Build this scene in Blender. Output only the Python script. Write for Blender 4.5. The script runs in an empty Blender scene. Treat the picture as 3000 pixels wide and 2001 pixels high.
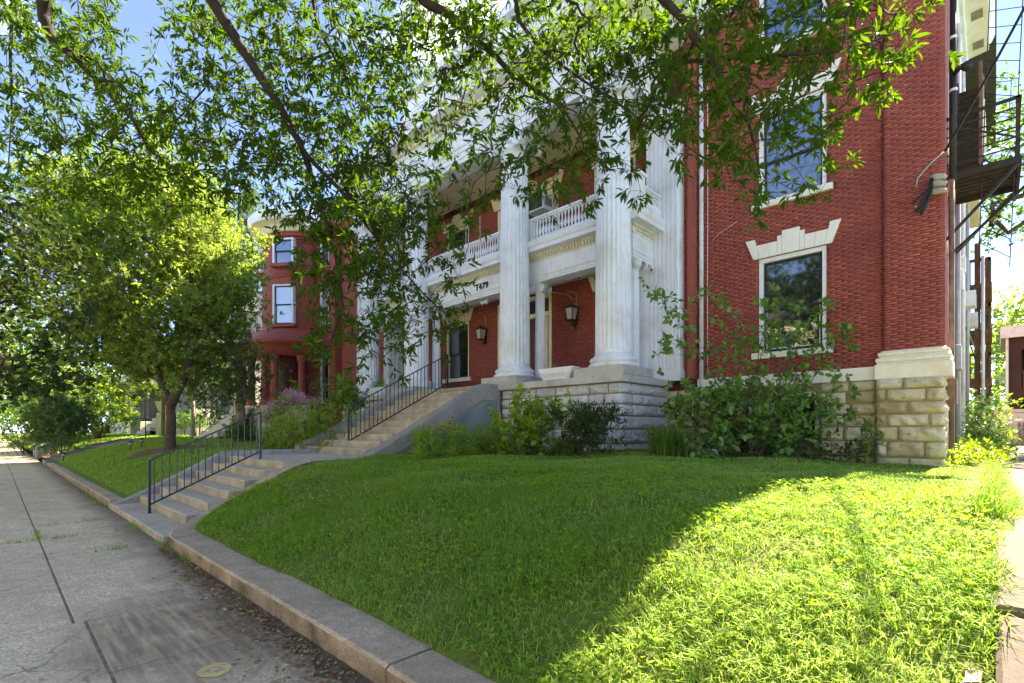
import bpy, bmesh, math, random
import numpy as np
from mathutils import Vector, Matrix, Euler

# ---------------------------------------------------------------- camera, world, sun, exposure
SC = bpy.context.scene
COL = SC.collection
R = math.radians
CAM_F, CAM_U0, CAM_V0, CAM_H = 1465.0, 1500.0, 1260.0, 1.55
CAM_A = R(43.95)
CS, CC = math.sin(CAM_A), math.cos(CAM_A)
cd = bpy.data.cameras.new('camera')
cd.sensor_width = 36.0
cd.sensor_fit = 'HORIZONTAL'
cd.lens = CAM_F / 3000.0 * 36.0
cd.shift_y = (CAM_V0 - 1000.5) / 3000.0
cd.clip_start = 0.05
cd.clip_end = 2000.0
cam = bpy.data.objects.new('camera', cd)
COL.objects.link(cam)
cam.location = (0, 0, CAM_H)
cam.rotation_euler = (R(90), 0, CAM_A)
SC.camera = cam

SUN_EL = R(46.6)
SUN_DIR = Vector((0.15, 1.0, 0)).normalized()          # horizontal direction towards the sun (behind the house)
w = bpy.data.worlds.new('World')
SC.world = w
w.use_nodes = True
wn, wl = w.node_tree.nodes, w.node_tree.links
wn.clear()
sky = wn.new('ShaderNodeTexSky')
sky.sky_type = 'NISHITA'
sky.sun_disc = False
sky.sun_elevation = SUN_EL
sky.sun_rotation = math.atan2(SUN_DIR.x, SUN_DIR.y)
sky.air_density = 0.25
sky.dust_density = 0.0
sky.ozone_density = 1.6
sky.altitude = 0
tc = wn.new('ShaderNodeTexCoord')
mp = wn.new('ShaderNodeMapping')
mp.inputs['Scale'].default_value = (1.0, 1.0, 2.6)
mp.inputs['Location'].default_value = (0.35, 0.1, 0.3)
nz = wn.new('ShaderNodeTexNoise')
nz.inputs['Scale'].default_value = 2.6
nz.inputs['Detail'].default_value = 7
nz.inputs['Roughness'].default_value = 0.58
rp = wn.new('ShaderNodeMapRange')
rp.inputs['From Min'].default_value = 0.60
rp.inputs['From Max'].default_value = 0.90
rp.inputs['To Max'].default_value = 0.75
mx = wn.new('ShaderNodeMixRGB')
mx.inputs[2].default_value = (9.5, 9.8, 10.2, 1)
bg = wn.new('ShaderNodeBackground')
bg.inputs['Strength'].default_value = 0.15
wo = wn.new('ShaderNodeOutputWorld')
wl.new(tc.outputs['Generated'], mp.inputs['Vector'])
wl.new(mp.outputs['Vector'], nz.inputs['Vector'])
wl.new(nz.outputs['Fac'], rp.inputs['Value'])
wl.new(rp.outputs['Result'], mx.inputs[0])
wl.new(sky.outputs[0], mx.inputs[1])
wl.new(mx.outputs[0], bg.inputs[0])
wl.new(bg.outputs[0], wo.inputs[0])

sl = bpy.data.lights.new('sun', 'SUN')
sl.energy = 3.8
sl.angle = R(0.55)
sl.color = (1.0, 0.945, 0.85)
sun = bpy.data.objects.new('sun', sl)
COL.objects.link(sun)
sd = Vector((SUN_DIR.x * math.cos(SUN_EL), SUN_DIR.y * math.cos(SUN_EL), math.sin(SUN_EL)))
sun.rotation_euler = sd.to_track_quat('Z', 'Y').to_euler()
sun.location = sd * 60

SC.view_settings.view_transform = 'Standard'
SC.view_settings.look = 'None'
SC.view_settings.exposure = 3.0
SC.view_settings.gamma = 1.0
SC.view_settings.use_white_balance = True          # daylight in open shade
SC.view_settings.white_balance_temperature = 7700
SC.view_settings.use_curve_mapping = False
SC.render.engine = 'CYCLES'
SC.cycles.use_denoising = True
SC.cycles.max_bounces = 8
SC.cycles.diffuse_bounces = 4
SC.cycles.glossy_bounces = 3
SC.cycles.transmission_bounces = 4
SC.cycles.transparent_max_bounces = 8
SC.cycles.sample_clamp_indirect = 8.0

rng = np.random.default_rng(7)
random.seed(11)


def px(u, v, d):
    """a point of the place: viewing direction measured in the photograph, d metres of depth"""
    t = (u - CAM_U0) / CAM_F
    return Vector((d * (-CS + CC * t), d * (CC + CS * t), CAM_H - (v - CAM_V0) * d / CAM_F))


# ---------------------------------------------------------------- helpers
WP = {}


def link(o, parent=None, loc=(0, 0, 0)):
    COL.objects.link(o)
    loc = Vector(loc)
    WP[o.name] = loc
    if parent is not None:
        o.parent = parent
        o.location = loc - WP[parent.name]
    else:
        o.location = loc
    return o


def tag(o, label=None, cat=None, group=None, kind=None):
    if label: o['label'] = label
    if cat: o['category'] = cat
    if group: o['group'] = group
    if kind: o['kind'] = kind
    return o


def thing(name, label, cat, loc=(0, 0, 0), group=None):
    o = bpy.data.objects.new(name, None)
    o.empty_display_size = 0.2
    link(o, None, loc)
    return tag(o, label, cat, group)


def inst(name, me, parent=None, loc=(0, 0, 0), rot=None, scale=None):
    o = bpy.data.objects.new(name, me)
    link(o, parent, loc)
    if rot is not None: o.rotation_euler = rot
    if scale is not None: o.scale = scale
    return o


class MB:
    """collects shapes into one mesh"""

    def __init__(s):
        s.v, s.f, s.sm = [], [], []

    def add(s, vs, fs, smooth=False):
        b = len(s.v)
        s.v.extend([tuple(p) for p in vs])
        for f in fs:
            s.f.append(tuple(i + b for i in f))
            s.sm.append(smooth)
        return s

    def box(s, x0, x1, y0, y1, z0, z1):
        vs = [(x0, y0, z0), (x1, y0, z0), (x1, y1, z0), (x0, y1, z0), (x0, y0, z1), (x1, y0, z1), (x1, y1, z1), (x0, y1, z1)]
        return s.add(vs, [(0, 3, 2, 1), (4, 5, 6, 7), (0, 1, 5, 4), (1, 2, 6, 5), (2, 3, 7, 6), (3, 0, 4, 7)])

    def prism(s, poly, axis, a0, a1, smooth=False):
        """poly: 2D points (counter-clockwise) in the plane normal to axis; axis 0 -> (y,z), 1 -> (x,z), 2 -> (x,y)"""
        n = len(poly)

        def mk(p, a):
            return (a, p[0], p[1]) if axis == 0 else (p[0], a, p[1]) if axis == 1 else (p[0], p[1], a)
        vs = [mk(p, a0) for p in poly] + [mk(p, a1) for p in poly]
        fs = [tuple(range(n))[::-1], tuple(range(n, 2 * n))]
        fs += [(i, (i + 1) % n, n + (i + 1) % n, n + i) for i in range(n)]
        return s.add(vs, fs, smooth)

    def lathe(s, prof, cx, cy, seg=32, flute=None, caps=True, smooth=True, ang=(0, 2 * math.pi)):
        """prof: list of (radius, z[, flute depth])"""
        full = abs(ang[1] - ang[0] - 2 * math.pi) < 1e-6
        m = seg if full else seg + 1
        vs = []
        for p in prof:
            for k in range(m):
                a = ang[0] + (ang[1] - ang[0]) * k / seg
                r = p[0]
                if len(p) > 2 and p[2] and flute:
                    ph = (a * flute / (2 * math.pi)) % 1.0
                    q = abs(ph - 0.5) * 2
                    r -= p[2] * math.sqrt(max(0.0, 1 - min(1, q / 0.8) ** 2))
                vs.append((cx + r * math.cos(a), cy + r * math.sin(a), p[1]))
        fs = []
        for i in range(len(prof) - 1):
            for k in range(seg):
                k2 = (k + 1) % m if full else k + 1
                fs.append((i * m + k, i * m + k2, (i + 1) * m + k2, (i + 1) * m + k))
        s.add(vs, fs, smooth)
        if caps and full:
            b = len(s.v) - len(vs)
            s.f.append(tuple(b + k for k in range(m))[::-1]); s.sm.append(False)
            s.f.append(tuple(b + (len(prof) - 1) * m + k for k in range(m))); s.sm.append(False)
        return s

    def tube(s, pts, r, n=6, smooth=True, cap=True):
        pts = [Vector(p) for p in pts]
        k = len(pts)
        rs = r if isinstance(r, (list, tuple)) else [r] * k
        vs, fs = [], []
        ref = None
        for i, p in enumerate(pts):
            d = (pts[min(i + 1, k - 1)] - pts[max(i - 1, 0)])
            d = d.normalized() if d.length > 1e-9 else Vector((0, 0, 1))
            if ref is None:
                ref = d.orthogonal().normalized()
            ref = (ref - d * ref.dot(d))
            ref = ref.normalized() if ref.length > 1e-6 else d.orthogonal().normalized()
            b = d.cross(ref)
            for j in range(n):
                a = 2 * math.pi * j / n
                vs.append(p + (ref * math.cos(a) + b * math.sin(a)) * rs[i])
        for i in range(k - 1):
            for j in range(n):
                j2 = (j + 1) % n
                fs.append((i * n + j, i * n + j2, (i + 1) * n + j2, (i + 1) * n + j))
        if cap:
            fs.append(tuple(range(n))[::-1])
            fs.append(tuple((k - 1) * n + j for j in range(n)))
        return s.add(vs, fs, smooth)

    def bar(s, a, b, w, h=None):
        """rectangular bar from a to b"""
        a, b = Vector(a), Vector(b)
        h = w if h is None else h
        d = (b - a).normalized()
        up = Vector((0, 0, 1)) if abs(d.z) < 0.95 else Vector((0, 1, 0))
        x = d.cross(up).normalized() * (w / 2)
        y = x.cross(d).normalized() * (h / 2)
        vs = [a - x - y, a + x - y, a + x + y, a - x + y, b - x - y, b + x - y, b + x + y, b - x + y]
        return s.add(vs, [(0, 3, 2, 1), (4, 5, 6, 7), (0, 1, 5, 4), (1, 2, 6, 5), (2, 3, 7, 6), (3, 0, 4, 7)])

    def sphere(s, c, r, seg=10, rings=6, sz=1.0):
        prof = [(max(1e-4, r * math.sin(math.pi * i / rings)), c[2] - r * sz * math.cos(math.pi * i / rings)) for i in range(rings + 1)]
        return s.lathe(prof, c[0], c[1], seg, caps=False)

    def mesh(s, name, mat=None):
        me = bpy.data.meshes.new(name)
        me.from_pydata(s.v, [], s.f)
        me.polygons.foreach_set('use_smooth', s.sm)
        if mat is not None:
            me.materials.append(M[mat] if isinstance(mat, str) else mat)
        me.update()
        return me

    def build(s, name, mat=None, parent=None, bevel=0, loc=None):
        me = s.mesh(name, mat)
        o = bpy.data.objects.new(name, me)
        if loc is not None:
            me.transform(Matrix.Translation(-Vector(loc)))
        link(o, parent, loc if loc is not None else (0, 0, 0))
        if bevel:
            b = o.modifiers.new('bevel', 'BEVEL')
            b.width = bevel
            b.segments = 2
            b.limit_method = 'ANGLE'
        return o


def np_mesh(name, V, T, mat, rnd=None, smooth=False, quads=False):
    """fast mesh from numpy arrays; rnd: per-vertex float attribute for colour variety"""
    me = bpy.data.meshes.new(name)
    V = np.ascontiguousarray(V, dtype=np.float32)
    T = np.ascontiguousarray(T, dtype=np.int32)
    k = T.shape[1]
    me.vertices.add(len(V))
    me.vertices.foreach_set('co', V.ravel())
    me.loops.add(T.size)
    me.loops.foreach_set('vertex_index', T.ravel())
    me.polygons.add(len(T))
    me.polygons.foreach_set('loop_start', np.arange(0, T.size, k, dtype=np.int32))
    me.polygons.foreach_set('loop_total', np.full(len(T), k, dtype=np.int32))
    if smooth:
        me.polygons.foreach_set('use_smooth', np.ones(len(T), dtype=bool))
    if rnd is not None:
        at = me.attributes.new('rnd', 'FLOAT', 'POINT')
        at.data.foreach_set('value', np.ascontiguousarray(rnd, dtype=np.float32))
    me.materials.append(M[mat])
    me.update(calc_edges=True)
    return me


def hip_roof(name, mat, parent, x0, x1, y0, y1, z0, zr, ins):
    m = MB()
    vs = [(x0, y0, z0), (x1, y0, z0), (x1, y1, z0), (x0, y1, z0), (x0 + ins, y0 + ins, zr), (x1 - ins, y0 + ins, zr), (x1 - ins, y1 - ins, zr), (x0 + ins, y1 - ins, zr)]
    m.add(vs, [(3, 2, 1, 0), (4, 5, 6, 7), (0, 1, 5, 4), (1, 2, 6, 5), (2, 3, 7, 6), (3, 0, 4, 7)])
    return m.build(name, mat, parent)


# ---------------------------------------------------------------- materials
M = {}


class NT:
    def __init__(s, name):
        m = bpy.data.materials.new(name)
        m.use_nodes = True
        s.m = m
        s.n, s.l = m.node_tree.nodes, m.node_tree.links
        s.n.clear()
        s.out = s.n.new('ShaderNodeOutputMaterial')
        M[name] = m

    def node(s, t, **kw):
        n = s.n.new('ShaderNode' + t)
        for k, v in kw.items():
            if k in n.inputs:
                n.inputs[k].default_value = v
            else:
                setattr(n, k, v)
        return n

    def c(s, a, b):
        s.l.new(a, b)

    def coord(s, scale=(1, 1, 1), world=False):
        if world:
            g = s.node('NewGeometry').outputs['Position']
        else:
            g = s.node('TexCoord').outputs['Object']
        if scale == (1, 1, 1):
            return g
        mpn = s.node('Mapping', Scale=scale)
        s.c(g, mpn.inputs['Vector'])
        return mpn.outputs['Vector']

    def noise(s, vec, scale, detail=4, rough=0.55):
        n = s.node('TexNoise', Scale=scale, Detail=detail, Roughness=rough)
        s.c(vec, n.inputs['Vector'])
        return n.outputs['Fac']

    def ramp(s, fac, stops, interp='LINEAR'):
        r = s.node('ValToRGB')
        r.color_ramp.interpolation = interp
        e = r.color_ramp.elements
        while len(e) < len(stops): e.new(0.5)
        for i, (p, c) in enumerate(stops):
            e[i].position = p
            e[i].color = (c, c, c, 1) if isinstance(c, (int, float)) else (*c, 1)
        s.c(fac, r.inputs[0])
        return r.outputs[0]

    def mix(s, fac, a, b, mode='MIX'):
        n = s.node('MixRGB', blend_type=mode)
        for i, x in ((0, fac), (1, a), (2, b)):
            if isinstance(x, (int, float)):
                n.inputs[i].default_value = x if i == 0 else (x, x, x, 1)
            elif isinstance(x, tuple):
                n.inputs[i].default_value = (*x, 1)
            else:
                s.c(x, n.inputs[i])
        return n.outputs[0]

    def math(s, op, a, b=0.0):
        n = s.node('Math', operation=op)
        for i, x in ((0, a), (1, b)):
            if isinstance(x, (int, float)): n.inputs[i].default_value = x
            else: s.c(x, n.inputs[i])
        return n.outputs[0]

    def bump(s, h, strength=0.3, dist=0.01):
        b = s.node('Bump', Strength=strength, Distance=dist)
        s.c(h, b.inputs['Height'])
        return b.outputs[0]

    def pbr(s, col, rough=0.7, normal=None, metal=0.0, spec=0.4, **kw):
        p = s.node('BsdfPrincipled')
        for key, x in (('Base Color', col), ('Roughness', rough), ('Metallic', metal), ('Specular IOR Level', spec)):
            if isinstance(x, (int, float)) and key != 'Base Color': p.inputs[key].default_value = x
            elif isinstance(x, tuple): p.inputs[key].default_value = (*x, 1)
            else: s.c(x, p.inputs[key])
        if normal is not None: s.c(normal, p.inputs['Normal'])
        s.c(p.outputs[0], s.out.inputs[0])
        return p

    def rnd(s):
        a = s.node('Attribute', attribute_name='rnd').outputs['Fac']
        o = s.node('ObjectInfo').outputs['Random']
        return s.math('FRACT', s.math('ADD', a, o))


def simple(name, col, rough=0.6, metal=0.0, spec=0.4, var=0.25, nscale=6.0, bump=0.0, bscale=60.0, dirt=None, dscale=1.3):
    t = NT(name)
    co = t.coord(world=True)
    n = t.noise(co, nscale, 5)
    c = t.mix(t.ramp(n, [(0.3, 0.0), (0.7, 1.0)]), tuple(x * (1 - var) for x in col), tuple(min(1, x * (1 + var)) for x in col))
    if dirt:
        n2 = t.noise(co, dscale, 6, 0.65)
        c = t.mix(t.ramp(n2, [(0.5, 0.0), (0.72, 0.8)]), c, dirt)
    nm = t.bump(t.noise(co, bscale, 5), bump, 0.01) if bump else None
    t.pbr(c, rough, nm, metal, spec)
    return t.m


def leafmat(name, cols, trans=0.42, rough=0.42, tcol=None, spec=0.35):
    t = NT(name)
    r = t.node('Attribute', attribute_name='rnd').outputs['Fac']
    o = t.node('ObjectInfo').outputs['Random']
    r = t.math('FRACT', t.math('ADD', r, o))
    c = t.ramp(r, [(i / (len(cols) - 1), c_) for i, c_ in enumerate(cols)])
    p = t.node('BsdfPrincipled')
    p.inputs['Roughness'].default_value = rough
    p.inputs['Specular IOR Level'].default_value = spec
    t.c(c, p.inputs['Base Color'])
    tr = t.node('BsdfTranslucent')
    tc_ = t.mix(1.0, c, tcol or (2.3, 2.2, 0.6), 'MULTIPLY')
    t.c(tc_, tr.inputs['Color'])
    ms = t.node('MixShader')
    ms.inputs[0].default_value = trans
    t.c(p.outputs[0], ms.inputs[1])
    t.c(tr.outputs[0], ms.inputs[2])
    t.c(ms.outputs[0], t.out.inputs[0])
    return t.m


# painted brick, colour varies from brick to brick, soot-dark patches
def brickmat(name, lo, hi, dark):
    t = NT(name)
    co = t.coord(world=True)
    r = t.rnd()
    c = t.ramp(r, [(0.0, lo), (0.45, tuple((a + b) / 2 for a, b in zip(lo, hi))), (0.85, hi), (1.0, tuple(x * 1.12 for x in hi))])
    n = t.noise(co, 0.9, 6, 0.7)
    c = t.mix(t.ramp(n, [(0.48, 0.0), (0.75, 0.75)]), c, dark)
    n2 = t.noise(t.coord((2.0, 2.0, 30.0), True), 3.0, 4)
    c = t.mix(t.math('MULTIPLY', n2, 0.10), c, (0.42, 0.16, 0.11))
    # a few pale scuffs where paint has flaked
    vn = t.node('TexNoise', Scale=9.0, Detail=2.0)
    t.c(t.coord((4.0, 4.0, 1.1), True), vn.inputs['Vector'])
    c = t.mix(t.ramp(vn.outputs['Fac'], [(0.735, 0.0), (0.75, 0.75)]), c, (0.62, 0.50, 0.46))
    t.pbr(c, t.ramp(n, [(0.3, 0.55), (0.7, 0.78)]), t.bump(t.noise(co, 70, 5), 0.12, 0.004), spec=0.3)


brickmat('brick_red', (0.315, 0.070, 0.050), (0.375, 0.088, 0.064), (0.205, 0.048, 0.046))
brickmat('brick_turret', (0.15, 0.030, 0.022), (0.25, 0.056, 0.040), (0.085, 0.024, 0.024))
brickmat('brick_brown', (0.035, 0.017, 0.014), (0.06, 0.028, 0.021), (0.02, 0.011, 0.01))
simple('mortar', (0.085, 0.020, 0.017), 0.9, var=0.3, bump=0.3)


def turret_brick():
    t = NT('brick_far')
    co = t.coord(world=True)
    sp = t.node('SeparateXYZ'); t.c(co, sp.inputs[0])
    row = t.math('FRACT', t.math('MULTIPLY', sp.outputs['Z'], 1 / 0.075))
    line = t.ramp(row, [(0.0, 1.0), (0.1, 0.0), (0.9, 0.0), (1.0, 1.0)])
    n = t.noise(t.coord((3, 3, 14), True), 2.0, 4)
    c = t.ramp(n, [(0.3, (0.26, 0.05, 0.034)), (0.7, (0.42, 0.09, 0.058))])
    n2 = t.noise(co, 0.6, 5, 0.65)
    c = t.mix(t.ramp(n2, [(0.5, 0.0), (0.75, 0.7)]), c, (0.11, 0.034, 0.034))
    c = t.mix(t.math('MULTIPLY', line, 0.45), c, (0.06, 0.018, 0.016))
    t.pbr(c, 0.75, t.bump(line, -0.4, 0.01))


turret_brick()


def paint(name, col, dirt, amount=0.5, rough=0.5, streak=True):
    t = NT(name)
    co = t.coord(world=True)
    n = t.noise(co, 1.7, 6, 0.65)
    c = t.mix(t.ramp(n, [(0.45, 0.0), (0.8, amount)]), col, dirt)
    if streak:
        n3 = t.noise(t.coord((9, 9, 0.7), True), 3.0, 5, 0.6)
        c = t.mix(t.ramp(n3, [(0.55, 0.0), (0.85, amount * 0.9)]), c, tuple(x * 0.72 for x in dirt))
    n4 = t.noise(co, 34, 3)
    c = t.mix(t.ramp(n4, [(0.70, 0.0), (0.74, 0.55 * amount)]), c, tuple(x * 0.5 for x in dirt))
    t.pbr(c, rough, t.bump(t.noise(co, 45, 5), 0.18, 0.008), spec=0.4)


paint('white_paint', (0.78, 0.80, 0.85), (0.52, 0.51, 0.47), 0.85)
paint('white_trim', (0.78, 0.79, 0.81), (0.55, 0.54, 0.49), 0.7)
paint('cream_paint', (0.74, 0.68, 0.48), (0.52, 0.45, 0.28), 0.5)
paint('lintel_white', (0.80, 0.78, 0.70), (0.62, 0.58, 0.48), 0.4)
paint('red_paint', (0.34, 0.058, 0.038), (0.17, 0.036, 0.03), 0.6)
paint('rust_stone', (0.78, 0.74, 0.60), (0.50, 0.24, 0.06), 0.5)


def stone(name, cols, stain, gscale=3.0):
    t = NT(name)
    co = t.coord(world=True)
    r = t.rnd()
    c = t.ramp(r, [(i / (len(cols) - 1), c_) for i, c_ in enumerate(cols)])
    n = t.noise(co, gscale, 7, 0.7)
    c = t.mix(t.ramp(n, [(0.47, 0.0), (0.72, 0.7)]), c, stain)
    n2 = t.noise(t.coord((2, 2, 7), True), 5.0, 6, 0.7)
    c = t.mix(t.ramp(n2, [(0.35, 0.0), (0.8, 0.5)]), c, tuple(min(1, x * 1.5) for x in cols[-1]))
    t.pbr(c, 0.85, t.bump(t.noise(t.coord((1.4, 1.4, 3), True), 11, 8, 0.7), 1.0, 0.05), spec=0.25)


stone('limestone_gold', [(0.62, 0.53, 0.30), (0.78, 0.70, 0.47), (0.48, 0.37, 0.18), (0.82, 0.76, 0.57), (0.68, 0.60, 0.38), (0.56, 0.49, 0.32)], (0.36, 0.24, 0.09))
stone('limestone_grey', [(0.60, 0.64, 0.70), (0.74, 0.76, 0.80), (0.50, 0.53, 0.58), (0.66, 0.65, 0.62)], (0.42, 0.41, 0.40))
stone('limestone_far', [(0.52, 0.49, 0.42), (0.58, 0.55, 0.48)], (0.34, 0.31, 0.25))
simple('stone_mortar', (0.29, 0.225, 0.135), 0.95, var=0.3, bump=0.4, bscale=40)
simple('coping_stone', (0.47, 0.45, 0.42), 0.8, var=0.12, nscale=4, bump=0.15, dirt=(0.30, 0.26, 0.20), dscale=2.2)


def concrete(name, base, dirt, speck=1.0, side_col=None, scale=130):
    t = NT(name)
    co = t.coord(world=True)
    vz = t.node('TexVoronoi', Scale=scale)
    t.c(co, vz.inputs['Vector'])
    sp = t.ramp(vz.outputs['Distance'], [(0.12, 1.0), (0.30, 0.0)])
    cr = t.node('SeparateColor'); t.c(vz.outputs['Color'], cr.inputs[0])
    agg = t.ramp(cr.outputs[0], [(0.0, tuple(x * 0.35 for x in base)), (0.6, base), (1.0, tuple(min(1, x * 1.7) for x in base))])
    c = t.mix(0.55 * speck, base, agg)
    sel = t.math('MULTIPLY', sp, t.ramp(cr.outputs[1], [(0.75, 0.0), (0.85, 1.0)]))
    c = t.mix(t.math('MULTIPLY', sel, 0.8 * speck), c, (0.55, 0.52, 0.47))
    n = t.noise(co, 1.1, 7, 0.65)
    c = t.mix(t.ramp(n, [(0.42, 0.0), (0.75, 0.75)]), c, dirt)
    n2 = t.noise(co, 6.0, 5, 0.6)
    c = t.mix(t.ramp(n2, [(0.3, 0.35), (0.6, 0.0)]), c, tuple(x * 0.6 for x in dirt))
    if side_col:  # patchy darker tone on the upright faces
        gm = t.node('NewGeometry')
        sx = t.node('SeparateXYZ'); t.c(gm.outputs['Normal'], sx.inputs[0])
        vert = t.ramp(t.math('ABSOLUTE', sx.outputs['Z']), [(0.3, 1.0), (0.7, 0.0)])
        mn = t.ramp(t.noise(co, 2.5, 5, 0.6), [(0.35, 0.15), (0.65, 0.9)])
        c = t.mix(t.math('MULTIPLY', vert, mn), c, side_col)
    t.pbr(c, 0.88, t.bump(t.mix(0.5, vz.outputs['Distance'], n2), 0.35, 0.004), spec=0.25)
    return t


concrete('concrete_step', (0.56, 0.47, 0.38), (0.40, 0.325, 0.25), 0.7, side_col=(0.27, 0.225, 0.15))
concrete('concrete_cheek', (0.33, 0.30, 0.265), (0.21, 0.185, 0.16), 1.0)
concrete('concrete_curb', (0.52, 0.385, 0.265), (0.29, 0.205, 0.13), 1.0, side_col=(0.10, 0.070, 0.04))
concrete('concrete_drive', (0.145, 0.115, 0.088), (0.11, 0.085, 0.065), 0.3)
simple('stucco_grey', (0.21, 0.235, 0.245), 0.85, var=0.15, nscale=2, bump=0.2, dirt=(0.13, 0.14, 0.14))
simple('granite_block', (0.20, 0.20, 0.21), 0.8, var=0.2, nscale=14, bump=0.4)
simple('slate_curb', (0.16, 0.165, 0.18), 0.8, var=0.2, bump=0.2)


def sidewalk_mat():
    t = concrete('sidewalk_concrete', (0.80, 0.585, 0.40), (0.54, 0.385, 0.25), 1.0, scale=70)
    # spill of dried mud across the near slabs, with dragged streaks
    p = [n for n in t.n if n.type == 'BSDF_PRINCIPLED'][0]
    old = p.inputs['Base Color'].links[0].from_socket
    co = t.coord(world=True)
    sx = t.node('SeparateXYZ'); t.c(co, sx.inputs[0])
    wob = t.noise(co, 2.2, 6, 0.65)
    wb = t.math('MULTIPLY', t.math('SUBTRACT', wob, 0.5), 1.3)
    dx = t.math('DIVIDE', t.math('ADD', t.math('ADD', sx.outputs['X'], 4.5), wb), 1.35)
    dy = t.math('DIVIDE', t.math('SUBTRACT', t.math('SUBTRACT', sx.outputs['Y'], 0.98), t.math('MULTIPLY', wb, 0.5)), 0.78)
    rr = t.math('ADD', t.math('MULTIPLY', dx, dx), t.math('MULTIPLY', dy, dy))
    mask = t.ramp(rr, [(0.25, 1.0), (1.0, 0.0)])
    mpn = t.node('Mapping', Scale=(1.2, 14.0, 1.0)); mpn.inputs['Rotation'].default_value = (0, 0, R(-28))
    t.c(co, mpn.inputs['Vector'])
    st = t.noise(mpn.outputs['Vector'], 1.3, 5, 0.6)
    mud = t.ramp(st, [(0.28, (0.19, 0.135, 0.085)), (0.5, (0.35, 0.25, 0.155)), (0.70, (0.55, 0.40, 0.255))])
    dv = t.node('TexVoronoi', Scale=0.75, feature='DISTANCE_TO_EDGE')
    wv = t.node('MixRGB', blend_type='ADD'); wv.inputs[0].default_value = 0.35
    nn3 = t.node('TexNoise', Scale=3.0, Detail=6.0)
    t.c(co, nn3.inputs['Vector']); t.c(co, wv.inputs[1]); t.c(nn3.outputs['Color'], wv.inputs[2]); t.c(wv.outputs[0], dv.inputs['Vector'])
    crack = t.math('MULTIPLY', t.ramp(dv.outputs['Distance'], [(0.002, 1.0), (0.006, 0.0)]), t.ramp(t.noise(co, 0.55, 3), [(0.5, 0.0), (0.6, 0.75)]))
    old = t.mix(crack, old, (0.13, 0.10, 0.075))
    m2 = t.math('MULTIPLY', mask, t.ramp(t.noise(co, 5.5, 7, 0.7), [(0.3, 0.5), (0.5, 1.0)]))
    c = t.mix(m2, old, mud)
    # damp, dirty band along the foot of the retaining curb
    cb = t.ramp(t.math('ADD', sx.outputs['Y'], t.math('MULTIPLY', t.math('SUBTRACT', wob, 0.5), 0.7)), [(0.0, 0.0), (1.0, 0.0)])
    near = t.math('MULTIPLY', t.ramp(t.math('ADD', sx.outputs['Y'], t.math('MULTIPLY', wb, 0.30)), [(0.0, 0.0), (0.999, 0.0), (1.0, 1.0)]), 1.0)
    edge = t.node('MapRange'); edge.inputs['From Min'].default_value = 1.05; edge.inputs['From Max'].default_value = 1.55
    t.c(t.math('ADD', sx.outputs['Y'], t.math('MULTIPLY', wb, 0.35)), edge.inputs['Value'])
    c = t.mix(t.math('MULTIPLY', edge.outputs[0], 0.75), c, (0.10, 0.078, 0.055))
    t.c(c, p.inputs['Base Color'])


sidewalk_mat()
simple('pale_road', (0.34, 0.32, 0.285), 0.9, var=0.2, bump=0.3)  # pale concrete tone, lightened so the road bounces more daylight
simple('soil', (0.10, 0.073, 0.047), 0.95, var=0.4, nscale=9, bump=0.8, bscale=30)
simple('joint_dirt', (0.24, 0.18, 0.125), 0.95, var=0.4, nscale=14)
simple('mulch', (0.17, 0.085, 0.045), 0.95, var=0.5, nscale=25, bump=0.9, bscale=50)
simple('litter', (0.20, 0.115, 0.055), 0.85, var=0.5, nscale=20)
simple('black_iron', (0.012, 0.012, 0.014), 0.45, metal=0.2, spec=0.5, var=0.3, bump=0.1)
simple('escape_iron', (0.035, 0.028, 0.024), 0.7, metal=0.3, var=0.4, dirt=(0.11, 0.06, 0.035), dscale=4)
simple('escape_rust', (0.20, 0.115, 0.085), 0.75, var=0.35, bump=0.2)
simple('grey_metal', (0.36, 0.38, 0.40), 0.5, metal=0.3, var=0.12)
simple('white_metal', (0.72, 0.73, 0.74), 0.5, var=0.08, dirt=(0.45, 0.42, 0.38))
simple('dark_sash', (0.018, 0.018, 0.02), 0.5, var=0.3)
simple('lamp_black', (0.02, 0.02, 0.022), 0.5, var=0.3)
simple('lamp_glass', (0.42, 0.40, 0.34), 0.25, var=0.15)
simple('brown_wood', (0.12, 0.062, 0.032), 0.75, var=0.35, nscale=8, bump=0.2)
simple('grey_wood', (0.27, 0.235, 0.19), 0.85, var=0.3, nscale=8, bump=0.4)
simple('bark_dark', (0.024, 0.016, 0.012), 0.9, var=0.4, nscale=12, bump=0.9, bscale=22)
simple('bark_brown', (0.085, 0.058, 0.038), 0.9, var=0.4, nscale=10, bump=0.9, bscale=18)
simple('bark_pale', (0.28, 0.23, 0.17), 0.9, var=0.35, nscale=8, bump=0.6, bscale=18)
simple('twig_brown', (0.07, 0.045, 0.03), 0.85, var=0.3)
simple('roof_slate', (0.06, 0.06, 0.065), 0.8, var=0.25, bump=0.3)
simple('yellow_paint', (0.72, 0.52, 0.20), 0.7, var=0.15, nscale=30, dirt=(0.32, 0.25, 0.14), dscale=20)
simple('dark_paint', (0.10, 0.08, 0.05), 0.8, var=0.2)
simple('door_red', (0.10, 0.018, 0.014), 0.45, var=0.2)
simple('dark_room', (0.012, 0.011, 0.010), 0.9, var=0.2)
simple('yellow_flower', (0.75, 0.42, 0.02), 0.7, var=0.2)
simple('pink_flower', (0.42, 0.22, 0.30), 0.85, var=0.3, nscale=20)
simple('cream_flower', (0.66, 0.58, 0.34), 0.8, var=0.25, nscale=20)
simple('pale_stone', (0.55, 0.52, 0.47), 0.85, var=0.15, nscale=5, bump=0.3)
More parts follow.
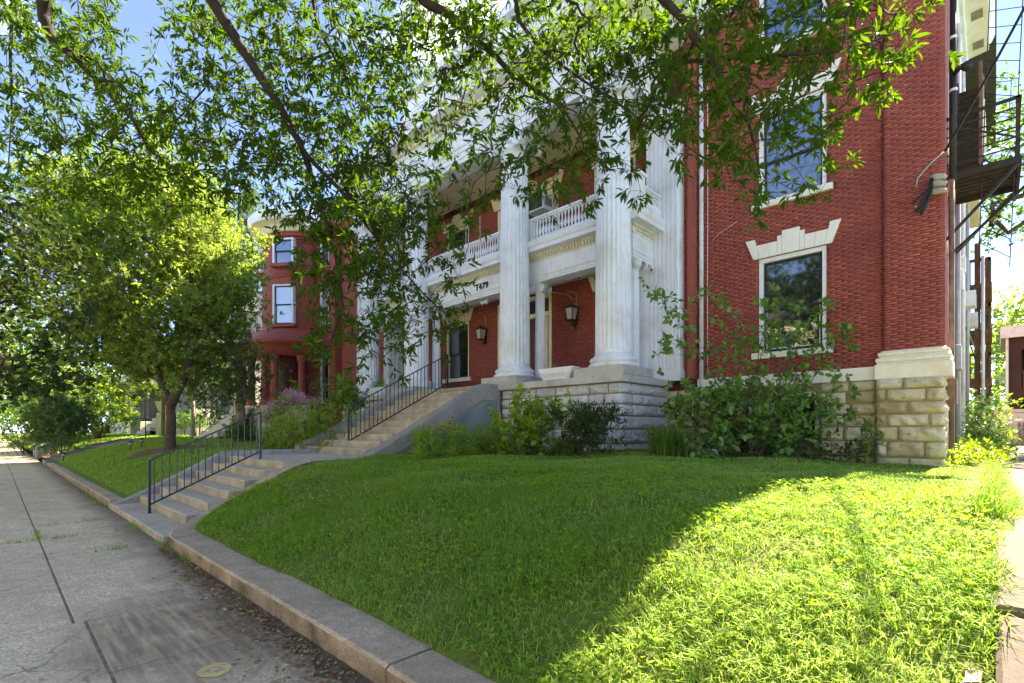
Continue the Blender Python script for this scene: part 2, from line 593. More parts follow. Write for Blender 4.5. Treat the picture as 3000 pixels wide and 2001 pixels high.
simple('rubber_black', (0.015, 0.015, 0.016), 0.6, var=0.2)
simple('blind_white', (0.62, 0.66, 0.74), 0.8, var=0.05)


def glass(name, col, rough=0.04):
    t = NT(name)
    n = t.noise(t.coord(world=True), 2.0, 3)
    p = t.pbr(col, rough, t.bump(n, 0.05, 0.02), spec=0.9)
    p.inputs['IOR'].default_value = 1.9
    return t.m


glass('glass_dark', (0.012, 0.017, 0.018))
glass('glass_blind', (0.42, 0.47, 0.60), 0.1)
glass('glass_sky', (0.08, 0.13, 0.25), 0.05)  # blue of the reflected sky put into the glass colour

leafmat('leaf_oak', [(0.026, 0.056, 0.006), (0.046, 0.092, 0.010), (0.034, 0.072, 0.008), (0.072, 0.128, 0.016)], 0.48, 0.55, tcol=(2.6, 2.45, 0.8), spec=0.12)
leafmat('leaf_elm', [(0.20, 0.29, 0.060), (0.27, 0.36, 0.085), (0.17, 0.255, 0.055), (0.34, 0.40, 0.13)], 0.45, 0.5, tcol=(1.7, 1.7, 0.8))
leafmat('leaf_bluegreen', [(0.050, 0.115, 0.042), (0.075, 0.150, 0.052), (0.095, 0.175, 0.060)], 0.35, 0.5)
leafmat('leaf_dark', [(0.020, 0.044, 0.008), (0.032, 0.060, 0.011), (0.045, 0.078, 0.016)], 0.28, 0.42)
leafmat('leaf_mid', [(0.070, 0.150, 0.022), (0.10, 0.19, 0.030), (0.135, 0.225, 0.042)], 0.42, 0.45)
leafmat('leaf_bright', [(0.13, 0.215, 0.024), (0.175, 0.265, 0.034), (0.215, 0.30, 0.045)], 0.45, 0.45)
leafmat('leaf_shrub', [(0.045, 0.11, 0.028), (0.070, 0.15, 0.038), (0.11, 0.21, 0.05), (0.16, 0.28, 0.06)], 0.36, 0.4)
leafmat('leaf_pine', [(0.085, 0.155, 0.055), (0.12, 0.195, 0.065)], 0.25, 0.6)
leafmat('grass', [(0.17, 0.30, 0.040), (0.24, 0.40, 0.058), (0.29, 0.45, 0.072), (0.38, 0.46, 0.14)], 0.40, 0.55, tcol=(1.2, 1.2, 0.6), spec=0.2)
leafmat('weed', [(0.14, 0.25, 0.032), (0.20, 0.33, 0.042), (0.26, 0.38, 0.06)], 0.42, 0.6, spec=0.12)
leafmat('dry_grass', [(0.28, 0.24, 0.10), (0.20, 0.21, 0.06)], 0.3, 0.7, tcol=(1.2, 1.1, 0.7))
leafmat('petal_yellow', [(0.75, 0.42, 0.02), (0.85, 0.52, 0.03)], 0.3, 0.6, tcol=(1, 1, 0.6))
leafmat('petal_pink', [(0.42, 0.22, 0.29), (0.55, 0.33, 0.41)], 0.3, 0.7, tcol=(1, 1, 1))
leafmat('petal_cream', [(0.60, 0.52, 0.28), (0.70, 0.66, 0.45)], 0.3, 0.7, tcol=(1, 1, 0.8))
leafmat('leaf_litter', [(0.30, 0.14, 0.05), (0.40, 0.23, 0.10), (0.18, 0.105, 0.055), (0.48, 0.37, 0.21)], 0.1, 0.7, tcol=(1, 1, 1))


def lawn_mat():
    t = NT('lawn_ground')
    co = t.coord(world=True)
    n = t.noise(co, 1.6, 6, 0.6)
    c = t.ramp(n, [(0.35, (0.12, 0.18, 0.03)), (0.55, (0.15, 0.21, 0.035)), (0.75, (0.19, 0.155, 0.075))])
    n2 = t.noise(co, 22, 5, 0.7)
    c = t.mix(t.ramp(n2, [(0.3, 0.6), (0.6, 0.0)]), c, (0.05, 0.07, 0.018))
    t.pbr(c, 0.95, t.bump(n2, 0.8, 0.03), spec=0.1)


lawn_mat()

# ---------------------------------------------------------------- terrain
LY = np.array([0.0, 1.9, 2.4, 3.0, 3.6, 4.3, 5.2, 7.0, 9.5, 12.0, 20.0, 80.0])
LZ = np.array([0.10, 0.15, 0.36, 0.60, 0.77, 0.89, 0.96, 1.02, 1.07, 1.07, 1.10, 1.3])


def sstep(a, b, x):
    t = np.clip((x - a) / (b - a), 0, 1)
    return t * t * (3 - 2 * t)


def lawn_z(x, y):
    x = np.asarray(x, float); y = np.asarray(y, float)
    z = np.interp(y, LY, LZ)
    z = z - 0.20 * sstep(-4.5, -0.3, x) * sstep(4.5, 11, y)
    z = z + 0.10 * sstep(-14, -24, x) * sstep(3, 7, y)
    z = z + (0.025 * np.sin(x * 1.9 + y * 1.3) + 0.018 * np.sin(x * 4.1 - y * 3.3 + 1.0)) * sstep(2.0, 3.0, y)
    return z


def drive_z(y):
    return np.interp(y, [-3, 1.5, 9.5, 20, 80], [0.0, 0.06, 0.80, 0.88, 1.1])


def lz(x, y):
    return float(lawn_z(x, y))


def grid_mesh(name, x0, x1, nx, y0, y1, ny, fz, mat, smooth=True):
    xs = np.linspace(x0, x1, nx + 1); ys = np.linspace(y0, y1, ny + 1)
    X, Y = np.meshgrid(xs, ys)
    V = np.stack([X.ravel(), Y.ravel(), fz(X, Y).ravel()], 1)
    i = np.arange(ny)[:, None] * (nx + 1) + np.arange(nx)[None, :]
    i = i.ravel()
    Q = np.stack([i, i + 1, i + nx + 2, i + nx + 1], 1)
    return np_mesh(name, V, Q, mat, smooth=smooth)


tag(inst('ground', grid_mesh('ground', -400, 400, 8, -400, 400, 8, lambda x, y: x * 0 - 0.25, 'lawn_ground')), kind='structure')
tag(inst('road', grid_mesh('road', -200, 120, 4, -14, -3.4, 1, lambda x, y: x * 0 - 0.15, 'pale_road')), kind='structure')
tag(inst('pavement', grid_mesh('pavement', -120, 60, 4, -18, -14.2, 1, lambda x, y: x * 0 - 0.05, 'concrete_drive')), kind='structure')
tag(inst('verge', grid_mesh('verge', -120, 60, 4, -3.4, -1.05, 1, lambda x, y: x * 0 - 0.01, 'lawn_ground')), kind='structure')
EDGE_Y = [1.9, 2.05, 2.3, 2.62, 3.0, 3.42, 3.8, 4.2, 5.4, 5.6]
EDGE_X = [-7.9, -8.2, -8.50, -8.72, -8.90, -9.02, -9.1, -9.15, -9.2, -9.55]


def lawn_sheet():
    """near lawn: its left edge follows the swept curb, its right edge drops to the driveway"""
    ny, nx = 90, 80
    ys_ = np.linspace(1.9, 12.5, ny + 1)
    V = []
    for y in ys_:
        x0 = np.interp(y, EDGE_Y, EDGE_X) - 0.05
        xs_ = np.concatenate([np.linspace(x0, 0.02, nx - 1), [0.10, 0.17]])
        z = lawn_z(np.minimum(xs_, .02), np.full(nx + 1, y))
        if y > 5.0:
            z[-2] = (z[-3] + drive_z(y)) / 2
        z[-1] = drive_z(y) - .06
        V += [(a, y, b) for a, b in zip(xs_, z)]
    i_ = (np.arange(ny)[:, None] * (nx + 1) + np.arange(nx)[None, :]).ravel()
    return np_mesh('lawn', np.array(V), np.stack([i_, i_ + 1, i_ + nx + 2, i_ + nx + 1], 1), 'lawn_ground', smooth=True)


tag(inst('lawn', lawn_sheet()), kind='structure')
tag(inst('lawn', grid_mesh('lawn', -30.0, -12.45, 60, 1.8, 12.5, 50, lawn_z, 'lawn_ground')), kind='structure')
tag(inst('lawn', grid_mesh('lawn', -110.0, -30.0, 40, 1.8, 70, 40, lawn_z, 'lawn_ground')), kind='structure')
tag(inst('back_yard', grid_mesh('back_yard', -30, 60, 40, 12.5, 90, 30, lambda x, y: np.where(x > -1, drive_z(y) - 0.02, 1.0 + y * 0), 'lawn_ground')), kind='structure')
tag(inst('driveway', grid_mesh('driveway', 0.12, 3.6, 4, 1.6, 34, 60, lambda x, y: drive_z(y) + 0.01, 'concrete_drive')), kind='structure')
tag(inst('alley', grid_mesh('alley', -4, 40, 8, 34, 40, 2, lambda x, y: drive_z(y) + 0.015, 'concrete_drive')), kind='structure')

# sidewalk of cast slabs with open joints
sw = tag(inst('sidewalk', grid_mesh('sidewalk', -120, 20, 4, -1.05, 1.62, 1, lambda x, y: x * 0 - 0.006, 'joint_dirt')), kind='structure')
xs = [4.4, 3.0, 1.6, 0.2, -1.25, -2.65, -4.07, -5.32, -6.78, -8.2, -9.65, -11.1, -12.55, -14.0, -15.45, -16.9, -18.35, -19.8, -21.25, -22.7, -24.15, -25.6, -27.05, -28.5, -30.0, -31.5, -33.0, -34.5, -36.0, -39, -42, -45, -50, -60, -80, -120]
for i in range(len(xs) - 1):
    a, b = xs[i + 1], xs[i]
    ysp = 0.45 if b < -5.2 else 0.52
    for (c0, c1) in ((-1.04, ysp), (ysp, 1.6)):
        mb = MB()
        j = 0.010
        t1, t2 = random.uniform(-.003, .003), random.uniform(-.003, .003)
        x0, x1, y0, y1 = a + j, b - j, c0 + j, c1 - j
        e = 0.005
        zt = 0.0
        vs = [(x0, y0, -.08), (x1, y0, -.08), (x1, y1, -.08), (x0, y1, -.08),
              (x0, y0, zt - e + t1), (x1, y0, zt - e - t1), (x1, y1, zt - e + t2), (x0, y1, zt - e - t2),
              (x0 + e, y0 + e, zt + t1), (x1 - e, y0 + e, zt - t1), (x1 - e, y1 - e, zt + t2), (x0 + e, y1 - e, zt - t2)]
        mb.add(vs, [(0, 1, 5, 4), (1, 2, 6, 5), (2, 3, 7, 6), (3, 0, 4, 7), (4, 5, 9, 8), (5, 6, 10, 9), (6, 7, 11, 10), (7, 4, 8, 11), (8, 9, 10, 11)])
        mb.build('slab', 'sidewalk_concrete', sw)

# worn yellow ring painted on a near slab
mk = thing('painted_mark', 'worn yellow swirl ring sprayed on the near sidewalk slab', 'paint mark', (-3.62, 0.99, 0.004))
mb = MB()
c = Vector((-3.62, 0.99))


def ring(mb, r0, r1, a0, a1, z, n=36, ox=0, oy=0, taper=False):
    vs = []
    for k in range(n + 1):
        a = R(a0 + (a1 - a0) * k / n)
        q = 1.0 if not taper else (1 - 0.75 * k / n)
        m_ = (r0 + r1) / 2
        h = (r1 - r0) / 2 * q
        for r in (m_ - h, m_ + h):
            vs.append((c.x + ox + r * math.cos(a), c.y + oy + r * math.sin(a), z))
    mb.add(vs, [(2 * k, 2 * k + 1, 2 * k + 3, 2 * k + 2) for k in range(n)])


ring(mb, 0.048, 0.098, 0, 360, 0.004)
ring(mb, 0.098, 0.112, -20, 60, 0.004, taper=True)
ring(mb, 0.0, 0.022, 0, 360, 0.004, ox=-0.012)
mb.build('ring_paint', 'yellow_paint', mk)
mb = MB()
ring(mb, 0.0, 0.048, 0, 360, 0.003)
ring(mb, 0.034, 0.042, 40, 250, 0.0075, taper=True)
ring(mb, 0.068, 0.074, 100, 330, 0.0075, taper=True)
mb.build('swirl_line', 'sidewalk_concrete', mk)


# ---------------------------------------------------------------- retaining curbs
def ribbon(mb, path, width, depth=0.5):
    """concrete strip that follows a path; path: (x, y, z top)"""
    P = [Vector(p) for p in path]
    ws = width if isinstance(width, list) else [width] * len(P)
    vs = []
    for i, p in enumerate(P):
        d = P[min(i + 1, len(P) - 1)] - P[max(0, i - 1)]
        nrm = Vector((-d.y, d.x, 0)).normalized() * ws[i] / 2
        e = 0.02
        a, b = p + nrm, p - nrm
        for q, z in ((a, p.z - depth), (a, p.z - e), (a - nrm.normalized() * e, p.z), (b + nrm.normalized() * e, p.z), (b, p.z - e), (b, p.z - depth)):
            vs.append((q.x, q.y, z))
    fs = []
    for i in range(len(P) - 1):
        for k in range(5):
            fs.append((i * 6 + k, i * 6 + k + 1, i * 6 + 6 + k + 1, i * 6 + 6 + k))
    n = len(P) - 1
    fs.append((0, 1, 2, 3, 4, 5)[::-1])
    fs.append(tuple(n * 6 + k for k in range(6)))
    mb.add(vs, [f[::-1] for f in fs])


def curbline(root, x0, x1, ztop, lengths):
    x = x0
    i = 0
    while x < x1 - 0.05:
        L = lengths[i % len(lengths)]
        xe = min(x + L, x1)
        mb = MB()
        dz = random.uniform(-.006, .006)
        n = max(2, int((xe - x) / 0.25))
        ribbon(mb, [(x + 0.004 + (xe - x - 0.008) * k / n, 1.79 + random.uniform(-.003, .003), ztop + dz + random.uniform(-.003, .003)) for k in range(n + 1)], 0.38, 0.4)
        mb.build('curb_stone', 'concrete_curb', root)
        x = xe
        i += 1


cr = tag(thing('retaining_curb', 'low brown concrete retaining curb below the near sloping lawn', 'curb', (-4, 1.79, 0)), kind='structure')
curbline(cr, -7.62, 2.0, 0.163, [2.65, 2.4, 2.9, 3])
mb = MB()
ribbon(mb, [(-7.626, 1.79, 0.163), (-7.85, 1.80, 0.165), (-8.08, 1.86, 0.172), (-8.30, 1.99, 0.19), (-8.58, 2.26, 0.26), (-8.84, 2.62, 0.40), (-9.04, 3.02, 0.57), (-9.17, 3.42, 0.76), (-9.24, 3.78, 0.92), (-9.28, 4.15, 1.0), (-9.30, 4.7, 1.01)], [0.38, 0.38, 0.37, 0.36, 0.34, 0.32, 0.30, 0.29, 0.28, 0.27, 0.26], 0.5)
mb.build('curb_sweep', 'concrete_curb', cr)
cr = tag(thing('retaining_curb', 'concrete retaining curb along the far lawn left of the steps', 'curb', (-20, 1.79, 0)), kind='structure')
curbline(cr, -29.4, -12.62, 0.15, [2.3, 1.9, 2.6, 2.2])
cr = tag(thing('driveway_curb', 'sunlit concrete curb between the lawn and the driveway', 'curb', (0.08, 4, 0)), kind='structure')
for pts in ([(0.09, 1.7, .30), (0.09, 2.3, .42), (0.09, 3.22, .70)], [(0.085, 3.27, .735), (0.085, 4.0, .845), (0.085, 5.15, .93)]):
    mb = MB(); ribbon(mb, pts, 0.17, 0.6); mb.build('curb_stone', 'concrete_drive', cr)
mb = MB()
V_, Q_ = [], []
for a in range(9):
    for b in range(7):
        rr = .10 + .035 * math.sin(a * 2.1 + b) + random.uniform(-.02, .02)
        th, ph = math.pi * a / 8, 2 * math.pi * b / 7
        V_.append((-.075 + rr * .55 * math.sin(th) * math.cos(ph), 2.78 + rr * 2.6 * math.cos(th), .44 + rr * 1.1 * math.sin(th) * math.sin(ph)))
for a in range(8):
    for b in range(7): Q_.append((a * 7 + b, a * 7 + (b + 1) % 7, a * 7 + 7 + (b + 1) % 7, a * 7 + 7 + b))
mb.add(V_, Q_)
tag(mb.build('broken_concrete', 'concrete_curb'), 'broken rough lump of old concrete beside the driveway curb', 'rubble')

# dirt and fallen leaves along the foot of the curb are added with the foliage

# ---------------------------------------------------------------- lower flight of steps
ls = thing('lower_steps', 'seven concrete steps rising from the sidewalk through the lawn bank', 'steps', (-10.9, 2.7, 0))
zs = [0.10 + 0.145 * k for k in range(7)]
ys = [1.6] + [2.03 + 0.324 * k for k in range(6)]


def step_mesh(x0, x1, y0, y1, z0, z1, xl=None):
    mb = MB()
    n = 12
    e = 0.012
    vs = []
    for k in range(n + 1):
        x = x0 + (x1 - x0) * k / n
        w_ = random.uniform(-.004, .004)
        w2 = random.uniform(-.004, .004)
        vs += [(x, y0 + w_, z0), (x, y0 + w_ + w2, z1 - e), (x, y0 + e + w_ + w2, z1 + w2 * .5), (x, y1, z1), (x, y1, z0)]
    fs = []
    for k in range(n):
        for j in range(4):
            fs.append((k * 5 + j, k * 5 + 5 + j, k * 5 + 6 + j, k * 5 + 1 + j))
    fs.append((0, 1, 2, 3, 4)); fs.append(tuple(n * 5 + j for j in (4, 3, 2, 1, 0)))
    mb.add(vs, fs)
    return mb


for k in range(7):
    y1 = ys[k + 1] + 0.02 if k < 6 else 4.2
    xr = -8.12 if k == 0 else -8.75 - 0.1 * k if k < 4 else -9.3
    xl = -12.62 if k == 0 else -12.3
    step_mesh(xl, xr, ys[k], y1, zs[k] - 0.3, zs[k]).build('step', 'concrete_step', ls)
mb = MB()
mb.prism([(2.0, -0.05), (5.7, 0.5), (5.7, 1.08), (3.82, 1.09), (3.55, 1.06), (2.15, 0.33), (1.8, 0.17), (1.63, 0.125), (1.63, -0.05)], 0, -12.6, -12.303)
mb.build('cheek_wall', 'concrete_cheek', ls, bevel=0.015)
tag(inst('landing', MB().box(-12.3, -9.37, 4.202, 5.75, 0.5, 0.968).mesh('landing', 'concrete_step')), kind='structure')

# ---------------------------------------------------------------- upper flight
us = thing('porch_steps', 'eleven concrete steps climbing from the landing to the columned porch', 'steps', (-11.4, 7.4, 0.97))
RZ = (2.742 - 0.97) / 11
for k in range(11):
    y0 = 5.70 + 0.33 * k
    y1 = y0 + 0.35 if k < 10 else 9.65
    step_mesh(-12.95, -9.93, y0, y1, 0.97 + RZ * k - 0.25, 0.97 + RZ * (k + 1)).build('step', 'concrete_step', us)
# right cheek: sloping wall with a recessed stucco panel on its outer face
prof = [(5.55, 0.6), (9.52, 0.6), (9.52, 2.76), (9.05, 2.78), (8.80, 2.72), (5.9, 1.17), (5.55, 1.0)]
mb = MB(); mb.prism(prof, 0, -9.93, -9.63); mb.build('cheek_wall', 'concrete_cheek', us, bevel=0.02)
mb = MB(); mb.prism([(6.6, 0.6), (9.40, 0.6), (9.40, 2.28), (8.92, 2.30), (6.6, 1.02)], 0, -9.64, -9.622); mb.build('panel', 'stucco_grey', us)
fr = MB()
fr.prism([(6.2, .98), (8.88, 2.34), (9.50, 2.30), (9.50, 2.755), (9.04, 2.775), (8.80, 2.715), (5.92, 1.165), (5.6, 1.0)], 0, -9.63, -9.585)
fr.prism([(9.38, 0.6), (9.50, 0.6), (9.50, 2.30), (9.38, 2.30)], 0, -9.63, -9.587)
fr.build('cheek_coping', 'concrete_cheek', us, bevel=0.012)
prof = [(5.50, 0.5), (9.52, 0.5), (9.52, 2.76), (9.05, 2.78), (8.75, 2.74), (5.62, 1.20), (5.50, 1.16)]
mb = MB(); mb.prism(prof, 0, -13.27, -12.953); mb.build('cheek_wall', 'concrete_cheek', us, bevel=0.02)


# ---------------------------------------------------------------- hand rails
def handrail(name, label, a, b, ha, hb, n, x):
    t = thing(name, label, 'handrail', (x, a[0], a[1]), 'black iron stair rails')
    A, B = Vector((x, a[0], a[1])), Vector((x, b[0], b[1]))
    for P, h in ((A, ha), (B, hb)):
        MB().box(x - .019, x + .019, P.y - .019, P.y + .019, P.z, P.z + h).build('post', 'black_iron', t)
        MB().lathe([(.035, P.z), (.035, P.z + .008), (.02, P.z + .012)], x, P.y, 10).build('foot_plate', 'black_iron', t)
    At, Bt = A + Vector((0, 0, ha - .012)), B + Vector((0, 0, hb - .012))
    MB().bar(At - Vector((0, .02, .008)), Bt + Vector((0, .02, .008)), .042, .024).build('top_rail', 'black_iron', t)
    Ab, Bb = A + Vector((0, 0, .145)), B + Vector((0, 0, .155))
    MB().bar(Ab, Bb, .028, .028).build('bottom_rail', 'black_iron', t)
    for k in range(n):
        q = (k + 0.6) / (n + 0.2)
        p0, p1 = Ab.lerp(Bb, q), At.lerp(Bt, q)
        MB().box(x - .0075, x + .0075, p0.y - .0075, p0.y + .0075, p0.z, p1.z).build('baluster', 'black_iron', t)
    return t


handrail('handrail', 'black iron handrail standing on the lower steps from the sidewalk', (1.89, 0.10), (3.72, 0.97), 0.93, 0.945, 16, -10.6)
handrail('handrail', 'black iron handrail climbing the upper steps to the porch', (6.05, 1.13), (9.13, 2.742), 1.0, 1.0, 25, -11.4)

# ---------------------------------------------------------------- the mansion
HO = thing('mansion', 'red brick mansion with tall white columned porch and stone foundation', 'house', (-12, 12, 0.9))


def wall_rects(x0, x1, z0, z1, ops):
    """split a wall rectangle around openings"""
    zs_ = sorted({z0, z1, *[max(z0, min(z1, z)) for o in ops for z in (o[2], o[3])]})
    out = []
    for a, b in zip(zs_, zs_[1:]):
        if b - a < 1e-6: continue
        cuts = sorted([(o[0], o[1]) for o in ops if o[2] < (a + b) / 2 < o[3]])
        x = x0
        for c0, c1 in cuts:
            if c0 > x: out.append((x, min(c0, x1), a, b))
            x = max(x, c1)
        if x < x1: out.append((x, x1, a, b))
    return out


def wall(name, x0, x1, z0, z1, ops, yf, th, mat, parent):
    mb = MB()
    for (a, b, c_, d_) in wall_rects(x0, x1, z0, z1, ops):
        mb.box(a, b, yf, yf + th, c_, d_)
    return mb.build(name, mat, parent)


BL, BH, BJ = 0.225, 0.0495, 0.008
BV = 0.004


def brick_rects(x0, x1, z0, z1, ops, phase=0.0):
    out = []
    n = int((z1 - z0) / BH)
    for r in range(n):
        za = z0 + r * BH
        zb = za + BH - BJ
        zm = (za + zb) / 2
        cuts = sorted([(o[0], o[1]) for o in ops if o[2] - 0.01 < zm < o[3] + 0.01])
        segs, x = [], x0
        for c0, c1 in cuts:
            if c0 > x + 0.01: segs.append((x, min(c0, x1)))
            x = max(x, c1)
        if x < x1 - 0.01: segs.append((x, x1))
        for (a, b) in segs:
            off = (r % 2) * BL / 2 + ((r * 7) % 5) * 0.006 + phase
            k = math.floor((a - off) / BL)
            xx = off + k * BL
            while xx < b - 1e-6:
                p, q = max(xx, a), min(xx + BL, b)
                if q - p > 0.03: out.append((p, q - BV, za, zb))
                xx += BL
    return out


def bricks_np(rects, yf, proud=0.0055):
    A = np.array(rects, dtype=np.float32)
    n = len(A)
    jit = rng.uniform(-0.0005, 0.0005, n)
    y0 = yf - proud + jit
    y1 = np.full(n, yf + 0.002)
    V = np.empty((n, 8, 3), np.float32)
    for i, (ax, az, ay) in enumerate([(0, 2, 0), (1, 2, 0), (1, 3, 0), (0, 3, 0), (0, 2, 1), (1, 2, 1), (1, 3, 1), (0, 3, 1)]):
        V[:, i, 0] = A[:, ax]; V[:, i, 2] = A[:, az]; V[:, i, 1] = y0 if ay == 0 else y1
    F = np.array([(0, 1, 2, 3), (3, 2, 6, 7), (0, 4, 5, 1), (0, 3, 7, 4), (1, 5, 6, 2)])
    T = (np.arange(n)[:, None, None] * 8 + F[None]).reshape(-1, 4)
    rnd = np.repeat(rng.random(n), 8)
    return V.reshape(-1, 3), T, rnd


# windows openings (x0, x1, z0, z1)
W1 = (-3.83, -2.50, 3.28, 5.40)
W2 = (-3.83, -2.50, 6.64, 8.68)
W3 = (-3.83, -2.50, 10.0, 11.45)
WB = (-3.62, -2.62, 1.36, 2.36)
PW1 = (-15.06, -13.74, 3.48, 5.52)
PW2 = (-8.20, -6.90, 3.48, 5.52)
PD = (-12.28, -9.86, 2.75, 5.84)
QW1 = (-15.06, -13.74, 6.95, 9.05)
QW2 = (-8.30, -6.95, 6.80, 9.05)
QD = (-12.28, -9.60, 6.75, 9.05)
LW1 = (-21.6, -20.3, 3.28, 5.40)
LW2 = (-21.6, -20.3, 6.64, 8.68)
PW0 = (-17.6, -16.6, 3.48, 5.52)
YW = 12.0

ops_w = [W1, W2, W3]
wing = wall('wall', -5.2, -0.72, 2.4, 12.0, ops_w, YW, 0.30, 'mortar', HO)
ops_p = [PW1, PW2, PD, QW1, QW2, QD, PW0]
pwall = wall('wall', -18.7, -5.2, 0.8, 12.0, ops_p, YW + 0.002, 0.30, 'mortar', HO)
wall('wall', -23.3, -18.7, 0.8, 12.0, [LW1, LW2], YW, 0.30, 'brick_far', HO)
wall('wall', -0.98, -0.70, 0.8, 12.0, [], 12.30, 13.7, 'brick_far', HO)
wall('wall', -23.3, -23.0, 0.8, 12.0, [], 12.30, 13.7, 'brick_far', HO)
wall('wall', -23.3, -0.70, 0.8, 12.0, [], 26.0, 0.3, 'brick_far', HO)
MB().box(-22.9, -1.0, 12.6, 25.9, 0.8, 11.9).build('dark_interior', 'dark_room', HO)
hip_roof('roof', 'roof_slate', HO, -24.0, 0.05, 11.3, 26.7, 12.5, 15.0, 5.0)

# wing bricks: the nearest ones as single bricks, the rest as one piece
lint_clear = [(-4.16, -2.22, 5.40, 5.86), (-4.16, -2.22, 8.68, 9.1), (-3.98, -2.36, 3.14, 3.28), (-3.98, -2.36, 6.50, 6.64), (-3.98, -2.36, 9.86, 10.0)]
RECT = brick_rects(-5.2, -1.53, 2.79, 11.6, [W1, W2, W3] + [(-3.98, -2.36, 3.14, 3.28), (-3.98, -2.36, 6.50, 6.64), (-3.98, -2.36, 9.86, 10.0)])
RECT2 = brick_rects(-1.53, -0.645, 3.06, 11.6, [], 0.03)
MB().box(-1.53, -0.645, 11.902, 11.999, 2.79, 11.75).build('corner_pilaster', 'mortar', HO)
pil = bpy.data.objects[[o.name for o in HO.children if o.name.startswith('corner_pilaster')][0]]
full1 = [r for r in RECT if abs(r[1] - r[0] - (BL - BV)) < 1e-4 and 5.95 > r[2] > 4.1 and r[0] > -2.45]
full2 = [r for r in RECT2 if abs(r[1] - r[0] - (BL - BV)) < 1e-4 and r[2] < 5.6]
sel1 = sorted(full1, key=lambda r: r[0] ** 2 + (r[2] - 1.6) ** 2 * .5)[:140]
sel2 = sorted(full2, key=lambda r: r[2])[:150]
s1, s2 = set(sel1), set(sel2)
bme = np_mesh('brick', *bricks_np([(0, BL - BV, 0, BH - BJ)], 0.0)[:2], 'brick_red', rnd=np.zeros(8))
for r in sel1: inst('brick', bme, wing, (r[0], YW + 0, r[2]))
for r in sel2: inst('brick', bme, pil, (r[0], 11.902 + 0, r[2]))
V, T, rn = bricks_np([r for r in RECT if r not in s1], YW)
tag(inst('brickwork', np_mesh('brickwork', V, T, 'brick_red', rn), wing), kind='stuff')
V, T, rn = bricks_np([r for r in RECT2 if r not in s2], 11.902)
tag(inst('brickwork', np_mesh('brickwork', V, T, 'brick_red', rn), pil), kind='stuff')
V, T, rn = bricks_np(brick_rects(-18.7, -6.3, 2.76, 9.6, ops_p), YW + 0.002)
tag(inst('brickwork', np_mesh('brickwork', V, T, 'brick_red', rn), pwall), kind='stuff')
# brick pier between porch and wing, chevron courses round its corner
pier = MB().box(-6.6, -5.21, 11.757, 11.998, 2.5, 11.6).build('brick_pier', 'mortar', HO)
V, T, rn = bricks_np(brick_rects(-5.5, -5.205, 2.79, 11.5, []), 11.757)
tag(inst('brickwork', np_mesh('brickwork', V, T, 'brick_red', rn), pier), kind='stuff')
A = brick_rects(11.757, 11.99, 2.79, 11.5, [], 0.05)
V, T, rn = bricks_np(A, 0.0)
V2 = np.stack([-5.21 - V[:, 1], V[:, 0], V[:, 2]], 1)
tag(inst('brickwork', np_mesh('brickwork', V2, T, 'brick_red', rn), pier), kind='stuff')
A = brick_rects(11.9, 12.3, 3.06, 11.6, [], 0.08)
V, T, rn = bricks_np(A, 0.0)
V2 = np.stack([-0.645 - V[:, 1], V[:, 0], V[:, 2]], 1)
MB().box(-0.98, -0.647, 11.999, 12.30, 2.79, 11.75).build('pilaster_return', 'mortar', HO)
tag(inst('brickwork', np_mesh('brickwork', V2, T, 'brick_red', rn), pil), kind='stuff')


# windows ---------------------------------------------------------------
def window(op, yf, parent, frame='white_trim', sash='dark_sash', pane='glass_dark', sill=True, sillmat='lintel_white', fw=0.085, mid=0.53, deep=0.10, pane_low=None):
    x0, x1, z0, z1 = op
    mb = MB()
    mb.box(x0, x0 + fw, yf + .02, yf + .20, z0, z1)
    mb.box(x1 - fw, x1, yf + .02, yf + .20, z0, z1)
    mb.box(x0 + fw, x1 - fw, yf + .02, yf + .20, z1 - fw * 1.15, z1)
    wnd = mb.build('window', frame, parent, bevel=0.006)
    a, b, c_, d_ = x0 + fw, x1 - fw, z0, z1 - fw * 1.15
    zm = c_ + (d_ - c_) * (1 - mid)
    s_ = 0.052
    for (q0, q1, yy, pn) in ((zm - 0.025, d_, yf + deep, pane), (c_ + 0.01, zm + 0.025, yf + deep + 0.032, pane_low or pane)):
        mb = MB()
        mb.box(a, a + s_, yy, yy + .03, q0, q1); mb.box(b - s_, b, yy, yy + .03, q0, q1)
        mb.box(a + s_, b - s_, yy, yy + .03, q1 - s_, q1); mb.box(a + s_, b - s_, yy, yy + .03, q0, q0 + s_ * (1.3 if q0 < zm - .1 else .9))
        mb.build('sash', sash, wnd)
        MB().box(a + s_, b - s_, yy + .012, yy + .018, q0 + s_ * .9, q1 - s_).build('pane', pn, wnd)
    if sill:
        MB().box(x0 - .13, x1 + .12, yf - .09, yf + .18, z0 - .135, z0 - .002).build('sill', sillmat, wnd, bevel=0.008)
    return wnd


w1 = window(W1, YW, HO)
w2 = window(W2, YW, HO, pane='glass_sky')
w3 = window(W3, YW, HO, pane='glass_sky')
# white inner storm edge seen on the lower sash of the ground-floor window
MB().box(-3.70, -3.685, 12.125, 12.131, 3.36, 4.28).build('storm_strip', 'white_trim', w1)
MB().box(-2.66, -2.64, 12.120, 12.126, 3.36, 4.25).build('storm_strip', 'white_trim', w1)
MB().box(-3.64, -2.66, 12.120, 12.126, 3.362, 3.385).build('storm_strip', 'white_trim', w1)


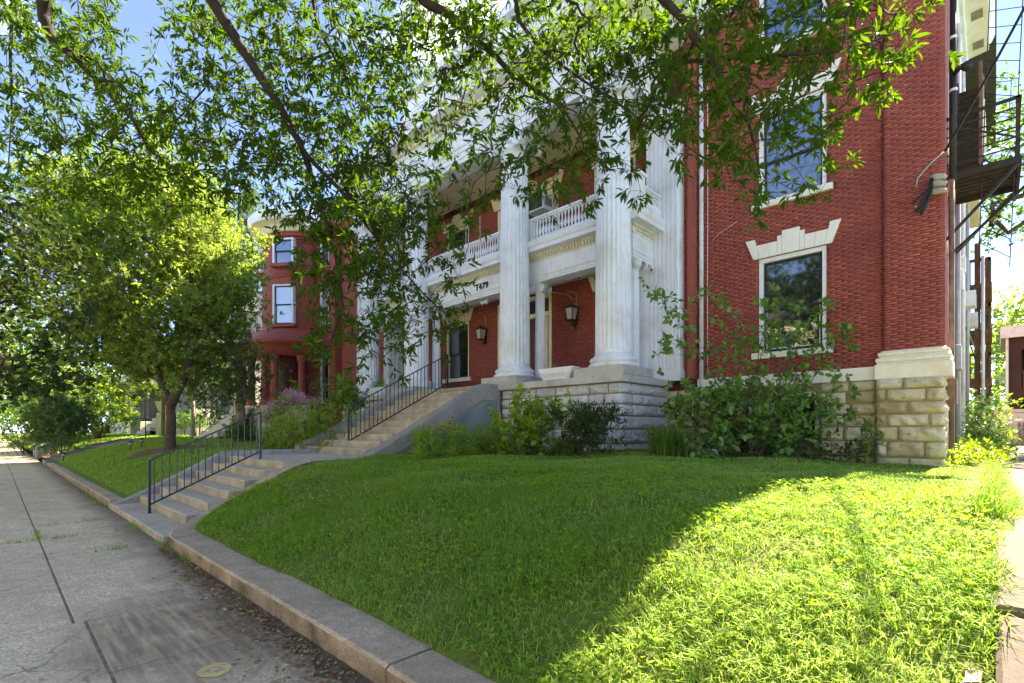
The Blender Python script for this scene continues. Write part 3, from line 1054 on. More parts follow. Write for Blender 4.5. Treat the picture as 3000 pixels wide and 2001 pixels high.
def flat_arch(x0, x1, z, yf, parent, mat='lintel_white', h=0.30, proud=0.045, flare=0.15):
    """stepped keystone lintel of separate wedge stones"""
    n = 9
    xc = (x0 + x1) / 2
    hw = (x1 - x0) / 2 + 0.10
    heights = [0.40, 0.27, 0.27, 0.37, 0.45, 0.37, 0.27, 0.27, 0.40]
    wts = [0.75, 1.05, 1.0, 0.5, 1.9, 0.5, 1.0, 1.05, 0.75]
    tot = sum(wts)
    acc = 0
    lin = None
    for i in range(n):
        f0, f1 = acc / tot * 2 - 1, (acc + wts[i]) / tot * 2 - 1
        acc += wts[i]
        hh = heights[i] * h / 0.27

        def X(f, t):
            return xc + f * (hw + flare * t * (abs(f) ** 1.5)) - 0.0
        g = 0.0025
        p = [(X(f0, 0) + g, z), (X(f1, 0) - g, z), (X(f1, hh / 0.4) - g, z + hh), (X(f0, hh / 0.4) + g, z + hh)]
        mb = MB()
        pr = proud + (0.004 if i in (0, 4, 8) else 0)
        mb.prism(p[::-1], 1, yf - pr, yf + .12)
        o = mb.build('lintel' if i == 4 else 'voussoir', mat, parent)


flat_arch(W1[0], W1[1], W1[3] + 0.005, YW, w1)
flat_arch(W2[0], W2[1], W2[3] + 0.005, YW, w2)
flat_arch(W3[0], W3[1], W3[3] + 0.005, YW, w3)
for op, dk in ((PW1, None), (PW2, None), (PW0, None)):
    q = window(op, YW, HO, frame='cream_paint')
    flat_arch(op[0], op[1], op[3] + 0.005, YW, q, 'cream_paint')
for op in (QW1, QW2):
    q = window(op, YW, HO, frame='cream_paint')
    flat_arch(op[0], op[1], op[3] + 0.005, YW, q, 'cream_paint')
for op in (LW1, LW2):
    window(op, YW, HO)

# entrance: transom, side lights, slim cream half columns and a red door
x0, x1, z0, z1 = PD
mb = MB()
mb.box(x0, x0 + .14, 12.02, 12.25, z0, z1); mb.box(x1 - .14, x1, 12.02, 12.25, z0, z1)
mb.box(x0 + .14, x1 - .14, 12.02, 12.25, z1 - .12, z1); mb.box(x0 + .14, x1 - .14, 12.0, 12.25, 5.14, 5.27)
dr = mb.build('door_surround', 'cream_paint', HO, bevel=0.008)
for xx in (-12.02, -11.62, -10.52, -10.13):
    MB().lathe([(.085, 2.76), (.085, 2.86), (.062, 2.9), (.058, 5.0), (.08, 5.06), (.08, 5.14)], xx, 12.10, 14).build('half_column', 'cream_paint', dr)
MB().box(-12.14, -11.65, 12.16, 12.17, 2.9, 5.14).build('side_light', 'glass_dark', dr)
MB().box(-10.5, -10.0, 12.16, 12.17, 2.9, 5.14).build('side_light', 'glass_dark', dr)
MB().box(-12.14, -10.0, 12.15, 12.16, 5.27, 5.72).build('transom', 'glass_dark', dr)
dd = MB().box(-11.6, -10.55, 12.17, 12.22, 2.76, 5.14).build('door', 'door_red', dr)
for zz in ((2.95, 3.7), (3.85, 4.95)):
    for xx in ((-11.48, -11.12), (-11.03, -10.67)):
        MB().box(xx[0], xx[1], 12.155, 12.175, *zz).build('door_panel', 'door_red', dd, bevel=0.01)
MB().sphere((-10.63, 12.13, 3.78), .035, 8, 5).build('handle', 'grey_metal', dd)
# upper balcony doors
x0, x1, z0, z1 = QD
mb = MB()
mb.box(x0, x0 + .14, 12.02, 12.25, z0, z1); mb.box(x1 - .14, x1, 12.02, 12.25, z0, z1)
mb.box(x0 + .14, x1 - .14, 12.02, 12.25, z1 - .14, z1)
mb.box(-10.62, -10.48, 12.03, 12.24, z0, z1 - .14); mb.box(-11.5, -11.4, 12.03, 12.24, z0, z1 - .14)
mb.box(-10.48, -9.74, 12.04, 12.24, 8.12, 8.25); mb.box(-10.48, -9.74, 12.04, 12.24, 8.80, 8.91)
ds = mb.build('door_surround', 'cream_paint', HO, bevel=0.008)
MB().box(-10.48, -9.74, 12.15, 12.16, 6.75, 8.12).build('pane', 'glass_dark', ds)
MB().box(-11.4, -10.62, 12.15, 12.16, 6.75, 8.91).build('pane', 'glass_dark', ds)
MB().box(-12.14, -11.5, 12.15, 12.16, 6.75, 8.91).build('pane', 'glass_dark', ds)
flat_arch(QD[0], QD[1], QD[3] + 0.005, YW, ds, 'cream_paint')


# rock-faced foundation stones -------------------------------------------
def stone_mesh(L, Hh, proud, nseed, depth=0.12):
    r_ = np.random.default_rng(nseed)
    nx, nz_ = max(5, int(L / 0.045)), 7
    xs_ = np.linspace(0, L, nx + 1); zs_ = np.linspace(0, Hh, nz_ + 1)
    X, Z = np.meshgrid(xs_, zs_)
    ex = np.minimum(X, L - X); ez = np.minimum(Z, Hh - Z)
    e = np.clip(np.minimum(ex, ez) / (0.04 + 0.015 * np.sin(X * 31 + Z * 23)), 0, 1) ** 0.7
    ph = r_.uniform(0, 6, 6)
    bul = 0.45 + 0.25 * np.sin(X * 9 + ph[0]) * np.sin(Z * 14 + ph[1]) + 0.22 * np.sin(X * 21 + Z * 27 + ph[2]) + 0.2 * np.sign(np.sin(Z * 40 + X * 5 + ph[4])) * (np.sin(X * 6 + ph[5]) > 0) + 0.22 * r_.uniform(-1, 1, X.shape)
    chip = np.where((Z / Hh) < 0.45 + 0.25 * np.sin(X * 7 + ph[3]), 0.28, 0.0)
    Yv = -proud * e * np.clip(bul + chip, 0.15, 1.25)
    X = X + 0.006 * r_.uniform(-1, 1, X.shape) * (e > 0); Z = Z + 0.006 * r_.uniform(-1, 1, X.shape) * (e > 0)
    V = np.stack([X.ravel(), Yv.ravel(), Z.ravel()], 1)
    i = (np.arange(nz_)[:, None] * (nx + 1) + np.arange(nx)[None]).ravel()
    Q = np.stack([i, i + 1, i + nx + 2, i + nx + 1], 1)
    # short returns so that each stone has sides
    n0 = len(V)
    rim = list(range(nx + 1)) + [(k + 1) * (nx + 1) + nx for k in range(nz_)] + [nz_ * (nx + 1) + k for k in range(nx - 1, -1, -1)] + [k * (nx + 1) for k in range(nz_ - 1, 0, -1)]
    B = V[rim].copy(); B[:, 1] = depth
    V = np.concatenate([V, B])
    m = len(rim)
    Q2 = np.array([[rim[(k + 1) % m], rim[k], n0 + k, n0 + (k + 1) % m] for k in range(m)])
    return V, np.concatenate([Q, Q2])


SEED = [0]


def stone_course(parent, a0, a1, z0, z1, face, plane, mat, joints=None, proud=0.095):
    """one course of stones; face '-y' runs along x, '+x' runs along y"""
    if joints is None:
        joints = []
        a = a0 + random.uniform(.25, .6)
        while a < a1 - 0.2:
            joints.append(a); a += random.uniform(.32, .66)
    cuts = [a0] + list(joints) + [a1]
    for p, q in zip(cuts, cuts[1:]):
        g = 0.014
        SEED[0] += 1
        V, Q = stone_mesh(q - p - 2 * g, z1 - z0 - 2 * g, proud, SEED[0])
        if face == '+x':
            V = np.stack([-V[:, 1], V[:, 0], V[:, 2]], 1)
            loc = (plane, p + g, z0 + g)
        else:
            loc = (p + g, plane, z0 + g)
        me = np_mesh('stone', V, Q, mat, rnd=np.zeros(len(V)), smooth=False)
        inst('stone', me, parent, loc)


# wing foundation
fw_ = MB()
for (a, b, c_, d_) in wall_rects(-5.2, -1.62, 0.5, 2.52, [WB]): fw_.box(a, b, 11.93, 12.20, c_, d_)
fnd = fw_.build('foundation', 'stone_mortar', HO)
zc = [2.53, 2.32, 2.08, 1.85, 1.62, 1.34, 1.04, 0.72]
for i in range(7):
    for (a, b) in ((-5.2, WB[0]), (WB[1], -1.64)) if i < 4 else ((-5.2, WB[0]), (WB[1], -1.64)):
        stone_course(fnd, a, b, zc[i + 1], zc[i], '-y', 11.925, 'limestone_gold')
pier_f = MB().box(-1.62, -0.66, 11.74, 12.4, 0.5, 2.51).build('corner_foundation', 'stone_mortar', HO)
fr_ = [[.41], [.165, .735], [.485], [.18, .78], [.34], [.18, .72], [.5]]
for i in range(7):
    js = [-1.64 + f * 1.02 for f in fr_[i]]
    stone_course(pier_f, -1.64, -0.62, zc[i + 1], zc[i], '-y', 11.735, 'limestone_gold', js, 0.10)
    stone_course(pier_f, 11.75, 12.40, zc[i + 1], zc[i], '+x', -0.655, 'limestone_gold', [12.12], 0.05)
bw = window(WB, 11.95, HO, frame='white_trim', sill=False, mid=0.5)
for k in range(9):
    MB().box(WB[0] + .09, WB[1] - .09, 11.985, 12.0, WB[2] + .08 + k * .1, WB[2] + .1 + k * .1).build('grille_bar', 'dark_sash', bw)
# side-wall foundation
sf = MB().box(-1.0, -0.69, 12.4, 26.2, 0.5, 2.5).build('foundation', 'limestone_gold', HO)
# white water table and pilaster base
MB().box(-5.2, -1.66, 11.88, 12.02, 2.525, 2.785).build('water_table', 'lintel_white', HO, bevel=0.012)
pb = MB()
for (a, b, o_) in ((2.515, 2.80, .155), (2.80, 2.84, .12), (2.84, 2.92, .135), (2.92, 2.965, .085), (2.965, 3.03, .10), (3.03, 3.065, .05)):
    pb.box(-1.53 - o_ * .85, -0.645 + o_ * .8, 11.9 - o_, 12.35, a, b)
pb.build('pilaster_base', 'rust_stone', HO, bevel=0.018)

# porch foundation ---------------------------------------------------------
pf = MB()
pf.box(-9.60, -5.90, 9.56, 11.9, 0.6, 2.60)
pf.box(-18.5, -13.28, 9.56, 11.9, 0.6, 2.60)
pf.box(-13.28, -9.60, 9.66, 11.9, 0.6, 2.60)
pfd = pf.build('porch_foundation', 'stone_mortar', HO)
zp = [2.61, 2.37, 2.13, 1.87, 1.57, 1.25, 0.9]
for i in range(6):
    stone_course(pfd, -9.58, -5.86, zp[i + 1], zp[i], '-y', 9.55, 'limestone_grey', proud=0.085)
    stone_course(pfd, 9.55, 11.75, zp[i + 1], zp[i], '+x', -5.895, 'limestone_grey', proud=0.085)
    stone_course(pfd, -18.5, -13.3, zp[i + 1], zp[i], '-y', 9.55, 'limestone_grey', proud=0.085)
nf = MB().box(-6.0, -5.19, 11.70, 11.99, 0.6, 2.5).build('foundation', 'stone_mortar', HO)
for i in range(7): stone_course(nf, -5.98, -5.19, zc[i + 1], zc[i], '-y', 11.695, 'limestone_gold', [-5.6 + .1 * (i % 3)])
cop = [-9.62, -9.22, -8.02, -6.52, -5.76]
for a, b in zip(cop, cop[1:]): MB().box(a + .003, b - .003, 9.40, 9.98, 2.612, 2.775).build('coping_stone', 'coping_stone', pfd, bevel=0.008)
for a, b in ((9.986, 10.9), (10.9, 11.74)): MB().box(-6.40, -5.76, a + .003, b - .003, 2.612, 2.775).build('coping_stone', 'coping_stone', pfd, bevel=0.008)
cop = [-18.55, -17.2, -15.8, -14.4, -13.28]
for a, b in zip(cop, cop[1:]): MB().box(a + .003, b - .003, 9.40, 9.98, 2.612, 2.775).build('coping_stone', 'coping_stone', pfd, bevel=0.008)
MB().box(-18.5, -5.92, 9.655, 12.0, 2.60, 2.744).build('porch_floor', 'coping_stone', HO)


# columns -------------------------------------------------------------------
def ionic(mb, x, y, z, r, h, w_):
    """capital with volutes front and back; z bottom, h height"""
    mb.lathe([(r * 1.0, z), (r * 1.12, z + h * .12), (r * 1.18, z + h * .3), (r * 1.05, z + h * .55)], x, y, 20)
    mb.box(x - w_, x + w_, y - w_, y + w_, z + h * .82, z + h)
    mb.box(x - w_ * .92, x + w_ * .92, y - w_ * .9, y + w_ * .9, z + h * .55, z + h * .82)
    for sy in (-1, 1):
        for sx in (-1, 1):
            cx, cz = x + sx * w_ * 1.0, z + h * .42
            rv = h * .40
            # disc lying in the x-z plane
            n = 16
            for k, (rr, dep) in enumerate(((rv, 0.0), (rv * .62, 0.018), (rv * .28, 0.034))):
                vs, fs = [], []
                for q in range(n):
                    a = 2 * math.pi * q / n
                    vs.append((cx + rr * math.cos(a), y + sy * (w_ * .96 + dep), cz + rr * math.sin(a)))
                for q in range(n):
                    a = 2 * math.pi * q / n
                    vs.append((cx + rr * math.cos(a), y + sy * (w_ * .55), cz + rr * math.sin(a)))
                fs = [tuple(range(n)) if sy < 0 else tuple(range(n))[::-1]] + [(q, n + q, n + (q + 1) % n, (q + 1) % n) for q in range(n)]
                mb.add(vs, fs)


def big_column(x):
    y = 10.1
    col = MB().box(x - .67, x + .67, y - .66, y + .66, 2.777, 2.985).build('column', 'coping_stone', HO, bevel=0.01)
    b = MB()
    b.lathe([(.50, 2.986), (.56, 2.995), (.585, 3.02), (.585, 3.05), (.56, 3.08), (.50, 3.085), (.50, 3.10), (.52, 3.115), (.55, 3.15), (.55, 3.185), (.52, 3.22), (.47, 3.235), (.462, 3.26), (.445, 3.275), (.43, 3.30)], x, y, 56)
    b.build('base', 'white_paint', col)
    s_ = MB()
    prof = [(.43, 3.295, 0), (.427, 3.36, 0), (.427, 3.39, .022), (.426, 3.42, .034)]
    for k in range(1, 13):
        q = k / 12
        prof.append((.426 - 0.055 * q ** 1.6, 3.42 + (9.02 - 3.42) * q, .034))
    prof += [(.372, 9.05, .02), (.374, 9.09, 0), (.40, 9.11, 0), (.40, 9.14, 0)]
    s_.lathe(prof, x, y, 24 * 7, flute=24)
    s_.build('shaft', 'white_paint', col)
    c_ = MB(); ionic(c_, x, y, 9.14, .385, .41, .47)
    c_.build('capital', 'white_paint', col)
    return col


for x in (-6.43, -9.63, -14.3, -17.5): big_column(x)

SMALL = None
for x in (-6.32, -9.30, -14.1, -17.25):
    y = 10.80
    sb = MB().box(x - .21, x + .21, y - .21, y + .21, 2.746, 2.86)
    col = sb.build('porch_column', 'white_paint', HO, bevel=0.006)
    MB().lathe([(.19, 2.862), (.21, 2.88), (.21, 2.91), (.185, 2.93), (.185, 2.945), (.195, 2.965), (.195, 2.985), (.165, 3.0), (.158, 3.03)], x, y, 28).build('base', 'white_paint', col)
    prof = [(.156, 3.03, 0), (.156, 3.06, .012)] + [(.156 - .022 * k / 6, 3.06 + 2.33 * k / 6, .014) for k in range(1, 7)] + [(.135, 5.40, 0), (.15, 5.42, 0)]
    MB().lathe(prof, x, y, 20 * 6, flute=20).build('shaft', 'white_paint', col)
    c_ = MB(); ionic(c_, x, y, 5.42, .14, .268, .185)
    c_.build('capital', 'white_paint', col)


# entablatures ------------------------------------------------------------------
def mould(mb, prof, xl, xr, yf, yb):
    pts = [(xl, yb, -1, 0), (xl, yf, -1, -1), (xr, yf, 1, -1), (xr, yb, 1, 0)]
    n = len(prof)
    vs = []
    for (x, y, ox, oy) in pts:
        for (o_, z) in prof:
            vs.append((x + ox * o_, y + oy * o_, z))
    fs = []
    for i in range(3):
        for k in range(n):
            k2 = (k + 1) % n
            fs.append((i * n + k, i * n + k2, (i + 1) * n + k2, (i + 1) * n + k))
    fs.append(tuple(range(n))); fs.append(tuple(3 * n + k for k in range(n))[::-1])
    mb.add(vs, fs)


XL, XR, YF = -17.55, -6.20, 10.58
bal = MB()
mould(bal, [(-.42, 5.69), (0, 5.69), (0, 5.75), (.02, 5.755), (.02, 5.82), (.04, 5.825), (.055, 5.87), (.03, 5.89), (0, 5.895), (0, 6.27), (.025, 6.28), (.03, 6.31), (.035, 6.41), (.10, 6.42), (.12, 6.445), (.33, 6.45), (.335, 6.55), (.36, 6.575), (.385, 6.64), (.39, 6.70), (.36, 6.725), (-.42, 6.725)], XL, XR, YF, 11.76)
be = bal.build('balcony_entablature', 'white_paint', HO)
MB().box(XL - .05, XR + .05, YF + .35, 11.99, 6.60, 6.74).build('balcony_floor', 'white_paint', HO)
MB().box(XL + .3, XR - .3, YF + .40, 11.99, 5.98, 6.05).build('porch_ceiling', 'cream_paint', HO)
dn = MB()
n = int((XR - XL) / 0.098)
for k in range(n + 1):
    x = XL + k * (XR - XL) / n
    dn.box(x - .027, x + .027, YF - .115, YF - .028, 6.305, 6.40)
for k in range(12):
    y = YF + .05 + k * .098
    dn.box(XR + .028, XR + .085, y - .026, y + .026, 6.315, 6.395)
tag(dn.build('dentil_course', 'cream_paint', be), kind='stuff')  # cream colour stands in for the shadow contrast of the dentils
dn = MB()
for k in range(int(n * 1.3)):
    x = XL + k * (XR - XL) / (n * 1.3)
    dn.sphere((x, YF - .075, 6.425), .034, 6, 4)
tag(dn.build('egg_course', 'cream_paint', be), kind='stuff')


def text_mesh(ch, size, mat):
    cu = bpy.data.curves.new('numeral', 'FONT')
    cu.body = ch
    cu.size = size
    cu.extrude = 0.012
    cu.offset = 0.006
    o = bpy.data.objects.new('tmp_numeral', cu)
    COL.objects.link(o)
    dg = bpy.context.evaluated_depsgraph_get()
    me = bpy.data.meshes.new_from_object(o.evaluated_get(dg))
    bpy.data.objects.remove(o)
    bpy.data.curves.remove(cu)
    me.materials.clear()
    me.materials.append(M[mat])
    me.name = 'numeral'
    return me


for k, ch in enumerate('1479'):
    me = text_mesh(ch, 0.27, 'lamp_black')
    o = inst('numeral', me, be, (-11.78 + k * 0.15, YF - 0.014, 5.945), rot=(R(90), 0, 0))

# balustrade ------------------------------------------------------------------------
BALU = MB().lathe([(.034, 0), (.034, .03), (.022, .045), (.02, .06), (.040, .12), (.044, .165), (.034, .22), (.018, .30), (.016, .34), (.024, .37), (.016, .385), (.03, .42), (.034, .43), (.034, .46)], 0, 0, 10).mesh('baluster', 'white_paint')
bl = MB()
YB = 10.42
bl.box(XL - .16, XR + .30, YB - .065, YB + .065, 6.745, 6.845)
bl.box(XL - .16, XR + .30, YB - .055, YB + .055, 7.305, 7.345)
bl.box(XL - .18, XR + .32, YB - .085, YB + .085, 7.345, 7.405)
balus = bl.build('balustrade', 'white_paint', HO, bevel=0.01)
for a, b in ((-9.18, -6.90), (-13.82, -10.10), (-17.05, -14.78)):
    k = int((b - a) / 0.105)
    for q in range(k + 1):
        inst('baluster', BALU, balus, (a + (b - a) * q / k, YB, 6.845))
    for xx in (a - .09, b + .09):
        MB().box(xx - .06, xx + .06, YB - .075, YB + .075, 6.745, 7.345).build('half_post', 'white_paint', balus)
XB = XR + .19
sb = MB()
sb.box(XB - .065, XB + .065, YB + .16, 11.5, 6.745, 6.845)
sb.box(XB - .055, XB + .055, YB + .16, 11.5, 7.235, 7.275)
sb.box(XB - .085, XB + .085, YB + .16, 11.5, 7.275, 7.335)
sbal = sb.build('side_balustrade', 'white_paint', HO, bevel=0.01)
for q in range(12):
    inst('baluster', BALU, sbal, (XB, YB + .24 + q * .082, 6.83), scale=(.85, .85, .88))
pd = MB().box(XB - .19, XB + .135, YB - .135, YB + .17, 6.727, 7.44).build('pedestal', 'white_paint', HO, bevel=0.01)
MB().box(XB - .24, XB + .185, YB - .185, YB + .22, 7.442, 7.52).build('pedestal_cap', 'white_paint', pd, bevel=0.015)
MB().box(XB + .135, XB + .145, YB - .05, YB + .08, 6.95, 7.25).build('pedestal_panel', 'white_trim', pd)
MB().box(XB - .10, XB + .05, YB - .145, YB - .135, 6.95, 7.25).build('pedestal_panel', 'white_trim', pd)

# upper entablature, porch ceiling, cornice
XL2, XR2, YF2 = -17.95, -6.00, 9.74
ue = MB()
mould(ue, [(-.62, 9.55), (0, 9.55), (0, 9.68), (.03, 9.685), (.03, 9.83), (.06, 9.84), (.06, 9.95), (.09, 9.97), (.11, 10.03), (.02, 10.06), (.02, 10.72), (.06, 10.74), (.10, 10.80), (.10, 10.94), (.22, 10.96), (.55, 11.0), (.56, 11.16), (.60, 11.20), (.66, 11.32), (.68, 11.42), (.60, 11.46), (-.62, 11.46)], XL2, XR2, YF2, 11.99)
uent = ue.build('upper_entablature', 'white_paint', HO)
dn = MB()
n = int((XR2 - XL2) / 0.16)
for k in range(n + 1):
    x = XL2 + k * (XR2 - XL2) / n
    dn.box(x - .045, x + .045, YF2 - .20, YF2 - .098, 10.81, 10.935)
for k in range(14):
    y = YF2 + .1 + k * .16
    dn.box(XR2 + .098, XR2 + .20, y - .045, y + .045, 10.81, 10.935)
tag(dn.build('dentil_course', 'cream_paint', uent), kind='stuff')  # cream here too paints in the shading of the dentils
ga = MB()
for k in range(26):                                   # carved swags on the frieze
    x = XL2 + .4 + k * .45
    pts = [(x + .40 * q / 8, YF2 - .03, 10.58 - .16 * math.sin(math.pi * q / 8)) for q in range(9)]
    ga.tube(pts, [.014 + .02 * math.sin(math.pi * q / 8) for q in range(9)], 6)
    ga.sphere((x - .025, YF2 - .03, 10.58), .035, 6, 4)
tag(ga.build('swag_relief', 'white_trim', uent), kind='stuff')
pc = MB().box(XL2 + .6, XR2 - .6, YF2 + .6, 11.99, 9.80, 9.9).build('porch_ceiling', 'cream_paint', HO)
for k in range(16):
    MB().box(-17.1 + k * .66, -16.62 + k * .66, 10.55, 11.35, 9.76, 9.802).build('ceiling_panel', 'cream_paint', pc, bevel=0.02)
MB().box(XL2 - .3, XR2 + .3, YF2 - .3, 12.2, 11.44, 11.56).build('porch_roof', 'roof_slate', HO)
# enclosed white room above the porch roof
tr = MB()
ops3 = [(-15.3, -14.2, 12.0, 13.2), (-13.8, -12.7, 12.0, 13.2), (-12.3, -11.2, 12.0, 13.2), (-10.8, -9.7, 12.0, 13.2), (-9.3, -8.2, 12.0, 13.2)]
for (a, b, c_, d_) in wall_rects(-15.8, -7.7, 11.56, 13.6, ops3): tr.box(a, b, 10.55, 10.75, c_, d_)
tr.box(-15.8, -15.6, 10.75, 14, 11.56, 13.6); tr.box(-7.9, -7.7, 10.75, 14, 11.56, 13.6)
tr.box(-16.1, -7.4, 10.3, 14.2, 13.6, 13.85)
room = tr.build('attic_room', 'white_paint', HO)
for o_ in ops3: window(o_, 10.55, HO, frame='white_trim', sash='white_trim', pane='glass_sky', sillmat='white_trim')


# fluted pilasters at the porch ends
def pilaster(x0, x1):
    p = MB()
    p.box(x0, x1, 11.53, 11.756, 2.746, 9.55)
    n_ = 8
    w_ = (x1 - x0) / n_
    for k in range(n_):
        xa = x0 + k * w_
        q = .018 if 0 < k else 0
        # fillet between two shallow grooves
        p.box(xa + w_ * .04, xa + w_ * .62, 11.500, 11.531, 3.05, 9.2)
        p.prism([(xa + w_ * .62, 11.531), (xa + w_ * .62, 11.512), (xa + w_ * .74, 11.526), (xa + w_ * .74, 11.531)], 2, 3.05, 9.2)
    p.box(x0 - .04, x1 + .04, 11.46, 11.756, 2.746, 3.02)
    p.box(x0 - .06, x1 + .06, 11.44, 11.756, 9.2, 9.5)
    return p.build('pilaster', 'white_paint', HO)


pilaster(-6.36, -5.47)
pilaster(-18.45, -17.6)
# inner pilaster receiving the balcony
p = MB(); p.box(-6.56, -6.362, 11.50, 11.756, 2.746, 5.69)
for k in range(3): p.box(-6.55 + k * .065, -6.51 + k * .065, 11.478, 11.501, 3.0, 5.5)
p.build('pilaster', 'white_paint', HO)

# main cornice over the wing (front and driveway side)
mc = MB()
prof = [(-.1, 11.35), (.04, 11.35), (.05, 11.55), (.10, 11.60), (.10, 11.75), (.16, 11.80), (.18, 11.95), (.60, 12.0), (.60, 12.12), (.66, 12.2), (.72, 12.36), (.72, 12.45), (-.1, 12.62)]
pts = [(-5.9, 12.0, 0, -1), (-0.70, 12.0, 1, -1), (-0.70, 19.0, 1, 0)]
n = len(prof)
vs = [(x + ox * o_, y + oy * o_, z) for (x, y, ox, oy) in pts for (o_, z) in prof]
mc.add(vs, [(i * n + k, i * n + (k + 1) % n, (i + 1) * n + (k + 1) % n, (i + 1) * n + k) for i in range(2) for k in range(n)] + [tuple(range(n)), tuple(2 * n + k for k in range(n))[::-1]])
mco = mc.build('cornice', 'white_paint', HO)
dn = MB()
for k in range(62): dn.box(-.601, -.53, 12.0 + k * .112, 12.06 + k * .112, 11.61, 11.74)
tag(dn.build('dentil_course', 'white_trim', mco), kind='stuff')
for k in range(5): MB().box(-.42, -.2, 12.9 + k * 1.35, 13.25 + k * 1.35, 11.955, 11.99).build('soffit_vent', 'grey_wood', mco)
MB().box(-5.33, -5.2, 11.62, 11.76, 2.8, 11.4).build('cap_strip', 'brick_red', HO)

# white downpipe and cable at the inner corner
dp = MB(); dp.tube([(-5.12, 11.93, 2.3), (-5.12, 11.93, 11.5)], .055, 12)
dpo = dp.build('downpipe', 'white_metal', HO)
for z in (3.4, 5.6, 7.8, 10.0): MB().lathe([(.064, z), (.064, z + .05)], -5.12, 11.93, 12).build('pipe_bracket', 'white_metal', dpo)
MB().tube([(-4.98, 11.975, 2.9), (-4.985, 11.97, 5.0), (-4.975, 11.97, 7.0), (-4.985, 11.97, 11)], .008, 5).build('cable', 'white_metal', HO)
MB().tube([(-4.9, 11.975, 6.05), (-4.72, 11.96, 6.22), (-4.5, 11.97, 6.30), (-4.3, 11.96, 6.38)], .005, 4).build('cable', 'white_metal', HO)
MB().tube([(-9.05, 11.97, 5.45), (-9.2, 11.97, 5.62), (-9.6, 11.2, 5.66)], .012, 6).build('conduit', 'grey_metal', HO)


# ---------------------------------------------------------------- things on the porch
def wall_lamp(x, z, s, label):
    t = thing('wall_lamp', label, 'lamp', (x, 11.98, z), 'porch wall lanterns')
    y = 11.76
    def L(name, mb, mat): return mb.build(name, mat, t)
    L('back_plate', MB().box(x - .05 * s, x + .05 * s, 11.955, 11.992, z - .30 * s, z - .02 * s), 'lamp_black')
    L('bracket', MB().tube([(x, 11.97, z - .25 * s), (x, 11.90, z - .33 * s), (x, 11.80, z - .27 * s), (x, y, z - .17 * s)], .018 * s, 7), 'lamp_black')
    L('scroll', MB().tube([(x, 11.95, z - .10 * s), (x, 11.88, z - .2 * s), (x, 11.92, z - .36 * s), (x, 11.96, z - .40 * s)], .012 * s, 6), 'lamp_black')
    a, b = .085 * s, .125 * s
    fr = MB()
    for sx in (-1, 1):
        for sy in (-1, 1):
            fr.bar((x + sx * a, y + sy * a, z - .16 * s), (x + sx * b, y + sy * b, z + .16 * s), .018 * s)
    fr.box(x - a - .02, x + a + .02, y - a - .02, y + a + .02, z - .185 * s, z - .155 * s)
    fr.box(x - b - .015, x + b + .015, y - b - .015, y + b + .015, z + .155 * s, z + .175 * s)
    L('lantern_frame', fr, 'lamp_black')
    vs = [(x + sx * a * .95, y + sy * a * .95, z - .155 * s) for sx, sy in ((-1, -1), (1, -1), (1, 1), (-1, 1))] + [(x + sx * b * .95, y + sy * b * .95, z + .155 * s) for sx, sy in ((-1, -1), (1, -1), (1, 1), (-1, 1))]
    L('lantern_glass', MB().add(vs, [(0, 1, 5, 4), (1, 2, 6, 5), (2, 3, 7, 6), (3, 0, 4, 7), (3, 2, 1, 0), (4, 5, 6, 7)]), 'lamp_glass')
    L('lamp_roof', MB().add([(x + sx * b * 1.35, y + sy * b * 1.35, z + .176 * s) for sx, sy in ((-1, -1), (1, -1), (1, 1), (-1, 1))] + [(x + sx * b * .45, y + sy * b * .45, z + .25 * s) for sx, sy in ((-1, -1), (1, -1), (1, 1), (-1, 1))], [(3, 2, 1, 0), (0, 1, 5, 4), (1, 2, 6, 5), (2, 3, 7, 6), (3, 0, 4, 7), (4, 5, 6, 7)]), 'lamp_black')
    L('finial', MB().lathe([(.03 * s, z + .25 * s), (.035 * s, z + .27 * s), (.012 * s, z + .29 * s), (.018 * s, z + .31 * s), (.004, z + .34 * s)], x, y, 10), 'lamp_black')
    L('conduit', MB().tube([(x + .02, 11.975, z - .1), (x + .02, 11.975, z + .5 * s), (x + .02, 11.975, 5.62 if x > -10 else 5.5), (x - .25, 11.9, 5.70)], .011, 6), 'grey_metal')


wall_lamp(-12.84, 4.88, 1.0, 'black porch wall lantern left of the house door')
wall_lamp(-8.92, 4.95, 1.05, 'black porch wall lantern right of the house door')

ac = thing('air_conditioner', 'white box air conditioner in the upper balcony window', 'air conditioner', (-10.1, 12.0, 8.27))
MB().box(-10.44, -9.80, 11.52, 12.1, 8.27, 8.77).build('housing', 'white_metal', ac, bevel=0.01)
MB().box(-10.40, -9.84, 11.505, 11.52, 8.32, 8.72).build('coil_grille', 'dark_sash', ac)
for k in range(7): MB().box(-9.802, -9.795, 11.60 + k * .05, 11.63 + k * .05, 8.40, 8.66).build('louvre', 'dark_sash', ac)


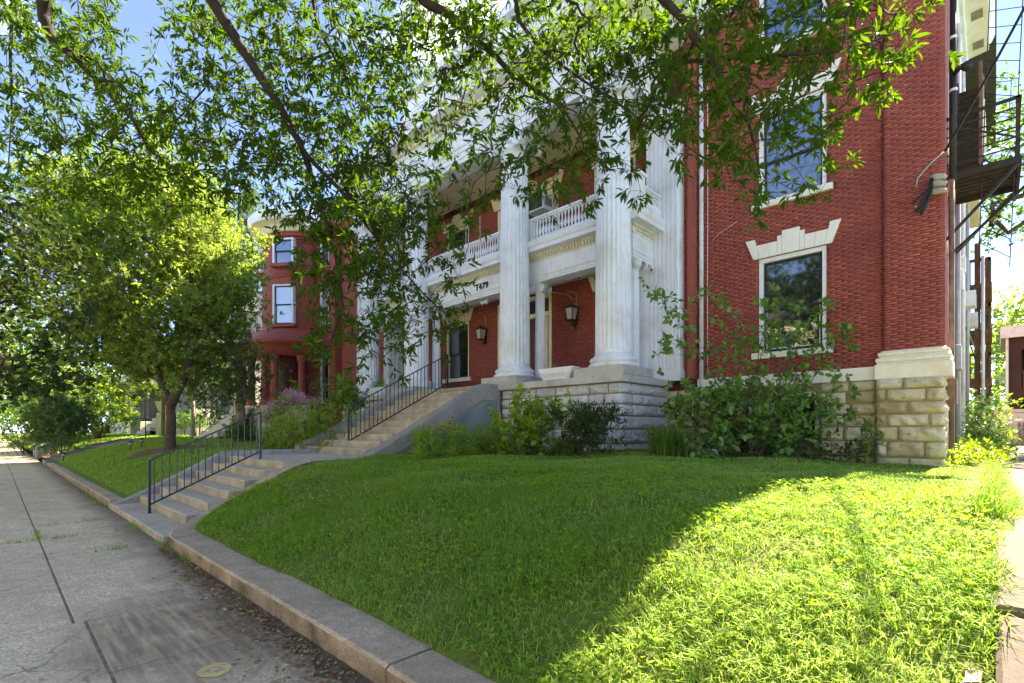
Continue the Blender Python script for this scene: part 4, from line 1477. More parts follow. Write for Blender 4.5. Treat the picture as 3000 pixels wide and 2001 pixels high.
def planter(x0, x1, label, z=2.777, yc=9.68):
    t = thing('planter_trough', label, 'planter', ((x0 + x1) / 2, yc, z))
    b = MB()
    n_ = 4
    rings = [(0.0, .72), (.02, .74), (.20, .93), (.23, .95), (.27, 1.0), (.295, 1.0), (.295, .93), (.24, .90)]
    vs = []
    for (h, s_) in rings:
        L2, D2 = (x1 - x0) / 2 * s_, .19 * (s_ * .6 + .4)
        for (sx, sy) in ((-1, -.8), (-.92, -1), (.92, -1), (1, -.8), (1, .8), (.92, 1), (-.92, 1), (-1, .8)):
            vs.append(((x0 + x1) / 2 + sx * L2, yc + sy * D2, z + h))
    m_ = 8
    fs = [(i * m_ + k, i * m_ + (k + 1) % m_, (i + 1) * m_ + (k + 1) % m_, (i + 1) * m_ + k) for i in range(len(rings) - 1) for k in range(m_)]
    fs.append(tuple((len(rings) - 1) * m_ + k for k in range(m_)))
    fs.append(tuple(range(m_))[::-1])
    b.add(vs, fs)
    b.build('trough', 'white_trim', t)
    o = MB()
    for k in range(7):                                  # scrolled relief on the front
        cx = x0 + (x1 - x0) * (.14 + .12 * k)
        for (rr, a0, a1, dx) in ((.05, 0, 300, 0), (.028, 60, 330, .006)):
            o.tube([(cx + dx + rr * math.cos(R(a)), yc - .19 + .02 - .03 * ((.12 + rr * math.sin(R(a))) / .2), z + .12 + rr * 1.3 * math.sin(R(a))) for a in range(a0, a1 + 1, 30)], .007, 5)
    tag(o.build('scroll_relief', 'white_trim', t), kind='stuff')
    MB().box(x0 + .12, x1 - .12, yc - .12, yc + .12, z + .22, z + .245).build('soil', 'soil', t)
    return t


planter(-8.27, -7.18, 'white scrolled planter trough on the porch coping between the right columns')
planter(-16.6, -15.4, 'white planter trough on the porch coping between the left columns')


def camera_thing(x, y, z, label, dual):
    t = thing('security_camera', label, 'security camera', (x, y, z))
    MB().lathe([(.045, z - .02), (.045, z), (.02, z + .001)], x, y, 12).build('mount', 'white_metal', t)
    if dual:
        for s_ in (-1, 1):
            MB().tube([(x, y, z - .02), (x + s_ * .05, y - .03, z - .06), (x + s_ * .08, y - .08, z - .10), (x + s_ * .11, y - .15, z - .15)], [.012, .02, .05, .065], 10).build('lamp_head', 'white_metal', t)
    else:
        MB().tube([(x, y, z - .015), (x + .01, y - .03, z - .05)], .016, 8).build('arm', 'white_metal', t)
        MB().tube([(x + .0, y + .02, z - .06), (x + .05, y - .12, z - .09)], .034, 10).build('barrel', 'white_metal', t)
        MB().tube([(x + .05, y - .12, z - .09), (x + .053, y - .128, z - .0915)], .028, 10).build('lens', 'rubber_black', t)


camera_thing(-11.55, 10.85, 5.69, 'white twin-head floodlight under the balcony left of the second column', True)
camera_thing(-8.0, 10.95, 5.69, 'small white camera under the balcony left of the corner column', False)
camera_thing(-13.2, 10.85, 5.69, 'small white camera under the balcony above the porch window', False)
camera_thing(-6.15, 11.42, 5.60, 'white camera with black lens on the fluted pilaster', False)

# ---------------------------------------------------------------- red house with round tower
TH = thing('tower_house', 'red brick house with a round tower and white cornice beyond the tree', 'house', (-27.6, 12.2, 1.0))
TX, TY, TR = -27.6, 12.2, 2.25


def far_window(parent, cx, cy, z0, z1, wd, ang, pane, frame='white_trim', sillmat='red_paint', deep=0.10, sash='dark_sash'):
    """window whose outer face looks along ang (degrees, 0 = +x)"""
    rz = R(ang + 90)
    h = z1 - z0
    def B(name, mb, mat, par):
        me = mb.mesh(name, mat)
        return inst(name, me, par, (cx, cy, z0), rot=(0, 0, rz) if par is parent else None)
    m = MB()
    m.box(-wd / 2 - .06, -wd / 2 + .04, -.06, .25, 0, h); m.box(wd / 2 - .04, wd / 2 + .06, -.06, .25, 0, h)
    m.box(-wd / 2 + .04, wd / 2 - .04, -.06, .25, h - .08, h)
    wnd = B('window', m, frame, parent)
    def C(name, mb, mat):
        o = bpy.data.objects.new(name, mb.mesh(name, mat))
        COL.objects.link(o); o.parent = wnd
        WP[o.name] = Vector((0, 0, 0))
        return o
    a, b = -wd / 2 + .04, wd / 2 - .04
    for (q0, q1, yy) in ((h * .48, h - .08, deep * .3), (.02, h * .5, deep * .6)):
        m = MB()
        m.box(a, a + .05, yy, yy + .03, q0, q1); m.box(b - .05, b, yy, yy + .03, q0, q1)
        m.box(a + .05, b - .05, yy, yy + .03, q1 - .05, q1); m.box(a + .05, b - .05, yy, yy + .03, q0, q0 + .06)
        C('sash', m, sash)
        C('pane', MB().box(a + .05, b - .05, yy + .012, yy + .018, q0 + .06, q1 - .05), pane)
    C('sill', MB().box(-wd / 2 - .15, wd / 2 + .15, -.14, .2, -.16, -.004), sillmat)
    return wnd


tb = MB()
tb.lathe([(TR, .8), (TR, 6.55), (TR + .03, 6.6), (TR + .03, 9.45), (TR - .02, 9.7), (TR - .02, 11.8)], TX, TY, 64)
tower = tb.build('tower', 'brick_far', TH)
for (z, o_, h) in ((6.78, .10, .16), (9.42, .12, .13), (9.56, .06, .1), (11.2, .05, .06), (11.36, .08, .06), (11.52, .11, .10)):
    MB().lathe([(TR, z), (TR + o_, z + h * .15), (TR + o_, z + h * .8), (TR, z + h)], TX, TY, 64, caps=False).build('string_course', 'red_paint', tower)
MB().lathe([(TR - .05, 11.78), (TR + .12, 11.80), (TR + .14, 11.95), (TR + .30, 12.10), (TR + .62, 12.18), (TR + .66, 12.19)], TX, TY, 64, caps=False).build('cornice_soffit', 'cream_paint', tower)
MB().lathe([(TR + .655, 12.18), (TR + .67, 12.36), (TR + .72, 12.40), (TR + .74, 12.62), (TR + .70, 12.68), (0.3, 12.95)], TX, TY, 64).build('cornice', 'white_paint', tower)
dn = MB()
for k in range(70):
    a = 2 * math.pi * k / 70
    dn.box(TX + (TR + .16) * math.cos(a) - .03, TX + (TR + .16) * math.cos(a) + .03, TY + (TR + .16) * math.sin(a) - .03, TY + (TR + .16) * math.sin(a) + .03, 11.95, 12.07)
tag(dn.build('dentil_course', 'cream_paint', tower), kind='stuff')
for (z0, z1, pn) in ((10.07, 11.36, 'glass_sky'), (6.98, 9.0, 'glass_blind')):
    an = -53.0
    far_window(TH, TX + (TR + .13) * math.cos(R(an)), TY + (TR + .13) * math.sin(R(an)), z0, z1, 1.02, an, pn)
    an = -130.0
    far_window(TH, TX + (TR + .13) * math.cos(R(an)), TY + (TR + .13) * math.sin(R(an)), z0, z1, 1.02, an, pn)
# flat front bay right of the tower
NW = [(-25.05, -24.05, 2.9, 5.35), (-25.05, -24.05, 6.85, 9.05), (-25.05, -24.05, 9.95, 11.2)]
bay = MB()
for (a, b, c_, d_) in wall_rects(-26.2, -23.42, .8, 11.8, NW): bay.box(a, b, 11.7, 12.0, c_, d_)
bay.box(-31.5, -23.42, 12.6, 24, .8, 11.8)
bay.box(-23.72, -23.42, 12.0, 12.6, .8, 11.8)
bo = bay.build('wall', 'brick_far', TH)
for op, pn in zip(NW, ('glass_dark', 'glass_blind', 'glass_sky')):
    window(op, 11.7, TH, pane=pn, sillmat='red_paint')
for (z, h) in ((5.75, .22), (9.42, .2), (6.45, .12)): MB().box(-26.0, -23.36, 11.62, 11.75, z, z + h).build('string_course', 'red_paint', TH, bevel=0.02)
MB().box(-26.0, -22.95, 11.1, 12.2, 11.8, 12.45).build('cornice', 'white_paint', TH, bevel=0.04)
hip_roof('roof', 'roof_slate', TH, -31.8, -23.3, 12.3, 24.3, 12.4, 15.0, 3.6)
# curved entrance porch under the tower
po = thing('dummy', 'x', 'x') if False else None
a0, a1 = R(-112), R(-22)
mb = MB()
mb.lathe([(2.3, 5.25), (3.35, 5.25), (3.38, 5.42), (3.42, 5.44), (3.40, 5.75), (3.56, 5.82), (3.62, 5.95), (3.60, 6.02), (2.2, 6.06)], TX, TY, 30, caps=False, ang=(a0, a1))
porch = mb.build('entrance_porch', 'red_paint', TH)
mb = MB(); mb.lathe([(3.2, 6.05), (3.0, 6.35), (2.75, 6.62), (2.3, 6.85)], TX, TY, 30, caps=False, ang=(a0, a1)); mb.build('porch_roof', 'red_paint', porch)
mb = MB(); mb.lathe([(3.66, .8), (3.66, 2.62), (3.7, 2.64), (3.7, 2.76), (2.0, 2.78)], TX, TY, 30, caps=False, ang=(a0, a1)); mb.build('porch_base', 'limestone_far', porch)
for an in (-100, -79, -62, -52, -29):
    x, y = TX + 3.22 * math.cos(R(an)), TY + 3.22 * math.sin(R(an))
    m = MB()
    m.lathe([(.25, 2.78), (.25, 2.9), (.23, 2.98), (.19, 3.0), (.16, 4.85), (.20, 4.95), (.23, 5.1), (.25, 5.25)], x, y, 18)
    m.build('porch_column', 'red_paint', porch)
MB().box(TX + .9, TX + 2.35, TY - 2.22, TY - 1.1, 2.78, 5.2).build('door_recess', 'door_red', TH)
MB().box(TX + 1.2, TX + 1.5, TY - 2.24, TY - 2.21, 2.9, 5.0).build('door_light', 'glass_dark', TH)
for k in range(6): MB().box(-28.6, -26.0, 6.9 + k * .32, 8.6, .9, 2.6 - .27 * (5 - k)).build('step', 'limestone_far', TH)
fb = MB()
for (a, b) in (((-25.5, 11.5, 10.5), (-24.3, 11.2, 10.5)), ((-25.5, 11.5, 10.2), (-24.3, 11.2, 10.2)), ((-25.5, 11.5, 9.9), (-24.3, 11.2, 9.9)), ((-25.5, 11.5, 9.6), (-25.5, 11.5, 10.55)), ((-24.3, 11.2, 9.6), (-24.3, 11.2, 10.55)), ((-24.9, 11.35, 9.6), (-24.9, 11.35, 10.55)), ((-24.3, 11.6, 8.6), (-24.3, 11.2, 9.6))):
    fb.bar(a, b, .035)
fb.box(-25.55, -24.25, 11.15, 11.7, 9.55, 9.6)
fb.build('iron_balcony', 'black_iron', TH)
handrail('handrail', 'dark iron handrail at the porch of the red tower house', (7.0, 1.2), (9.0, 2.7), .95, .95, 10, -27.9)


# ---------------------------------------------------------------- houses further along the street
def column_house(name, label, x0, x1, yf, zfloor, cols, ztop, r_, mat, wallmat):
    t = thing(name, label, 'house', ((x0 + x1) / 2, yf, 1))
    ww = [(x0 + 1.5 + k * 2.6, x0 + 2.6 + k * 2.6, zfloor + .6 + fl * 3.6, zfloor + 2.7 + fl * 3.6) for k in range(int((x1 - x0 - 2) / 2.6)) for fl in (0, 1)]
    m = MB()
    for (a, b, c_, d_) in wall_rects(x0, x1, .8, ztop + 2.5, ww): m.box(a, b, yf + 2.6, yf + 2.9, c_, d_)
    m.box(x0, x1, yf + 3.2, yf + 13, .8, ztop + 2.5)
    m.box(x1 - .3, x1, yf + 2.9, yf + 3.2, .8, ztop + 2.5)
    m.build('wall', wallmat, t)
    for o_ in ww: window(o_, yf + 2.6, t, sillmat='limestone_far')
    b = MB().box(x0 + .3, x1 + .1, yf, yf + 2.6, .8, zfloor).build('porch_base', mat, t, bevel=0.03)
    for cx in cols:
        MB().box(cx - r_ * 1.6, cx + r_ * 1.6, yf + .2, yf + .2 + r_ * 3.2, zfloor, zfloor + .45).build('pedestal', mat, t, bevel=0.02)
        m = MB()
        m.lathe([(r_ * 1.3, zfloor + .45, 0), (r_ * 1.3, zfloor + .6, 0), (r_, zfloor + .7, 0), (r_, zfloor + .8, r_ * .07), (r_ * .86, ztop - .5, r_ * .07), (r_ * .86, ztop - .45, 0), (r_ * 1.3, ztop - .1, 0), (r_ * 1.3, ztop, 0)], cx, yf + .2 + r_ * 1.6, 20 * 5, flute=20)
        m.build('column', mat, t)
    MB().box(x0 + .2, x1 + .2, yf, yf + 2.59, ztop, ztop + 1.0).build('entablature', mat, t, bevel=0.05)
    mb = MB(); mb.prism([(x0 - .5, ztop + 2.5), (x1 + .5, ztop + 2.5), (x1 - 3, ztop + 5), (x0 + 3, ztop + 5)], 1, yf + 2.2, yf + 13.5); mb.build('roof', 'roof_slate', t)
    for k in range(6): MB().box(x0 + 4, x0 + 7, yf - 2.0 + k * .33, yf + .02 + k * .001, .9, zfloor - (5 - k) * .26 - .02).build('step', mat, t)
    return t


column_house('columned_house', 'pale stone house with fluted columns behind the big lawn tree', -52, -39.0, 9.4, 2.55, (-39.9, -41.3, -44.6, -46.0, -50.5), 7.6, .42, 'limestone_far', 'limestone_far')
column_house('porch_house', 'distant tan house with slim porch columns at far left', -78, -61, 9.0, 2.4, (-62, -64.2, -66.6, -71, -75), 6.0, .30, 'cream_paint', 'brick_brown')

# ---------------------------------------------------------------- neighbour's path, rails, stones at left
MB()
tag(inst('path', MB().prism([(1.7, .0), (12, .5), (12, 1.16), (4.6, 1.02), (3.6, .78), (1.7, .14)], 0, -31.6, -30.1).mesh('path', 'concrete_cheek')), kind='structure')
mbk = grid_mesh('mulch_bed', -36, -31.6, 16, 1.75, 5.2, 14, lambda x, y: lawn_z(x, y) + .03, 'mulch')
tag(inst('mulch_bed', mbk), 'reddish brown mulch bank beside the neighbour path', 'mulch', kind='stuff')
cw = MB(); cw.prism([(1.9, 0), (5.0, .4), (5.0, 1.12), (4.4, 1.12), (1.9, .38)], 0, -31.62, -31.35)
tag(cw.build('path_cheek', 'concrete_cheek'), 'grey sloping concrete edge of the neighbour path', 'low wall', None)
handrail('handrail', 'thin black handrail along the neighbour path on the far lawn', (2.2, .45), (5.4, 1.15), 1.05, 1.05, 1, -31.2)
for i, (x, lab) in enumerate(((-29.75, 'dark slate kerb slab at the far end of the lawn curb'), (-30.9, 'pale granite kerb block beside the neighbour path'))):
    tag(MB().box(x - .4, x + .4, 1.55, 2.0, -.05, .22).build('kerb_block', 'slate_curb' if i == 0 else 'granite_block', bevel=0.03), lab, 'kerb stone')
for i, (x, lab) in enumerate(((-37.5, 'nearer grey granite gate block by the far sidewalk'), (-39.8, 'farther grey granite gate block by the far sidewalk'))):
    t = thing('gate_block', lab, 'stone block', (x, 2.0, 0))
    MB().box(x - .45, x + .45, 1.6, 2.4, 0, .62).build('block', 'granite_block', t, bevel=0.05)
    mb = MB(); mb.add([(x - .5, 1.55, .621), (x + .5, 1.55, .621), (x + .5, 2.45, .621), (x - .5, 2.45, .621), (x, 2, .95)], [(3, 2, 1, 0), (0, 1, 4), (1, 2, 4), (2, 3, 4), (3, 0, 4)]); mb.build('cap', 'granite_block', t)
for i, (u, v, d, lab) in enumerate(((186, 1345, 21, 'small black path light by the mulch bank'), (383, 1285, 19, 'small path light left of the lawn rail'), (415, 1285, 19.5, 'small path light right of the lawn rail'))):
    p = px(u, v, d); p.z = lz(p.x, p.y)
    t = thing('path_light', lab, 'garden light', p)
    MB().tube([p, p + Vector((0, 0, .34))], .018, 8).build('stem', 'black_iron', t)
    MB().lathe([(.11, p.z + .34), (.09, p.z + .37), (.02, p.z + .41)], p.x, p.y, 14).build('hood', 'black_iron', t)
    MB().lathe([(.05, p.z + .25), (.05, p.z + .34)], p.x, p.y, 10).build('lens', 'lamp_glass', t)
for i, (u, v, d, lab) in enumerate(((395, 1160, 40, 'dark urn before the tan house'), (475, 1185, 34, 'pale urn at the steps of the columned house'))):
    p = px(u, v + 20, d)
    t = thing('garden_urn', lab, 'urn', p)
    MB().lathe([(.22, p.z - .35), (.22, p.z - .28), (.08, p.z - .2), (.08, p.z - .05), (.22, p.z + .05), (.34, p.z + .35), (.42, p.z + .6), (.44, p.z + .66), (.36, p.z + .66), (.3, p.z + .5)], p.x, p.y, 20).build('bowl', 'black_iron' if i == 0 else 'pale_stone', t)
    MB().box(p.x - .3, p.x + .3, p.y - .3, p.y + .3, lz(p.x, p.y) - .1, p.z - .35).build('pedestal', 'limestone_far', t)

# ---------------------------------------------------------------- driveway side of the mansion
# service mast, conduits, boxes on the side wall (parts of the house)
def sp(y, r_, z0, z1, mat, x=-.62): MB().tube([(x, y, z0), (x, y, z1)], r_, 8).build('conduit', mat, HO)


sp(12.62, .045, 1.0, 6.3, 'escape_rust', -.58)
sp(13.3, .03, 1.2, 9.0, 'rubber_black')
sp(13.9, .035, 1.0, 8.0, 'white_metal')
sp(14.6, .025, 1.0, 8.5, 'rubber_black')
sp(15.4, .05, .95, 8.0, 'grey_metal', -.60)
sp(16.4, .04, 1.0, 11.5, 'white_metal', -.62)
sp(18.0, .05, 1.0, 11.5, 'white_metal', -.60)
sp(20.0, .06, 1.0, 11.5, 'grey_metal', -.58)
MB().box(-.70, -.655, 12.31, 12.52, 3.0, 11.4).build('corner_board', 'cream_paint', HO)
for (y, z, a, b, mt) in ((13.0, 2.05, .22, .5, 'escape_rust'), (14.9, 2.9, .35, .55, 'grey_metal'), (17.2, 5.6, .3, .4, 'white_metal'), (16.0, 4.9, .25, .5, 'white_metal')):
    MB().box(-.70, -.52, y, y + a, z, z + b).build('meter_box', mt, HO, bevel=0.01)
for (y, z) in ((14.0, 3.6), (18.2, 3.6), (14.0, 7.1), (22.5, 3.6)):
    wb = MB().box(-.71, -.64, y, y + 1.1, z, z + 2.0).build('side_window', 'white_trim', HO)
    MB().box(-.655, -.635, y + .1, y + 1.0, z + .1, z + 1.9).build('pane', 'glass_dark', wb)
bb = MB().box(-.72, -.30, 19.6, 22.4, 8.2, 10.6).build('side_bay', 'white_trim', HO, bevel=0.03)
MB().box(-.72, -.18, 19.45, 22.55, 10.6, 10.95).build('bay_cornice', 'white_paint', bb, bevel=0.05)
for i, (y, z, lab) in enumerate(((18.8, 5.0, 'upper window air conditioner on the driveway wall'), (20.6, 4.7, 'lower window air conditioner on the driveway wall'))):
    t = thing('air_conditioner', lab, 'air conditioner', (-.5, y, z))
    MB().box(-.72, -.36, y, y + .6, z, z + .42).build('housing', 'white_metal', t, bevel=0.01)
    MB().box(-.362, -.352, y + .05, y + .55, z + .05, z + .37).build('grille', 'dark_sash', t)

# porcelain insulators with looped cables on the front corner
t = thing('cable_anchor', 'three grey insulators with looped black cables on the brick corner', 'insulators', (-.72, 11.85, 5.9))
for k, z in enumerate((6.10, 5.98, 5.85)):
    MB().tube([(-.62, 11.86, z), (-.70, 11.78, z - .005), (-.76, 11.72, z - .02), (-.80, 11.67, z - .03)], [.035, .06, .065, .045], 10).build('insulator', 'grey_wood', t)
lp = MB()
for k in range(8):
    w_ = random.uniform(.14, .36); dz = random.uniform(.28, .62)
    x0 = -.78 - random.uniform(0, .05)
    lp.tube([(x0 - w_ * .5 * (1 - math.cos(math.pi * 2 * q / 12)) , 11.68 + random.uniform(-.02, .02) - .06 * math.sin(math.pi * q / 12), 6.05 + .12 * math.sin(q * .7 + k) * .3 - dz * math.sin(math.pi * q / 12) ** .8) for q in range(13)], .011, 5)
tag(lp.build('cable_loop', 'rubber_black', t), kind='stuff')
MB().tube([(-1.02, 11.66, 5.95), (-1.0, 11.64, 6.12), (-.82, 11.64, 6.32), (-.62, 11.62, 6.46)], .012, 5).build('cable_tail', 'grey_metal', t)


def sag(a, b, s_, n=14):
    a, b = Vector(a), Vector(b)
    return [a.lerp(b, k / n) - Vector((0, 0, s_ * 4 * (k / n) * (1 - k / n))) for k in range(n + 1)]


a = Vector((-.62, 11.62, 6.46)); q = px(2985, 0, 7.2)
far_ = a + (q - a) * 4.0
tag(MB().tube(sag(a, far_, .35, 24), .019, 6).build('service_cable', 'rubber_black'), 'thick black service cable rising from the brick corner to upper right', 'cable')

# fire escape
fe = thing('fire_escape', 'black iron fire escape platform and stair on the driveway wall', 'fire escape', (-.1, 13.5, 6.2))
Y0, Y1, X0, X1, ZP = 13.0, 14.5, -.68, .34, 6.54
for k in range(8): MB().box(X0, X1, Y0 + k * .2, Y0 + k * .2 + .13, ZP, ZP + .03).build('deck_slat', 'escape_iron', fe)
m = MB()
for y in (Y0, Y1): m.bar((X0, y, ZP - .05), (X1, y, ZP - .05), .06, .10)
for x in (X0 + .04, X1): m.bar((x, Y0, ZP - .06), (x, Y1, ZP - .06), .05, .12)
m.build('deck_frame', 'escape_iron', fe)
for y in (Y0 + .02, Y1): MB().bar((X0, y, ZP - 1.25), (X1, y, ZP - .08), .05).build('brace', 'escape_iron', fe)
MB().bar((X0, Y0 + .9, ZP - 1.35), (X1 + .5, Y0 + .9, ZP + .15), .05).build('brace', 'escape_iron', fe)
for (x, y) in ((X0 + .12, Y0), (X1 - .03, Y0), (X1, Y1)):
    MB().bar((x, y, ZP), (x, y, ZP + 1.12), .05).build('post', 'escape_iron', fe)
for k in range(6):
    z = ZP + .20 + k * .18
    MB().bar((X0, Y0, z), (X1, Y0, z), .022 if k < 5 else .05).build('rail', 'escape_iron', fe)
    MB().bar((X1, Y0, z), (X1, Y1, z), .022 if k < 5 else .05).build('rail', 'escape_iron', fe)
MB().bar((X0 + .1, Y0 - .01, ZP + .92), (X1 - .05, Y0 - .01, ZP + .38), .028).build('brace', 'escape_iron', fe)
# stair rising to the rear, closed treads seen from below
for k in range(16):
    f = k / 15
    MB().box(-.62, -.20, 13.7 + f * 2.3, 13.98 + f * 2.3, ZP + .12 + f * 2.9, ZP + .15 + f * 2.9).build('tread', 'escape_iron', fe)
MB().bar((-.19, 13.7, ZP + .1), (-.19, 16.2, ZP + 3.3), .04, .22).build('stringer', 'escape_rust', fe)
MB().bar((-.63, 13.7, ZP + .1), (-.63, 16.2, ZP + 3.3), .04, .2).build('stringer', 'escape_iron', fe)
MB().box(-.22, -.17, 13.62, 13.70, ZP + .3, ZP + 2.35).build('stair_post', 'escape_rust', fe)

# suspended rung ladder
t = thing('hanging_ladder', 'thin wire rung ladder hanging against the sky beside the fire escape', 'ladder', (.2, 13.0, 5))
A0, A1 = px(2906, -160, 9.8), px(2868, 735, 9.8)
B0, B1 = px(3006, -190, 9.5), px(2958, 780, 9.5)
MB().tube([A0, A1], .009, 5).build('side_wire', 'escape_iron', t)
MB().tube([B0, B1], .009, 5).build('side_wire', 'escape_iron', t)
for k in range(19):
    f = k / 18.5
    MB().tube([A0.lerp(A1, f), B0.lerp(B1, f)], .008, 5).build('rung', 'escape_iron', t)

# service head and flood lamp near the top of the side wall
t = thing('service_mast', 'black conduit with a flood lamp high on the driveway wall', 'conduit', (-.62, 12.6, 6.5))
MB().tube([(-.56, 12.7, 6.3), (-.56, 12.7, 9.9)], .05, 8).build('pipe', 'rubber_black', t)
MB().tube([(-.56, 12.7, 8.3), (-.45, 12.5, 8.32), (-.34, 12.35, 8.2)], [.03, .05, .09], 10).build('flood_lamp', 'rubber_black', t)
for z in (8.0, 9.0): MB().lathe([(.06, z), (.06, z + .05)], -.56, 12.7, 10).build('clamp', 'white_metal', t)

# timber stair tower at the back
t = thing('stair_tower', 'brown timber stair tower at the rear of the driveway wall', 'stair tower', (-.3, 25, .9))
for (x, y) in ((-.42, 24.0), (-.15, 26.5), (-.78, 24.0)):
    MB().box(x - .08, x + .08, y - .08, y + .08, .9, 8.1).build('post', 'brown_wood', t)
for z in (3.2, 4.9, 6.5):
    MB().box(-.9, -.05, 23.9, 26.9, z, z + .16).build('deck', 'brown_wood', t)
    MB().box(-.9, -.08, 23.9, 23.97, z + .95, z + 1.05).build('rail', 'brown_wood', t)
    MB().box(-.15, -.08, 23.9, 26.9, z + .95, z + 1.05).build('rail', 'brown_wood', t)
    for k in range(4): MB().box(-.84 + k * .2, -.79 + k * .2, 23.91, 23.95, z + .16, z + .95).build('picket', 'brown_wood', t)
    for k in range(12): MB().box(-.14, -.1, 24.0 + k * .24, 24.06 + k * .24, z + .16, z + .95).build('picket', 'brown_wood', t)
MB().tube([(-.28, 23.86, 1.5), (-.28, 23.86, 7.6)], .05, 8).build('downpipe', 'white_metal', t)

# white block garage wall, brown brick flats, pole and wires
t = thing('garden_wall', 'white painted block wall with a tan coping at the end of the driveway', 'wall', (-.5, 32.5, .95))
for r_ in range(7):
    for k in range(9):
        x = -2.6 + k * .4 + (r_ % 2) * .2
        MB().box(x, x + .392, 32.3, 32.5, .95 + r_ * .2, .95 + r_ * .2 + .192).build('block', 'white_trim', t)
MB().box(-2.7, 1.25, 32.2, 32.6, 2.36, 2.5).build('coping', 'cream_paint', t)
MB().box(-2.6, 1.1, 32.32, 32.48, .95, 2.36).build('core', 'stone_mortar', t)
t = thing('brick_flats', 'dark brown brick flats with open porches and a white gutter', 'house', (3.5, 36, .9))
m = MB()
ops5 = [(.95, 2.4, 1.2, 3.0), (.95, 2.4, 3.5, 5.4), (3.0, 4.4, 1.2, 3.0), (3.0, 4.4, 3.5, 5.4)]
for (a, b, c_, d_) in wall_rects(.5, 8, .8, 6.2, ops5): m.box(a, b, 34, 34.3, c_, d_)
m.box(.5, .8, 34.3, 42, .8, 6.2); m.box(.8, 8, 36, 42, .8, 6.2)
m.build('wall', 'brick_brown', t)
MB().prism([(33.6, 6.2), (42, 6.2), (42, 6.9), (38, 7.1), (33.6, 6.5)], 0, .25, 8.2).build('roof', 'grey_metal', t)
MB().box(.22, 8.3, 33.5, 33.62, 5.95, 6.5).build('gutter', 'white_metal', t)
MB().box(.40, .5, 33.85, 33.98, .9, 6.1).build('downpipe', 'white_metal', t)
for o_ in ops5:
    MB().box(o_[0], o_[1], 33.98, 34.04, o_[2] + .8, o_[2] + .87).build('rail', 'brown_wood', t)
    for k in range(7): MB().box(o_[0] + .05 + k * .2, o_[0] + .1 + k * .2, 33.99, 34.03, o_[2], o_[2] + .8).build('picket', 'brown_wood', t)
t = thing('picket_fence', 'grey timber fence below the brown flats', 'fence', (3, 31.5, .95))
for k in range(26): MB().box(.75 + k * .14, .86 + k * .14, 31.4, 31.43, .95, 1.9).build('board', 'grey_wood', t)
MB().box(.7, 4.4, 31.431, 31.47, 1.2, 1.28).build('rail', 'grey_wood', t)
t = thing('utility_pole', 'pale timber utility pole with wires beyond the driveway', 'utility pole', (.25, 60, 1))
MB().tube([(.2, 58, 1.0), (.2, 58, 10.6)], [.16, .12], 10).build('pole', 'grey_wood', t)
MB().box(-.35, .75, 57.9, 58.0, 10.3, 10.42).build('cross_arm', 'grey_wood', t)
MB().lathe([(.22, 5.2), (.24, 5.3), (.24, 6.0), (.2, 6.1)], .55, 57.8, 12).build('transformer', 'grey_metal', t)
for i, (z, s_) in enumerate(((7.6, .3), (7.2, .35), (6.6, .5), (6.0, .6), (5.6, .4))):
    MB().tube(sag((.2, 58, z), (12, 46 - i, z + .3 - .35 * i), s_), .022, 4).build('wire', 'grey_metal', t)
    MB().tube(sag((.2, 58, z), (-14, 60, z + .2), s_), .022, 4).build('wire', 'grey_metal', t)
tag(MB().tube(sag((-.6, 18.5, 4.6), (.2, 57.9, 6.9), 1.0), .016, 5).build('service_cable', 'grey_metal'), 'pale service wire sagging from the driveway wall to the pole', 'cable')
tag(MB().tube(sag((-.6, 19.5, 4.55), (.2, 57.9, 6.3), 1.5), .016, 5).build('service_cable', 'rubber_black'), 'dark service wire sagging from the driveway wall to the pole', 'cable')

# ---------------------------------------------------------------- foliage tools
LEAF = {
    'lance': (np.array([(0, 0, 0), (.42, .32, .05), (.36, .66, .02), (0, 1, -.10), (-.36, .66, .02), (-.42, .32, .05), (0, .32, -.03), (0, .66, -.05)], float),
              np.array([(0, 1, 6), (6, 1, 2), (6, 2, 7), (7, 2, 3), (0, 6, 5), (6, 7, 4), (6, 4, 5), (7, 3, 4)])),
    'oval': (np.array([(0, 0, 0), (.5, .38, .06), (.36, .75, .02), (0, 1, -.10), (-.36, .75, .02), (-.5, .38, .06), (0, .5, -.05)], float),
             np.array([(0, 1, 6), (6, 1, 2), (6, 2, 3), (0, 6, 5), (6, 4, 5), (6, 3, 4)])),
    'dia': (np.array([(0, 0, 0), (.5, .45, .05), (0, 1, -.05), (-.5, .45, .05)], float), np.array([(0, 1, 2), (0, 2, 3)])),
}


def unit(a):
    return a / np.maximum(np.linalg.norm(a, axis=1, keepdims=True), 1e-9)


def leaf_geo(P, D, N, L, W, kind, rnd=None):
    """P base points, D directions, N approximate normals, L lengths, W width ratio"""
    T, F = LEAF[kind]
    D = unit(D)
    S = unit(np.cross(D, N))
    N = np.cross(S, D)
    n = len(P)
    L = np.broadcast_to(np.asarray(L, float), (n,))
    V = (P[:, None, :] + S[:, None, :] * (T[None, :, 0:1] * (L * W)[:, None, None]) + D[:, None, :] * (T[None, :, 1:2] * L[:, None, None]) + N[:, None, :] * (T[None, :, 2:3] * L[:, None, None]))
    Fi = (np.arange(n)[:, None, None] * len(T) + F[None]).reshape(-1, 3)
    if rnd is None: rnd = rng.random(n)
    return V.reshape(-1, 3), Fi, np.repeat(rnd, len(T))


def merge_geo(parts):
    V, F, Rn, b = [], [], [], 0
    for v, f, r_ in parts:
        V.append(v); F.append(f + b); Rn.append(r_); b += len(v)
    return np.concatenate(V), np.concatenate(F), np.concatenate(Rn)


def rand_dir(n):
    return unit(rng.normal(size=(n, 3)))


